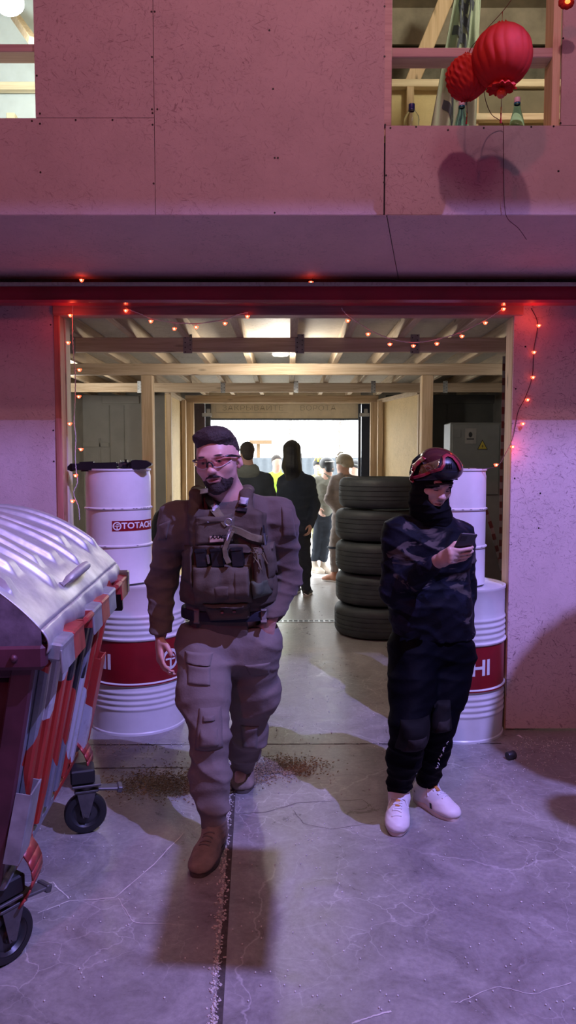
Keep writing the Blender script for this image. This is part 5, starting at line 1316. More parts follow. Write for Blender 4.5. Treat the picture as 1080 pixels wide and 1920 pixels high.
# ------------------------------------------------------------------ the walking man in brown combat clothing and plate carrier
M_shirt = cloth_mat('brown_combat_shirt', (.105, .080, .068), .14, 7, sheen=.1)
M_vest = cloth_mat('dark_earth_nylon', (.085, .066, .050), .15, 9, 500, .3, .75)
M_vest2 = cloth_mat('olive_earth_pouch_nylon', (.100, .082, .060), .15, 9, 500, .3, .75)
M_pants = cloth_mat('taupe_combat_trousers', (.185, .155, .142), .15, 6)
M_padm = cloth_mat('taupe_knee_pad', (.175, .145, .135), .12, 9)
M_belt = cloth_mat('navy_black_belt', (.018, .020, .032), .2, 12, 500, .3, .6)
M_boot = simple('tan_suede_boot', (.24, .175, .14), .85, var=.25, scale=18, bmp=.4, bscale=120); M_bsole = simple('boot_sole_rubber', (.10, .08, .07), .7)
M_hair = simple('short_dark_brown_hair', (.030, .019, .015), .7, var=.35, scale=120, bmp=.8, bscale=260); M_beard = simple('dark_beard', (.026, .016, .014), .8, var=.4, scale=160, bmp=.9, bscale=300)
M_mag = simple('black_magazine', (.010, .010, .012), .4); M_webb = cloth_mat('olive_webbing', (.15, .13, .075), .15, 40, 600, .4, .7); M_buck = simple('pale_plastic_buckle', (.48, .47, .52), .35)
M_patch = simple('tan_name_patch', (.40, .29, .22), .8); M_lens = clear_mat('rose_lens', (.86, .62, .62)); M_frameb = simple('glasses_frame_black', (.012, .010, .012), .3); M_rimw = simple('clear_lens_rim', (.62, .52, .56), .25)
man = empty('person', (-.30, 3.15, 0), 'bearded person in brown combat clothing, plate carrier and clear glasses, one hand in the pocket', 'person')
HY = 3.06; HC = pt(409, 864, HY); HR = Rm(-.20, .10, .13); hs = 1.10
shR, shL = pt(330, 972, 3.17), pt(523, 966, 3.17); elR, wrR = pt(304, 1092, 3.24), pt(301, 1186, 3.14); elL, wrL = pt(537, 1083, 3.26), pt(507, 1162, 3.12)
chest, belly, pelv = pt(430, 1000, 3.16), pt(429, 1110, 3.17), pt(430, 1190, 3.19)
hipR, hipL = pt(388, 1212, 3.17), pt(474, 1212, 3.20); knR, anR = pt(393, 1385, 2.98), pt(402, 1553, 2.955); knL, anL = pt(467, 1372, 3.40), pt(453, 1430, 3.60)
neck = pt(426, 935, 3.13)
# body: one continuous figure
F = Field(axis([(-.66, .16, .0045)]), axis([(2.62, 3.85, .0085)] if False else [(2.74, 2.90, .012), (2.90, 3.32, .0045), (3.32, 3.80, .012)]), axis([(.02, .80, .016), (.80, 1.06, .0045), (1.06, 1.40, .012), (1.40, 1.78, .0035)]))
HP = head_into(F, HC, HR, hs, ears=(1, 1), mouth=.0008)
F.cone(HP(0, .02, -.05), neck-np.array((0, -.02, .04)), .062, .072, .03); F.cone(neck, chest, .07, .12, .05, flat=((0, 1, 0), .8))
F.cone(chest, belly, .13, .13, .05, flat=((0, 1, 0), .8)); F.cone(belly, pelv, .13, .13, .05, flat=((0, 1, 0), .8)); F.cone(shR, shL, .05, .05, .05)
for (a, b, c) in ((shR, elR, wrR), (shL, elL, wrL)): F.chain([a, b, c], [.048, .040, .028], .02)
for (a, b, c) in ((hipR, knR, anR), (hipL, knL, anL)): F.chain([a, b, c], [.075, .052, .034], .03)
F.cone(anR, anR+np.array((-.03, -.10, -.06)), .034, .03, .02); F.cone(anL, anL+np.array((0, -.10, -.05)), .034, .03, .02)
hand_into(F, wrR+(wrR-elR)*.12, (wrR-elR)+np.array((.01, -.02, 0)), 1, (.75, .30, .0), 1.02, .75)
hand_into(F, wrL+np.array((-.004, .0, -.008)), (-.22, .12, -1), -1, (-.3, 1, 0), .95, .2)
V, Q = F.mesh()
org = Vector(man.location)
M_skinm = skin_mat('ruddy_skin', (.60, .34, .29), R=HR, origin=org, zones=[
    (HP(0, -.095, -.062), (.023*hs, .02*hs, .0085*hs), (.42, .13, .12), .3), (HP(0, -.03, -.078), (.072*hs, .085*hs, .052*hs), (.19, .10, .095), .45)]
    + [(HP(sx*.031, -.088, .003), (.013*hs, .012*hs, .006*hs), (.30, .24, .22), .3) for sx in (-1, 1)] + [(HP(sx*.031, -.09, .003), (.0055*hs, .012*hs, .0055*hs), (.03, .025, .02), .3) for sx in (-1, 1)]
    + [(HP(sx*.032, -.092, .0255), (.020*hs, .02*hs, .0048*hs), (.07, .045, .04), .4) for sx in (-1, 1)])
fast_mesh('body', V, Q, M_skinm, man, 1)
# hair and beard as shells over the head
def shell_field(res=.003):
    lo = HC-.17; hi = HC+.17; return fld(lo, hi, res)
F = shell_field()
def HE(F, c, r, k, op='add', rot=None): F.ell(HP(*c), np.array(r)*hs, HR if rot is None else HR @ np.array(Euler(rot).to_matrix()), k*hs, op)
HE(F, (0, .022, .040), (.0785, .099, .088), .01); HE(F, (-.012, -.022, .094), (.064, .060, .034), .03); HE(F, (.022, -.030, .090), (.050, .048, .026), .03)
HE(F, (0, -.105, .016), (.068, .085, .053), .012, 'sub'); HE(F, (0, -.055, -.07), (.12, .09, .082), .02, 'sub')
HE(F, (-.088, -.012, -.04), (.03, .045, .046), .008, 'sub'); HE(F, (.088, -.012, -.04), (.03, .045, .046), .008, 'sub')
HE(F, (0, .06, -.09), (.12, .1, .045), .01, 'sub'); F.folds(.004, (60, 130, 60), 5, .8)
V, Q = F.mesh(); fast_mesh('hair', V, Q, M_hair, man)
F = shell_field()
HE(F, (0, -.031, -.058), (.0580, .0605, .0605), .01); HE(F, (0, -.075, -.097), (.028, .024, .023), .02)
for sx in (-1, 1): F.cone(HP(sx*.027, -.086, -.052), HP(sx*.005, -.1015, -.0475), .0050, .0065, .004); F.cone(HP(sx*.028, -.084, -.052), HP(sx*.031, -.077, -.078), .0055, .007, .006)
HE(F, (0, -.112, -.0655), (.0265, .034, .0115), .004, 'sub'); HE(F, (-.060, -.080, -.022), (.036, .05, .036), .014, 'sub'); HE(F, (.060, -.080, -.022), (.036, .05, .036), .014, 'sub'); HE(F, (0, -.10, .006), (.12, .105, .038), .008, 'sub')
HE(F, (0, -.095, -.026), (.020, .03, .017), .006, 'sub'); HE(F, (0, .083, -.05), (.2, .078, .2), .012, 'sub')
F.folds(.0025, (140, 140, 140), 8, .8)
V, Q = F.mesh(); fast_mesh('beard', V, Q, M_beard, man)
# glasses
def glasses(parent, P, s, lensm, framem, rimm):
    e = MB()
    for sx in (-1, 1):
        for r_ in (1,):
            def fn(u, v):
                a = sx*(.010+.060*u); y = -.107+.55*a*a/.07*1.0; top = .020-.002*u; bot = -.020+.020*u**2.2+.012*(1-u)**6
                return Vector(P(a, y, bot+(top-bot)*v))
            e.grid(fn, 14, 8, flip=sx < 0)
    o = e.build('lenses', lensm, parent, smooth=60); solid(o, .002, 0)
    e = MB()
    for sx in (-1, 1):
        pts = []
        for k in range(15):
            u = k/14; a = sx*(.008+.064*u); pts.append(P(a, -.107+.55*a*a/.07, -.020+.020*u**2.2+.012*(1-u)**6))
        e.tube(pts, .0016*s, 6)
    e.build('lower_rim', rimm, o, smooth=60)
    e = MB()
    for sx in (-1, 1):
        e.tube([P(sx*.048, -.090, .018), P(sx*.062, -.080, .018), P(sx*.074, -.062, .016), P(sx*.083, -.03, .010), P(sx*.086, .008, .004)], [.0022*s, .0042*s, .0050*s, .0038*s, .003*s], 8, sq=1)
    e.tube([P(-.012, -.107, -.012), P(-.008, -.110, .002), P(0, -.112, .006), P(.008, -.110, .002), P(.012, -.107, -.012)], .0032*s, 8)
    e.build('glasses_arms', framem, o, smooth=60); return o
glasses(man, HP, hs, M_lens, M_frameb, M_rimw)
# shirt with sleeves
F = fld((-.70, 2.92, .82), (.16, 3.44, 1.60), .0065)
def torso(F, g=0.0, lowc=True):
    F.cone(chest+np.array((-.09, .01, .03)), chest+np.array((.09, .01, .03)), .115+g, .115+g, .05); F.cone(chest+np.array((-.06, 0, 0)), belly+np.array((-.06, 0, 0)), .125+g, .120+g, .05); F.cone(chest+np.array((.06, 0, 0)), belly+np.array((.06, 0, 0)), .125+g, .120+g, .05)
    F.cone(belly+np.array((-.055, -.01, 0)), pelv+np.array((-.055, 0, 0)), .125+g, .115+g, .05); F.cone(belly+np.array((.055, -.01, 0)), pelv+np.array((.055, 0, 0)), .125+g, .115+g, .05)
torso(F); F.cone(neck+np.array((0, .01, -.035)), chest, .080, .12, .06); F.cone(shR+np.array((.03, 0, .0)), neck+np.array((-.04, 0, -.03)), .068, .060, .05); F.cone(shL+np.array((-.03, 0, .0)), neck+np.array((.04, 0, -.03)), .068, .060, .05)
F.chain([shR, elR, wrR], [.078, .066, .050], .035); F.chain([shL, elL, wrL], [.080, .068, .052], .035); F.ell(shR+np.array((0, 0, -.05)), (.078, .082, .10), None, .03); F.ell(shL+np.array((0, 0, -.05)), (.080, .084, .10), None, .03)
F.plane(pelv+np.array((0, 0, -.045)), (0, 0, -1)) if False else None
for (w, e_) in ((wrR, elR), (wrL, elL)):
    d = (w-e_)/np.linalg.norm(w-e_); F.box(w+d*.062, (.075, .075, .055), None, .01, .002, 'sub')
F.plane(neck+np.array((0, .0, .022)), (0, -.35, 1)); F.cone(neck+np.array((0, -.01, .08)), neck+np.array((0, .0, -.02)), .066, .064, .006, 'sub')
F.folds(.015, (17, 15, 15), 4, .5, mask=lambda X, Y, Z: np.where((np.abs(X+.29) > .20), 1.0, .5))
V, Q = F.mesh(); shirt = fast_mesh('shirt', V, Q, M_shirt, man, 1)
# trousers
F = fld((-.62, 2.76, .02), (.06, 3.80, 1.02), .0075)
F.cone(pelv+np.array((-.065, 0, -.0)), pelv+np.array((.065, 0, -.0)), .118, .118, .05); F.cone(pelv+np.array((-.07, 0, -.06)), pelv+np.array((.07, 0, -.06)), .122, .122, .05)
F.chain([hipR+np.array((-.012, 0, .02)), (hipR+knR)/2+np.array((-.012, -.005, 0)), knR, knR*.6+anR*.4+np.array((-.008, .012, 0)), anR+np.array((0, 0, .02))], [.128, .112, .080, .088, .058], .035)
F.chain([hipL+np.array((.012, 0, .02)), (hipL+knL)/2+np.array((.008, 0, 0)), knL, knL*.6+anL*.4, anL+np.array((0, 0, -.025))], [.122, .108, .086, .082, .060], .035)
F.ell(hipR*.45+knR*.55+np.array((-.085, .01, .02)), (.050, .085, .115), None, .03); F.ell(hipL*.5+knL*.5+np.array((.088, .0, .0)), (.045, .085, .110), None, .03)
F.plane(pelv+np.array((0, 0, .055)), (0, 0, 1))
F.box((anR[0], anR[1], -.0), (.12, .12, anR[2]-.010), None, .02, .001, 'sub'); F.box((anL[0], anL[1], -.0), (.12, .14, anL[2]-.050), None, .02, .001, 'sub')
F.folds(.018, (13, 12, 11), 9, .42, mask=lambda X, Y, Z: .45+.75*np.clip((1.0-Z)/.6, 0, 1))
V, Q = F.mesh(); trou = fast_mesh('trousers', V, Q, M_pants, man, 1)
tt = bvh(trou)
def TD(*a, **k): return drape(tt, *a, **k)
TD(0, 0, 0, 0, 3.0, .014, 'thigh_pocket_flap', M_pants, man, corners=[(344, 1226), (398, 1228), (394, 1250), (346, 1246)]); TD(0, 0, 0, 0, 3.1, .010, 'thigh_pocket_flap', M_pants, man, corners=[(460, 1243), (507, 1245), (504, 1270), (468, 1268)])
TD(0, 0, 0, 0, 3.0, .010, 'thigh_pocket', M_pants, man, corners=[(348, 1246), (394, 1250), (396, 1282), (352, 1280)])
k1 = TD(0, 0, 0, 0, 2.9, .020, 'knee_pad', M_padm, man, corners=[(371, 1335), (412, 1335), (418, 1405), (364, 1408)], rnd=.3); TD(0, 0, 0, 0, 2.9, .034, 'knee_cap', M_padm, k1, corners=[(374, 1366), (409, 1366), (412, 1398), (371, 1400)], rnd=.3); TD(0, 0, 0, 0, 2.9, .030, 'knee_band', M_padm, k1, corners=[(378, 1345), (402, 1345), (404, 1356), (377, 1356)], rnd=.3)
k2 = TD(0, 0, 0, 0, 3.35, .018, 'knee_pad', M_padm, man, corners=[(453, 1350), (486, 1352), (482, 1400), (456, 1396)], rnd=.3)
# boots
fRt, fRh = np.array((-.352, 2.745, .0)), np.array((-.285, 3.035, .0)); fLt, fLh = np.array((-.222, 3.465, 0)), np.array((-.222, 3.755, .0))
b1, P1 = boot('boot', fRh, fRt, .112, M_boot, M_bsole, man, (anR+np.array((0, .0, .03)), .048)); b2, P2 = boot('boot', fLh, fLt, .116, M_boot, M_bsole, man, (anL+np.array((0, .02, .05)), .048))
for b_, P_ in ((b1, P1), (b2, P2)):
    tb = bvh(b_); m = MB()
    for k in range(5):
        t = .42+.07*k; pts = []
        for q in range(7):
            s_ = -.022+.044*q/6; o0 = Vector(P_(t+(.03 if k % 2 else -.0)*(q/6), .25, s_)); up_ = Vector((0, 0, -1)); h_ = tb.ray_cast(o0, up_, .4)[0]
            if h_ is not None: pts.append(Vector(h_)+Vector((0, 0, .002)))
        if len(pts) > 2: m.tube(pts, .0028, 6)
    m.build('laces', M_padm, b_, smooth=60)
# belt
F = fld((-.58, 2.96, .93), (.04, 3.44, 1.10), .006); bz = at(430, 1158, 3.05).z
F.cone((pelv[0]-.058, pelv[1]-.002, bz), (pelv[0]+.058, pelv[1]-.002, bz), .151, .151, .02); F.plane((0, 0, bz+.026), (0, 0, 1)); F.plane((0, 0, bz-.026), (0, 0, -1))
V, Q = F.mesh(); belt = fast_mesh('belt', V, Q, M_belt, man); tb = bvh(trou, belt)
for (cx0) in (368, 494): drape(tb, cx0-5, 1142, cx0+6, 1169, 3.05, .008, 'belt_loop', M_pants, man, 6, 10)
# plate carrier
F = fld((-.58, 2.90, .98), (.10, 3.46, 1.56), .0065)
torso(F, .020)
z0 = at(430, 1140, 3.0).z; z1 = at(430, 962, 3.0).z; F.plane((0, 0, z0), (0, 0, -1)); F.plane((0, 0, z1), (0, .0, 1))
# cut arm holes above the cummerbund
zc_ = at(430, 1040, 3.0).z
for sx in (-1, 1): F.box((chest[0]+sx*.265, chest[1], z1+.02), (.100, .3, z1+.02-zc_), None, .04, .02, 'sub')
F.box((chest[0], chest[1]-.13, (z1+z0)/2+.035), (.150, .045, (z1-z0)/2-.02), None, .03, .02)
st0 = []
for sx, xpx in ((-1, 368), (1, 462)):
    a = pt(xpx, 925, 3.10); b = pt(xpx+sx*2, 965, 3.03); c = b+np.array((0, -.005, -.05)); d_ = a+np.array((0, .12, -.01)); F.chain([c, b+np.array((0, -.005, 0)), a+np.array((0, -.02, .0)), a+np.array((0, .05, .012)), d_], [.032, .031, .030, .030, .030], .012, flat=((0, -.45, 1), .62))
F.folds(.006, (24, 20, 26), 14, .6)
V, Q = F.mesh(); vest = fast_mesh('plate_carrier', V, Q, M_vest, man, 1)
tv = bvh(vest, shirt)
def D(name, c, t, mat, par=None, Yh=3.0, **k): return drape(tv, 0, 0, 0, 0, Yh, t, name, mat, par or vest, corners=c, **k)
D('admin_pouch', [(367, 975), (440, 968), (440, 1015), (368, 1022)], .022, M_vest2)
D('fabric_fold', [(369, 970), (436, 962), (437, 978), (368, 985)], .030, M_vest2, rnd=.45)
pp = D('name_patch', [(393, 1003.5), (422, 1003), (422, 1015), (393, 1016)], .027, M_patch, rnd=.1)
# patch text
ct = at(408, 1009.5, 2.9); h_ = bvh(pp).ray_cast(Vector((ct.x, 2.5, ct.z)), Vector((0, 1, 0)), 1.5)[0]; yy = (h_[1] if h_ is not None else 2.96)-.002
Mx = Matrix(((1, 0, 0, ct.x-man.location.x), (0, 0, -1, yy-man.location.y), (0, 1, 0, ct.z-man.location.z), (0, 0, 0, 1)))
text_mesh('patch_lettering', 'AXMO', .021, M_mag, pp, Mx, .0006, sx=1.05, shear=.25, weight=.0006)
D('front_panel_strip', [(366, 1021), (470, 1018), (472, 1036), (366, 1040)], .018, M_vest)
mp_ = D('magazine_pouch', [(362, 1058), (470, 1056), (473, 1130), (365, 1133)], .050, M_vest2, nu=24, nv=18, fn=lambda u, v, e: .050*(.35+.65*e)+.004*math.cos(u*6*PI)+.004*math.sin(v*17+u*5)*.5)
D('pouch_panel', [(438, 1062), (469, 1060), (471, 1122), (438, 1124)], .057, M_vest2)
D('pouch_panel', [(401, 1094), (434, 1092), (434, 1122), (402, 1124)], .056, M_vest)
for (x0, x1, yt) in ((366, 390, 1028), (394, 420, 1026), (432, 457, 1025)):
    g = D('magazine', [(x0, yt), (x1-1, yt-2), (x1+4, 1062), (x0+4, 1063)], .040, M_mag, nu=10, nv=10, rnd=.12); D('magazine_lip', [(x0-1, yt), (x1, yt-2), (x1, yt+5), (x0-1, yt+7)], .044, M_mag, g, nu=8, nv=4)
D('pouch_tab', [(388, 1036), (394, 1034), (398, 1056), (392, 1058)], .047, M_vest2, nu=5, nv=6)
lo_ = D('dangler_pouch', [(378, 1130), (468, 1128), (468, 1164), (392, 1168)], .050, M_vest, nu=18, rnd=.3); D('pouch_zip', [(384, 1138), (462, 1136), (460, 1141), (386, 1143)], .056, M_mag, lo_, nu=14, nv=3)
D('red_tab', [(412, 1144), (422, 1143), (422, 1151), (413, 1151)], .058, simple('dull_red_tab', (.28, .09, .08), .7), lo_, nu=4, nv=4); D('red_tab', [(434, 1142), (445, 1142), (445, 1149), (435, 1149)], .058, MATS['dull_red_tab'], lo_, nu=4, nv=4)
D('side_pouch', [(338, 1028), (362, 1024), (364, 1100), (336, 1092)], .045, M_vest, rnd=.3)
D('radio_pouch', [(474, 1030), (505, 1022), (512, 1112), (478, 1118)], .055, M_vest2, rnd=.3, nu=16)
rp = D('holster_flap', [(491, 1024), (514, 1020), (520, 1085), (502, 1092)], .078, M_vest2, rnd=.35)
m = MB(); a = Vector(pt(498, 1022, 2.97)); m.tube([a, Vector(pt(494, 985, 2.99))], [.006, .004], 8); m.build('radio_aerial', M_mag, vest)
D('green_pouch', [(470, 1085), (506, 1080), (510, 1118), (474, 1124)], .060, cloth_mat('muted_green_pouch', (.085, .105, .07), .15), rnd=.3)
m = MB(); rnd = random.Random(5)
for k in range(6):
    a = Vector(pt(468+rnd.uniform(0, 26), 1030+rnd.uniform(-4, 14), 2.93)); m.tube([a, a+Vector((rnd.uniform(-.02, .03), -.01, rnd.uniform(-.03, .01))), a+Vector((rnd.uniform(-.01, .04), 0, rnd.uniform(-.06, -.02)))], .0035, 6)
m.build('cord_loops', M_webb, vest, smooth=60)
# shoulder strap pads, buckles, sling

D('buckle', [(447, 932), (466, 934), (463, 948), (446, 946)], .026, M_buck, Yh=3.02, nu=6, nv=5); D('strap_loop', [(443, 951), (464, 953), (463, 960), (442, 958)], .024, M_mag, Yh=3.02, nu=6, nv=3)
tv2 = bvh(vest, shirt)
sl = strap(tv2, [(384, 916), (388, 938), (402, 955), (420, 974), (428, 984)], 3.0, 14, .010, 'sling', M_webb, vest, off=.014)
strap(tv2, [(434, 990), (450, 995), (470, 1005), (500, 1013)], 3.0, 13, .010, 'sling_lower_half', M_webb, sl, off=.014)
strap(tv2, [(438, 992), (430, 1010), (424, 1026), (426, 1040), (432, 1052)], 3.0, 9, .010, 'sling_tail', M_webb, sl, off=.050)
D('sling_buckle', [(391, 948), (402, 943), (410, 953), (399, 959)], .040, M_buck, sl, nu=6, nv=6)
m = MB(); a = Vector(pt(428, 979, 2.90)); m.tube([a+Vector((.014*math.cos(t*PI/6), 0, .014*math.sin(t*PI/6))) for t in range(12)], .0035, 8, closed=True); m.build('sling_ring', M_galv, sl, smooth=60)
m = MB(); m.tube([Vector(pt(434, 990, 2.89)), Vector(pt(428, 1003, 2.87)), Vector(pt(425, 1014, 2.86))], [.006, .007, .004], 8); m.build('sling_clip', M_galv, sl, smooth=60)
D('white_stitch', [(385, 974), (389, 974), (399, 980), (396, 981)], .035, M_buck, nu=3, nv=2)
# sleeve patch pocket on the arm at the right of the picture
ts = bvh(shirt)
drape(ts, 0, 0, 0, 0, 3.1, .012, 'sleeve_pocket', M_shirt, shirt, corners=[(528, 950), (548, 955), (556, 1010), (530, 1008)], rnd=.3); drape(ts, 0, 0, 0, 0, 3.1, .012, 'sleeve_pocket', M_shirt, shirt, corners=[(296, 985), (320, 975), (312, 1012), (292, 1015)], rnd=.3)
# ------------------------------------------------------------------ person looking at a phone, black camouflage, mask pushed up
M_mc = cloth_mat('black_multicam_jacket', (.006, .007, .012), .25, 6, 420, .2, .62, blot=[((.014, .015, .028), 6, .50, .58, 1.4), ((.075, .062, .062), 6, .585, .63, 2.2), ((.005, .005, .007), 5, .58, .62, 1.6)])
M_blk = cloth_mat('black_trousers', (.0012, .0014, .0035), .2, 8, 400, .2, .7); M_blk2 = cloth_mat('black_knit', (.006, .006, .008), .2, 20, 500, .3, .9)
M_pad = simple('scuffed_black_knee_pad', (.006, .006, .007), .75, var=.5, spec=.12, scale=10, bmp=.3, bscale=30); M_padd = cloth_mat('dusty_pad', (.022, .020, .021), .5, 14)
M_sneak = simple('white_leather_sneaker', (.74, .68, .70), .5, var=.05, scale=20, bmp=.1, bscale=60); M_snsole = simple('off_white_sole', (.62, .52, .48), .6); M_lab = simple('orange_tongue_label', (.55, .24, .05), .6)
M_maskr = simple('magenta_mask_rim', (.26, .02, .035), .35, coat=.2); M_maskb = simple('dark_mask_shell', (.012, .013, .022), .4); M_dome = simple('dark_rose_dome', (.05, .012, .014), .2, coat=.6); M_amb = simple('bronze_goggle_lens', (.34, .24, .12), .10, .7)
ph_p = empty('person', (.62, 3.25, 0), 'person in black camouflage with a pushed-up mask, looking down at a phone', 'person')
H2 = pt(808, 905, 3.21); R2 = Rm(.42, .34, -.10); s2 = 1.0
sA, sB = pt(749, 1000, 3.24), pt(862, 1004, 3.36); eA = pt(741, 1108, 3.22); wA = pt(822, 1052, 2.985); eB, wB = pt(868, 1112, 3.40), pt(866, 1200, 3.30)
ch2, be2, pe2 = pt(806, 1035, 3.28), pt(806, 1130, 3.29), pt(808, 1200, 3.30); hA, hB = pt(776, 1225, 3.28), pt(846, 1225, 3.34)
kA, kB = pt(768, 1372, 3.08), pt(824, 1362, 3.20); aA, aB = pt(747, 1474, 3.24), pt(800, 1466, 3.36); nk2 = pt(806, 965, 3.28)
F = Field(axis([(.28, 1.02, .0042)]), axis([(2.74, 3.46, .0042)]), axis([(.03, 1.10, .02), (1.10, 1.36, .0042), (1.36, 1.70, .0032)]))
H2P = head_into(F, H2, R2, s2, ears=(0, 0))
F.cone(H2P(0, .02, -.05), nk2, .056, .06, .03); F.cone(nk2, ch2, .06, .10, .05); F.cone(ch2, pe2, .11, .11, .04, flat=((0, 1, 0), .8))
F.chain([sA, eA, wA], [.045, .040, .026], .02); F.chain([sB, eB, wB], [.045, .038, .026], .02); F.chain([hA, kA, aA], [.07, .05, .034], .02); F.chain([hB, kB, aB], [.07, .05, .034], .02)
F.cone(wB, wB+np.array((0, -.01, -.07)), .026, .03, .02)
for a_ in (aA, aB): F.cone(a_, a_+np.array((0, -.02, -.05)), .034, .03, .02)
# phone frame of reference
pTop = pt(880, 1001, 2.90); pw = np.array((.955, .26, -.10)); pw /= np.linalg.norm(pw); pl_ = np.array((.20, -.55, .80)); pl_ -= pw*(pl_@pw); pl_ /= np.linalg.norm(pl_); pn = np.cross(pw, pl_); 
if pn[1] > 0: pn = -pn           # back of the phone, towards the camera side
pc = pTop-pl_*.074
# hand gripping the phone from below: palm left of it, fingers across its back
kn0 = pt(840, 1043, 2.925)
F.cone(wA, kn0*.5+wA*.5, .025, .026, .015); F.cone(kn0*.55+wA*.45+np.array((0, 0, .014)), pt(843, 1031, 2.905), .017, .013, .015); F.cone(kn0*.5+wA*.5, pt(845, 1040, 2.90), .020, .013, .015); F.cone(kn0*.5+wA*.5+np.array((0, 0, -.014)), pt(844, 1050, 2.905), .019, .012, .015)
bk_ = pc+pn*.013        # just behind the phone's back plane
def onback(u, v, off=.0128): return pc+pw*u+pl_*v+pn*off
tips = [((843, 1030, 2.905), (-.018, -.002), (.026, .010), .0086), ((845, 1038, 2.90), (-.014, -.022), (.034, -.010), .0090), ((845, 1046, 2.90), (-.012, -.042), (.034, -.029), .0086), ((843, 1054, 2.905), (-.010, -.062), (.026, -.048), .0076)]
for (k0, m0, t0, r0) in tips:
    a = pt(*k0); b = onback(*m0, off=.016); c = onback(*t0, off=.0135); e_ = onback(t0[0]+.011, t0[1]+.003, off=.008)
    F.cone(a, b, r0*1.2, r0*1.02, .006); F.cone(b, c, r0*1.0, r0*.92, .003); F.cone(c, e_, r0*.92, r0*.78, .002)
th0 = kn0*.5+wA*.5+np.array((.002, .012, .012)); th1 = pc-pw*.052-pl_*.025-pn*.004; th2 = pc-pw*.028+pl_*.004-pn*.017
F.cone(th0, th1, .016, .0115, .012); F.cone(th1, th2, .0112, .0095, .004); F.cone(th2, pc-pw*.008+pl_*.018-pn*.016, .0095, .008, .003)
V, Q = F.mesh(); og = Vector(ph_p.location)
M_skin2 = skin_mat('cool_skin', (.55, .34, .29), R=R2, origin=og, zones=[(H2P(0, -.095, -.062), (.022, .02, .008), (.40, .14, .13), .3), (H2P(0, -.09, -.047), (.022, .03, .007), (.30, .19, .17), .5), (H2P(0, -.075, -.095), (.04, .03, .02), (.33, .20, .18), .5)]
    + [(H2P(sx*.032, -.092, .0265), (.021, .02, .0050), (.035, .025, .025), .4) for sx in (-1, 1)] + [(H2P(sx*.031, -.088, -.0045), (.015, .012, .0034), (.05, .03, .03), .4) for sx in (-1, 1)] + [(H2P(sx*.031, -.088, .006), (.016, .012, .009), (.36, .21, .19), .5) for sx in (-1, 1)])
fast_mesh('body', V, Q, M_skin2, ph_p, 1)
# lowered upper lids
for sx in (-1, 1):
    m = MB(); m.sphere(H2P(sx*.031, -.0755, .004), (.0138, .0136, .0115), Matrix(R2.tolist()), 18, 12); m.build('eyelid', M_skin2, ph_p, smooth=60)
# balaclava and neck gaiter
def h2f(res=.0035): return fld(H2-np.array((.19, .19, .26)), H2+.19, res)
F = h2f()
def H2E(F, c, r, k, op='add', rot=None): F.ell(H2P(*c), np.array(r)*s2, R2 if rot is None else R2 @ np.array(Euler(rot).to_matrix()), k, op)
H2E(F, (0, .018, .038), (.089, .108, .095), .01); H2E(F, (0, -.012, -.01), (.080, .088, .090), .03); H2E(F, (0, -.020, -.065), (.074, .078, .062), .03); H2E(F, (0, -.080, -.108), (.040, .030, .026), .03)
F.cone(H2P(0, -.015, -.085), nk2+np.array((0, -.02, -.015)), .078, .088, .04); F.cone(nk2+np.array((0, -.02, .0)), nk2+np.array((0, -.01, -.05)), .090, .085, .03)
H2E(F, (0, -.115, -.030), (.066, .060, .0505), .008, 'sub'); F.folds(.006, (30, 30, 34), 21, .5)
V, Q = F.mesh(); bal = fast_mesh('balaclava', V, Q, M_blk2, ph_p, 1)
# mask pushed up on the crown
F = h2f()
mc = (0, -.020, .098); H2E(F, mc, (.084, .100, .062), .01); H2E(F, (0, -.078, .090), (.070, .045, .040), .03)
H2E(F, (0, .018, .036), (.087, .106, .093), .004, 'sub'); 
V, Q = F.mesh(); dome = fast_mesh('mask_dome', V, Q, M_dome, ph_p, 1)
td = bvh(dome, bal)
def D2(name, c, t, mat, par=None, **k): return drape(td, 0, 0, 0, 0, 3.14, t, name, mat, par or dome, corners=c, **k)
D2('mask_shell', [(826, 853), (838, 853), (858, 884), (800, 886)], .010, M_maskb, rnd=.25); D2('mask_shell', [(776, 902), (822, 879), (858, 882), (858, 900)], .009, M_maskb, rnd=.25)
D2('mask_lens', [(790, 872), (820, 860), (819, 877), (783, 898)], .010, M_amb, rnd=.3); D2('mask_lens', [(846, 860), (852, 868), (858, 885), (853, 880)], .010, M_amb, rnd=.3)
rim = strap(td, [(776, 897), (790, 892), (806, 884), (819, 879), (824, 871), (826, 857), (834, 853), (843, 857), (851, 868), (857, 882)], 3.14, 5, .014, 'magenta_rim', M_maskr, dome, off=.003)
strap(td, [(776, 905), (773, 893), (781, 873), (795, 858)], 3.14, 6, .010, 'magenta_rim', M_maskr, dome, off=.002)
m = MB()
for k in range(4):
    a = Vector(pt(834+3.2*k, 873, 3.08)); h = td.ray_cast(Vector((a.x, 2.6, a.z)), Vector((0, 1, 0)), 1)[0]
    if h is not None: m.tube([h+Vector((0, -.013, .010)), h+Vector((.001, -.013, -.014))], .0020, 6)
m.build('mask_vents', M_gun, dome)
strap(td, [(800, 912), (822, 909), (838, 906), (856, 907)], 3.1, 3.2, .012, 'hood_band', M_padd, bal)
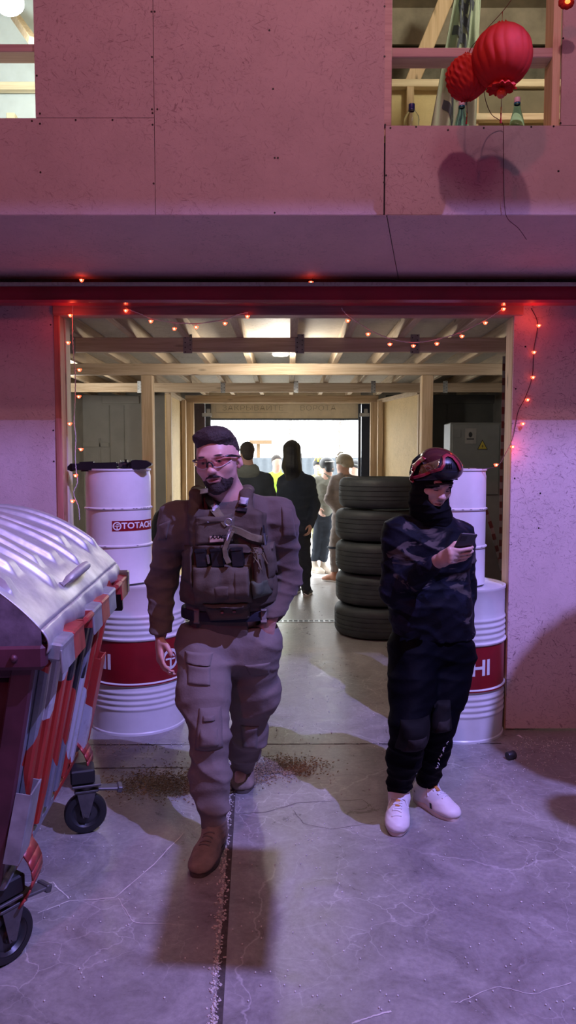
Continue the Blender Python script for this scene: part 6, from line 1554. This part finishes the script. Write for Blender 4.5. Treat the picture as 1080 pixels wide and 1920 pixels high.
# jacket
F = fld((.26, 2.78, .80), (1.06, 3.52, 1.56), .0062)
F.cone(ch2+np.array((-.055, 0, .02)), ch2+np.array((.055, .02, .02)), .125, .125, .05); F.cone(ch2+np.array((-.06, 0, 0)), be2+np.array((-.06, 0, 0)), .125, .120, .05); F.cone(ch2+np.array((.06, .01, 0)), be2+np.array((.06, .01, 0)), .125, .122, .05)
F.cone(be2+np.array((-.06, -.01, 0)), pe2+np.array((-.06, 0, 0)), .122, .120, .05); F.cone(be2+np.array((.06, 0, 0)), pe2+np.array((.06, 0, 0)), .124, .122, .05)
F.cone(nk2+np.array((0, 0, -.05)), ch2, .09, .12, .06); F.cone(sA+np.array((.03, 0, 0)), nk2+np.array((-.03, 0, -.055)), .068, .06, .05); F.cone(sB+np.array((-.03, 0, 0)), nk2+np.array((.03, 0, -.055)), .066, .06, .05)
F.chain([sA, eA, wA-(wA-eA)*.10], [.080, .066, .044], .03); F.chain([sB, eB, wB], [.072, .062, .052], .03); F.ell(sA+np.array((-.0, 0, -.06)), (.076, .08, .10), None, .03)
zc2 = at(808, 1207, 3.2).z; F.plane((0, 0, zc2), (0, 0, -1))
F.folds(.015, (17, 14, 12), 35, .5)
V, Q = F.mesh(); jk = fast_mesh('jacket', V, Q, M_mc, ph_p, 1)
# trousers
F = fld((.30, 2.90, .05), (1.02, 3.56, 1.00), .007)
F.cone(pe2+np.array((-.065, 0, -.0)), pe2+np.array((.065, .01, -.0)), .112, .112, .05); F.cone(pe2+np.array((-.06, 0, -.06)), pe2+np.array((.06, .01, -.06)), .118, .118, .05)
F.chain([hA+np.array((-.0, 0, .02)), hA*.5+kA*.5, kA+np.array((0, .01, .02)), kA*.55+aA*.45, aA], [.122, .102, .084, .076, .056], .03); F.chain([hB, hB*.5+kB*.5, kB+np.array((0, .01, .02)), kB*.55+aB*.45, aB], [.118, .102, .080, .070, .054], .03)
F.plane(aA+np.array((0, 0, -.022)), (.1, -.2, -1)) if False else None
F.folds(.014, (16, 14, 15), 33, .45)
V, Q = F.mesh(); tr2 = fast_mesh('trousers', V, Q, M_blk, ph_p, 1)
t2 = bvh(tr2)
def D3(name, c, t, mat, par=None, Yh=3.1, **k): return drape(t2, 0, 0, 0, 0, Yh, t, name, mat, par or ph_p, corners=c, **k)
kp = D3('knee_pad', [(746, 1338), (802, 1336), (806, 1392), (738, 1396)], .036, M_pad, rnd=.42); D3('pad_cap', [(752, 1362), (796, 1360), (800, 1392), (748, 1398)], .046, M_padd, kp, rnd=.5)
kq = D3('knee_pad', [(814, 1322), (849, 1320), (851, 1374), (808, 1380)], .034, M_pad, rnd=.42); D3('pad_cap', [(820, 1350), (848, 1348), (846, 1374), (814, 1380)], .042, M_padd, kq, rnd=.5)
# small worn white print down the side of the leg
rnd = random.Random(4)
path = [(835, 1386), (830, 1398), (828, 1402), (826, 1412), (824.5, 1417), (823.5, 1424), (822.5, 1432), (821, 1438), (820, 1444)]
for (x, y) in path:
    a = at(x, y, 3.2); h = t2.ray_cast(Vector((a.x, 2.5, a.z)), Vector((0, 1, 0)), 1.5)[0]
    if h is None: continue
    m = MB()
    for q in range(3): m.box(h+Vector((rnd.uniform(-.003, .003), -.003, rnd.uniform(-.005, .005))), (.0022, .001, .008), (0, rnd.uniform(-1.2, 1.2), 0))
    m.build('leg_lettering', M_white, tr2, smooth=None)
# sneakers
shA, PA = boot('sneaker', np.array((.515, 3.30, .035)), np.array((.462, 3.055, .004)), .108, M_sneak, M_snsole, ph_p, (aA+np.array((0, .0, -.015)), .040), h=.0045, shoe=True)
shB, PB = boot('sneaker', np.array((.605, 3.415, 0)), np.array((.752, 3.195, 0)), .106, M_sneak, M_snsole, ph_p, (aB+np.array((0, 0, -.01)), .040), h=.0045, shoe=True)
for b_, P_ in ((shA, PA), (shB, PB)):
    tb_ = bvh(b_)
    def top(t, s_, up=.002):
        h_ = tb_.ray_cast(Vector(P_(t, .3, s_)), Vector((0, 0, -1)), .5)[0]; return (Vector(h_) if h_ is not None else Vector(P_(t, .07, s_)))+Vector((0, 0, up))
    m = MB()
    for k in range(6): m.tube([top(.44+.055*k+.02*(q/5)*(1 if k % 2 else -1), -.020+.04*q/5, .003) for q in range(6)], .0030, 6)
    m.tube([top(.42, -.01), top(.40, -.03, .008), top(.46, -.045, .004)], .0028, 6); m.tube([top(.42, .01), top(.41, .03, .008), top(.47, .042, .004)], .0028, 6)
    m.build('laces', M_white, b_, smooth=60)
    m = MB(); m._add([top(.43, -.010, .004), top(.43, .010, .004), top(.58, .009, .0035), top(.58, -.009, .0035)], [(0, 1, 2, 3)]); o = m.build('tongue_label', M_lab, b_, smooth=None); solid(o, .0015, 0)
    for (t, u) in ((.60, .045),):
        m = MB()
        for sd_ in (-1, 1):
            Ls = []
            for (tt_, uu) in ((.56, .028), (.62, .028), (.60, .052), (.55, .052)):
                o0 = Vector(P_(tt_, uu, sd_*.12)); dr_ = (Vector(P_(tt_, uu, 0))-o0).normalized(); h_ = tb_.ray_cast(o0, dr_, .2)[0]
                if h_ is not None: Ls.append(Vector(h_)-dr_*.0025)
            if len(Ls) == 4: m._add(Ls, [(0, 1, 2, 3)])
            Ls = []
            for (tt_, uu) in ((.02, .070), (.16, .060), (.16, .067), (.03, .077)):
                o0 = Vector(P_(tt_, uu, sd_*.12)); dr_ = (Vector(P_(tt_+.05, uu, 0))-o0).normalized(); h_ = tb_.ray_cast(o0, dr_, .2)[0]
                if h_ is not None: Ls.append(Vector(h_)-dr_*.0025)
            if len(Ls) == 4: m._add(Ls, [(0, 1, 2, 3)])
        if m.v: o = m.build('black_flash', M_black, b_, smooth=None)
# phone
M_phone = simple('phone_dark_case', (.030, .028, .034), .35, .2); M_screen = simple('phone_screen_glow', (.05, .05, .06), .1, emit=(.6, .65, .9), estr=.6); M_pedge = simple('phone_metal_edge', (.35, .34, .38), .25, .8)
phone = empty('phone', tuple(pc), 'dark phone held in the hand of the person in black camouflage', 'phone')
Rp = Matrix((pw, pl_, pn)).transposed()
m = MB(); m.box(pc, (.072, .148, .0085), Rp, bev=.0035); m.build('case', M_phone, phone, smooth=50)
m = MB(); m.box(pc-pn*.0044, (.066, .140, .0006), Rp); m.build('screen', M_screen, phone)
m = MB(); m.box(pc+pl_*.0745, (.055, .0012, .0045), Rp); m.build('edge_highlight_band', M_pedge, phone)
m = MB(); m.box(pc+pl_*.052-pw*.018+pn*.005, (.026, .028, .0018), Rp, bev=.0008); m.build('camera_bump', M_gun, phone)
# ------------------------------------------------------------------ people by the gate and the bright yard
def figure(label, Y, head, joints, jacket, pants, shoes, hair=None, yaw=PI, skin=None, wj=1.0, h=.012, group=None, headfine=False, pitch=0.0, headscale=1.0, roll=0.0):
    """joints: pixel dict nk, shL, shR, elL, wrL, elR, wrR, hip, hpL, hpR, knL, knR, anL, anR (x, y[, dY])"""
    J = {k: pt(v[0], v[1], Y+(v[2] if len(v) > 2 else 0)) for k, v in joints.items()}
    base = (float(J['hip'][0]), Y, 0.0); e = empty('person', base, label, 'person', group)
    C = pt(head[0], head[1], Y+(head[2] if len(head) > 2 else 0)); R = Rm(yaw, pitch, roll)
    allp = np.array(list(J.values())+[C]); lo = allp.min(0)-.22; hi = allp.max(0)+.22; lo[2] = max(lo[2], -.0)
    F = fld(lo, hi, h*.85); P = head_into(F, C, R, headscale, fine=headfine)
    F.cone(P(0, .02, -.05), J['nk'], .055, .06, .03); F.cone(J['nk'], (J['shL']+J['shR'])/2, .06, .08, .04); F.cone((J['shL']+J['shR'])/2, J['hip'], .10, .10, .04)
    for a, b, c in (('shL', 'elL', 'wrL'), ('shR', 'elR', 'wrR')): F.chain([J[a], J[b], J[c]], [.045, .038, .027], .02); hand_into(F, J[c], J[c]-J[b], 1 if a == 'shL' else -1, (1 if a == 'shL' else -1, .3, 0), 1.0, .8)
    for a, b, c in (('hpL', 'knL', 'anL'), ('hpR', 'knR', 'anR')): F.chain([J[a], J[b], J[c]], [.07, .05, .036], .02); F.cone(J[c], J[c]+np.array((0, 0, -.06)), .036, .03, .02)
    V, Q = F.mesh(); fast_mesh('body', V, Q, skin or M_skinb, e, 1)
    F = fld(lo, hi, h); sm_ = (J['shL']+J['shR'])/2; w = np.linalg.norm(J['shR']-J['shL'])/2; ax = (J['shR']-J['shL'])/(2*w); rT = .115*wj
    hipw = max(.02, w-.10)
    F.cone(sm_-ax*(w-.08)+np.array((0, 0, -.04)), sm_+ax*(w-.08)+np.array((0, 0, -.04)), rT, rT, .05); 
    for q in (-1, 1): F.cone(sm_+ax*q*(w-.10)+np.array((0, 0, -.08)), J['hip']+ax*q*hipw*.7+np.array((0, 0, .02)), rT, rT*1.05, .05)
    F.cone(J['nk'], sm_+np.array((0, 0, -.06)), .075, .12, .05)
    for a, b, c in (('shL', 'elL', 'wrL'), ('shR', 'elR', 'wrR')): F.chain([J[a], J[b], J[c]], [.072*wj, .062*wj, .046], .03); F.cone(J[a], J['nk']+np.array((0, 0, -.05)), .06, .06, .04)
    F.plane(J['hip']+np.array((0, 0, -.05)), (0, 0, -1)); F.folds(.016, (14, 12, 14), int(Y*10), .5)
    V, Q = F.mesh(); jo = fast_mesh('jacket', V, Q, jacket, e, 1)
    F = fld(lo, hi, h)
    F.cone(J['hpL']+np.array((0, 0, .06)), J['hpR']+np.array((0, 0, .06)), .11, .11, .04)
    for a, b, c in (('hpL', 'knL', 'anL'), ('hpR', 'knR', 'anR')): F.chain([J[a], J[b], J[c]], [.10, .078, .058], .03)
    for c in ('anL', 'anR'): F.box((J[c][0], J[c][1], J[c][2]-.10), (.11, .11, .085), None, .01, .001, 'sub')
    F.folds(.016, (14, 12, 11), int(Y*10)+1, .45); V, Q = F.mesh(); po = fast_mesh('trousers', V, Q, pants, e, 1)
    for c, dx in (('anL', -.05), ('anR', .05)):
        fx = math.sin(yaw); fy = -math.cos(yaw); a = J[c]; hl = np.array((a[0]-fx*.06, a[1]-fy*.06, 0)); to = np.array((a[0]+fx*.20, a[1]+fy*.20, 0)); boot('shoe', hl, to, .10, shoes[0], shoes[1], e, (np.array((a[0], a[1], max(.10, min(a[2], .14)))), .04), h=.010, shoe=True)
    return e, P, R, C, J, jo, po
M_skinb = simple('plain_skin', (.60, .36, .29), .5, var=.05)
M_hazej = cloth_mat('hazed_black_jacket', (.045, .055, .080), .15, 6); M_hazeh = cloth_mat('hazed_dark_hoodie', (.060, .072, .090), .15, 6); M_hood = cloth_mat('grey_green_hood', (.20, .22, .20), .15, 10)  # jacket and hoodie colours lifted towards blue to imitate lens haze
M_brj = cloth_mat('worn_brown_uniform', (.24, .20, .19), .2, 7); M_brp = cloth_mat('worn_brown_trousers', (.22, .19, .18), .2, 7); M_olv = cloth_mat('olive_jacket', (.20, .20, .17), .2, 7)
M_cam = cloth_mat('yellowish_camo', (.36, .33, .20), .3, 8, blot=[((.15, .14, .08), 8, .5, .58, 1.5)]); M_hiv = cloth_mat('lime_vest', (.45, .75, .08), .1, 7); M_blkb = cloth_mat('hazed_black_cloth', (.035, .042, .058), .2, 7)  # black cloth raised to a bluish tone, haze put into its colour
M_shb = simple('dark_shoe', (.02, .02, .024), .5); M_shw = simple('pale_shoe_sole', (.62, .6, .58), .6); M_shp = simple('pale_slipper', (.66, .58, .50), .7); M_shr = simple('rust_brown_sneaker', (.34, .15, .09), .7); M_sock = simple('white_ribbed_sock', (.75, .74, .72), .8, bmp=.4, bscale=60)
M_hlong = simple('long_black_hair', (.014, .013, .016), .45, var=.4, scale=60, bmp=.5, bscale=140); M_hbr = simple('short_brown_hair_back', (.05, .04, .035), .8, var=.3, scale=80, bmp=.6, bscale=200)
M_helm = simple('tan_helmet_shell', (.32, .28, .22), .7, var=.2, scale=12); M_helb = simple('black_helmet_shell', (.02, .022, .028), .45); M_yelw = simple('yellow_helmet_paint', (.75, .62, .04), .5); M_gogg = clear_mat('grey_goggle_lens', (.55, .6, .68), .05)
def cap_field(P, R, s, parts, subs, name, mat, e, res=.008, fold=0.0, C=None):
    C = np.array(P(0, 0, 0)); F = fld(C-.26, C+.24, res)
    for c, r in parts: F.ell(P(*c), np.array(r)*s, R, .015)
    for c, r in subs: F.ell(P(*c), np.array(r)*s, R, .01, 'sub')
    if fold: F.folds(fold, (60, 60, 20), 2, .6)
    V, Q = F.mesh(); return fast_mesh(name, V, Q, mat, e, 1)
# 1 long-haired person in a black jacket, seen from behind, hands in the jacket pockets
Y = 8.72
e, P, R, C, J, jo, po = figure('person with long dark hair and black jacket, back turned, in the corridor', Y, (548, 848), dict(nk=(550, 876), shL=(532, 903), shR=(579, 903), elL=(527, 948), wrL=(536, 984, -.12), elR=(590, 948), wrR=(583, 984, -.12), hip=(556, 992), hpL=(549, 1008), hpR=(567, 1008), knL=(551, 1056, .12), knR=(572, 1058), anL=(552, 1098, .14), anR=(574, 1108)), M_hazej, M_blkb, (M_shb, M_shw), yaw=PI-.25, wj=1.12, h=.011)
F = fld(C-np.array((.24, .24, .50)), C+.24, .0085)
F.ell(P(0, .018, .040), (.100, .118, .104), R, .02); F.cone(P(0, .035, .02), P(-.01, .060, -.16), .100, .112, .04, flat=((0, 1, 0), .8)); F.cone(P(-.01, .060, -.16), P(-.02, .085, -.33), .110, .075, .04, flat=((0, 1, 0), .45)); F.cone(P(-.075, -.01, -.03), P(-.10, -.01, -.26), .035, .018, .03)
F.ell(P(0, -.10, -.03), (.062, .07, .09), R, .01, 'sub'); F.folds(.008, (75, 60, 3), 2, .6)
V, Q = F.mesh(); fast_mesh('long_hair', V, Q, M_hlong, e, 1)
# white side stripe and shoe flash
m = MB(); q = J['knR']; 
m = MB(); a_ = Vector(J['anR'])+Vector((.0, -.085, -.03)); m.box(a_, (.07, .004, .010), (0, .5, 0)); m.build('shoe_flash', M_white, e)
# 2 person in a dark hoodie with a light hood, head turned away
Y = 8.15
e, P, R, C, J, jo, po = figure('short-haired person in dark jacket and grey green hood beside the bearded head', Y, (463, 850), dict(nk=(466, 878), shL=(436, 900), shR=(499, 901), elL=(428, 955), wrL=(434, 1004, -.1), elR=(512, 955), wrR=(507, 1004, -.1), hip=(470, 1000), hpL=(458, 1020), hpR=(482, 1020), knL=(457, 1075), knR=(483, 1075), anL=(456, 1122), anR=(484, 1122)), M_hazeh, M_blkb, (M_shb, M_shw), yaw=PI+.25, wj=1.15, h=.012)
cap_field(P, R, 1, [((0, .020, .042), (.082, .104, .088)), ((0, .07, -.02), (.065, .045, .055))], [((0, -.11, .0), (.08, .09, .06))], 'short_hair', M_hbr, e, .008, .003)
F = fld(np.array(J['nk'])-.25, np.array(J['nk'])+.2, .010); n_ = np.array(J['nk']); F.ell(n_+np.array((-.005, -.07, -.035)), (.135, .075, .105), None, .02); F.ell(n_+np.array((0, -.03, .09)), (.07, .10, .09), None, .02, 'sub'); F.folds(.012, (16, 14, 20), 3, .5)
V, Q = F.mesh(); fast_mesh('hood', V, Q, M_hood, e, 1)
m = MB()
for sx in (-1, 1): m.tube([P(sx*.084, .01, .004), P(sx*.080, -.05, .008), P(sx*.05, -.10, .008)], .003, 6)
m.build('spectacle_frame', M_frameb, e)
# 3 soldier in worn brown with a tan helmet
Y = 9.75
e, P, R, C, J, jo, po = figure('person in worn brown uniform and tan helmet standing just left of the tyre stack', Y, (644, 872), dict(nk=(645, 890), shL=(628, 902), shR=(668, 903), elL=(617, 936), wrL=(633, 958, -.1), elR=(677, 938), wrR=(664, 962), hip=(645, 966), hpL=(636, 980), hpR=(655, 980), knL=(627, 1026), knR=(652, 1028), anL=(628, 1070), anR=(654, 1072)), M_brj, M_brp, (M_shr, M_shw), yaw=PI+.9, wj=1.05, h=.012)
hm = cap_field(P, R, 1, [((0, .015, .055), (.100, .120, .098)), ((0, .060, .01), (.095, .085, .075))], [((0, -.03, -.045), (.12, .11, .072)), ((0, .0, -.09), (.14, .16, .08))], 'helmet', M_helm, e, .008)
m = MB(); m.box(P(0, -.105, .085), (.035, .03, .05), Matrix(R.tolist()), bev=.005); m.tube([P(-.02, -.11, .13), P(.0, -.06, .165), P(.02, -.0, .165)], .010, 8); m.box(P(.10, .0, .03), (.02, .09, .03), Matrix(R.tolist()), bev=.004); m.build('helmet_mount', M_helm, hm)
m = MB(); m.box(np.array(J['shL'])*.5+np.array(J['shR'])*.5+np.array((.03, -.125, -.13)), (.17, .03, .26), bev=.012); m.build('back_panel', M_blkb, e)
for kn in ('knL', 'knR'):
    m = MB(); q = Vector(J[kn]); m.tube([q+Vector((.082*math.cos(t*PI/8), .082*math.sin(t*PI/8), 0)) for t in range(16)], .016, 8, closed=True); m.build('knee_strap', M_blkb, po, smooth=60)
# 4 person with black helmet and mask, slippers over white socks
Y = 10.6
e, P, R, C, J, jo, po = figure('person in black helmet, olive jacket, pale slippers and white socks by the gate', Y, (614, 876), dict(nk=(613, 892), shL=(596, 902), shR=(626, 904), elL=(591, 930), wrL=(598, 953, -.12), elR=(632, 934), wrR=(622, 955), hip=(607, 962), hpL=(601, 974), hpR=(614, 974), knL=(596, 1012), knR=(612, 1016), anL=(590, 1050), anR=(606, 1052)), M_olv, M_blkb, (M_shp, M_shp), yaw=.7, h=.013)
cap_field(P, R, 1, [((0, .015, .050), (.098, .115, .095)), ((0, -.05, -.01), (.078, .06, .08))], [((0, -.02, -.16), (.12, .16, .075))], 'black_helmet', M_helb, e, .009)
m = MB(); m.tube([P(-.085, -.04, .075), P(-.03, -.105, .080), P(.03, -.105, .080), P(.085, -.04, .075)], .008, 8); m.build('helmet_trim', M_shw, e)
for c in ('anL', 'anR'): m = MB(); q = Vector(J[c]); m.tube([(q.x, q.y, .05), (q.x, q.y, .22)], [.042, .048], 16); m.build('sock', M_sock, e, smooth=60)
# 5 smiling person with a yellow striped helmet
Y = 12.4
M_skinf = skin_mat('sunlit_skin', (.66, .42, .34))
e, P, R, C, J, jo, po = figure('smiling person in a yellow topped helmet and yellowish camouflage outside the gate', Y, (597, 875), dict(nk=(597, 890), shL=(583, 900), shR=(611, 900), elL=(579, 925), wrL=(586, 945, -.1), elR=(614, 925), wrR=(608, 945), hip=(597, 947), hpL=(591, 957), hpR=(602, 957), knL=(591, 988), knR=(603, 988), anL=(591, 1022), anR=(604, 1022)), M_cam, M_cam, (M_shb, M_shw), yaw=-.1, skin=M_skinf, h=.014, headfine=True)
cap_field(P, R, 1, [((0, .015, .055), (.098, .118, .090))], [((0, -.06, -.045), (.075, .12, .075))], 'black_helmet', M_helb, e, .010)
cap_field(P, R, 1, [((0, -.02, .105), (.070, .095, .050))], [((0, .015, .055), (.095, .115, .086)), ((-.03, -.10, .12), (.016, .1, .05)), ((.03, -.10, .12), (.016, .1, .05))], 'yellow_shell', M_yelw, e, .008)
m = MB(); m.tube([P(-.022, -.094, -.056), P(-.01, -.101, -.064), P(.01, -.101, -.064), P(.022, -.094, -.056)], .004, 8); m.build('smile_teeth', M_white, e, smooth=60)
# 6 person at the right edge with goggles on the helmet
Y = 11.2
e, P, R, C, J, jo, po = figure('person with grey goggles on a dark helmet at the right edge of the gate', Y, (665, 880), dict(nk=(666, 894), shL=(652, 905), shR=(682, 905), elL=(649, 930), wrL=(655, 950), elR=(686, 930), wrR=(680, 950), hip=(667, 955), hpL=(661, 966), hpR=(673, 966), knL=(661, 1005), knR=(673, 1005), anL=(661, 1040), anR=(673, 1040)), M_blkb, M_blkb, (M_shb, M_shw), yaw=-.5, skin=M_skinf, h=.014)
cap_field(P, R, 1, [((0, .015, .055), (.100, .118, .094))], [((0, -.07, -.04), (.085, .12, .08)), ((0, 0, -.10), (.14, .16, .07))], 'dark_helmet', M_helb, e, .010)
m = MB(); m.tube([P(-.07, -.07, .060), P(-.03, -.115, .075), P(.03, -.115, .075), P(.07, -.07, .060)], .022, 10, sq=.6); m.build('goggles', MATS['cabinet_grey'], e, smooth=60)
# 7 person in a lime vest between the two backs
Y = 11.6
e, P, R, C, J, jo, po = figure('person in a lime green vest between the two people with backs turned', Y, (519, 868), dict(nk=(519, 884), shL=(504, 896), shR=(530, 896), elL=(499, 922), wrL=(503, 946), elR=(534, 922), wrR=(531, 946), hip=(518, 952), hpL=(512, 962), hpR=(524, 962), knL=(512, 1000), knR=(524, 1000), anL=(512, 1036), anR=(524, 1036)), M_hiv, M_blkb, (M_shb, M_shw), yaw=.3, h=.015)
cap_field(P, R, 1, [((0, .020, .042), (.082, .104, .088))], [((0, -.11, -.01), (.08, .09, .07))], 'short_hair', M_hbr, e, .010, .003)
# ---- yard beyond the gate
M_yard = simple('sunlit_yard_concrete', (.62, .61, .58), .9, var=.1, scale=2); M_sheet = simple('pale_grey_sheet_fence', (.085, .10, .115), .7, var=.1); M_brick = simple('faded_ochre_structure', (.16, .10, .05), .8)
slab('ground_yard', -14, 14, 10.1, 42, -.06, -.002, M_yard)
m = MB(); m.grid(lambda u, v: Vector((-7.5+12*u, 24+.04*math.sin(u*260), 1.72*v)), 200, 1); o = m.build('corrugated_fence', M_sheet, loc=(0, 24, 0)); solid(o, .02); tag(o, 'pale grey corrugated fence across the bright yard', 'fence')
m = MB(); a = at(484, 829, 30); b = at(500, 840, 30)
m.box((a.x, 30.2, 1.15), (.14, .1, 2.3)); m.box((a.x+.1, 30, a.z), (.9, .2, .16)); o = m.build('yard_gantry', M_brick, loc=(a.x, 30, 0)); tag(o, 'faded ochre gantry frame behind the yard fence', 'structure')
M_twig = simple('pale_bare_branches', (.55, .5, .45), .9)
def tree(x, y, hgt, label, seed):
    rnd = random.Random(seed); e = empty('bare_tree', (x, y, 0), label, 'tree', 'bare trees beyond the yard'); m = MB(); m.tube([(x, y, 0), (x+.05, y, hgt*.5), (x-.03, y, hgt*.95)], [.10, .06, .015], 8); m.build('trunk', M_twig, e); m = MB()
    for k in range(150):
        z = hgt*rnd.uniform(.3, .95); a = rnd.uniform(0, 6.28); l = hgt*.28*(1-z/hgt+.25)*rnd.uniform(.5, 1); p0 = Vector((x, y, z)); p1 = p0+Vector((math.cos(a)*l*.5, math.sin(a)*l*.5, l*.35)); p2 = p0+Vector((math.cos(a)*l, math.sin(a)*l, l*.9)); m.tube([p0, p1, p2], [.018, .012, .004], 4, cap=False)
        for q in range(3): s_ = p1.lerp(p2, rnd.random()); m.tube([s_, s_+Vector((rnd.uniform(-.3, .3), rnd.uniform(-.3, .3), rnd.uniform(.1, .35)))], [.008, .003], 3, cap=False)
    m.build('branches', M_twig, e)
tree(at(545, 800, 34).x, 34, 5.2, 'slender bare tree rising over the head of the long-haired person', 1); tree(at(637, 820, 30).x, 30, 3.4, 'bare tree right of the long-haired person beyond the yard', 2); tree(at(600, 830, 36).x, 36, 3.6, 'small bare tree farthest back in the yard', 3)
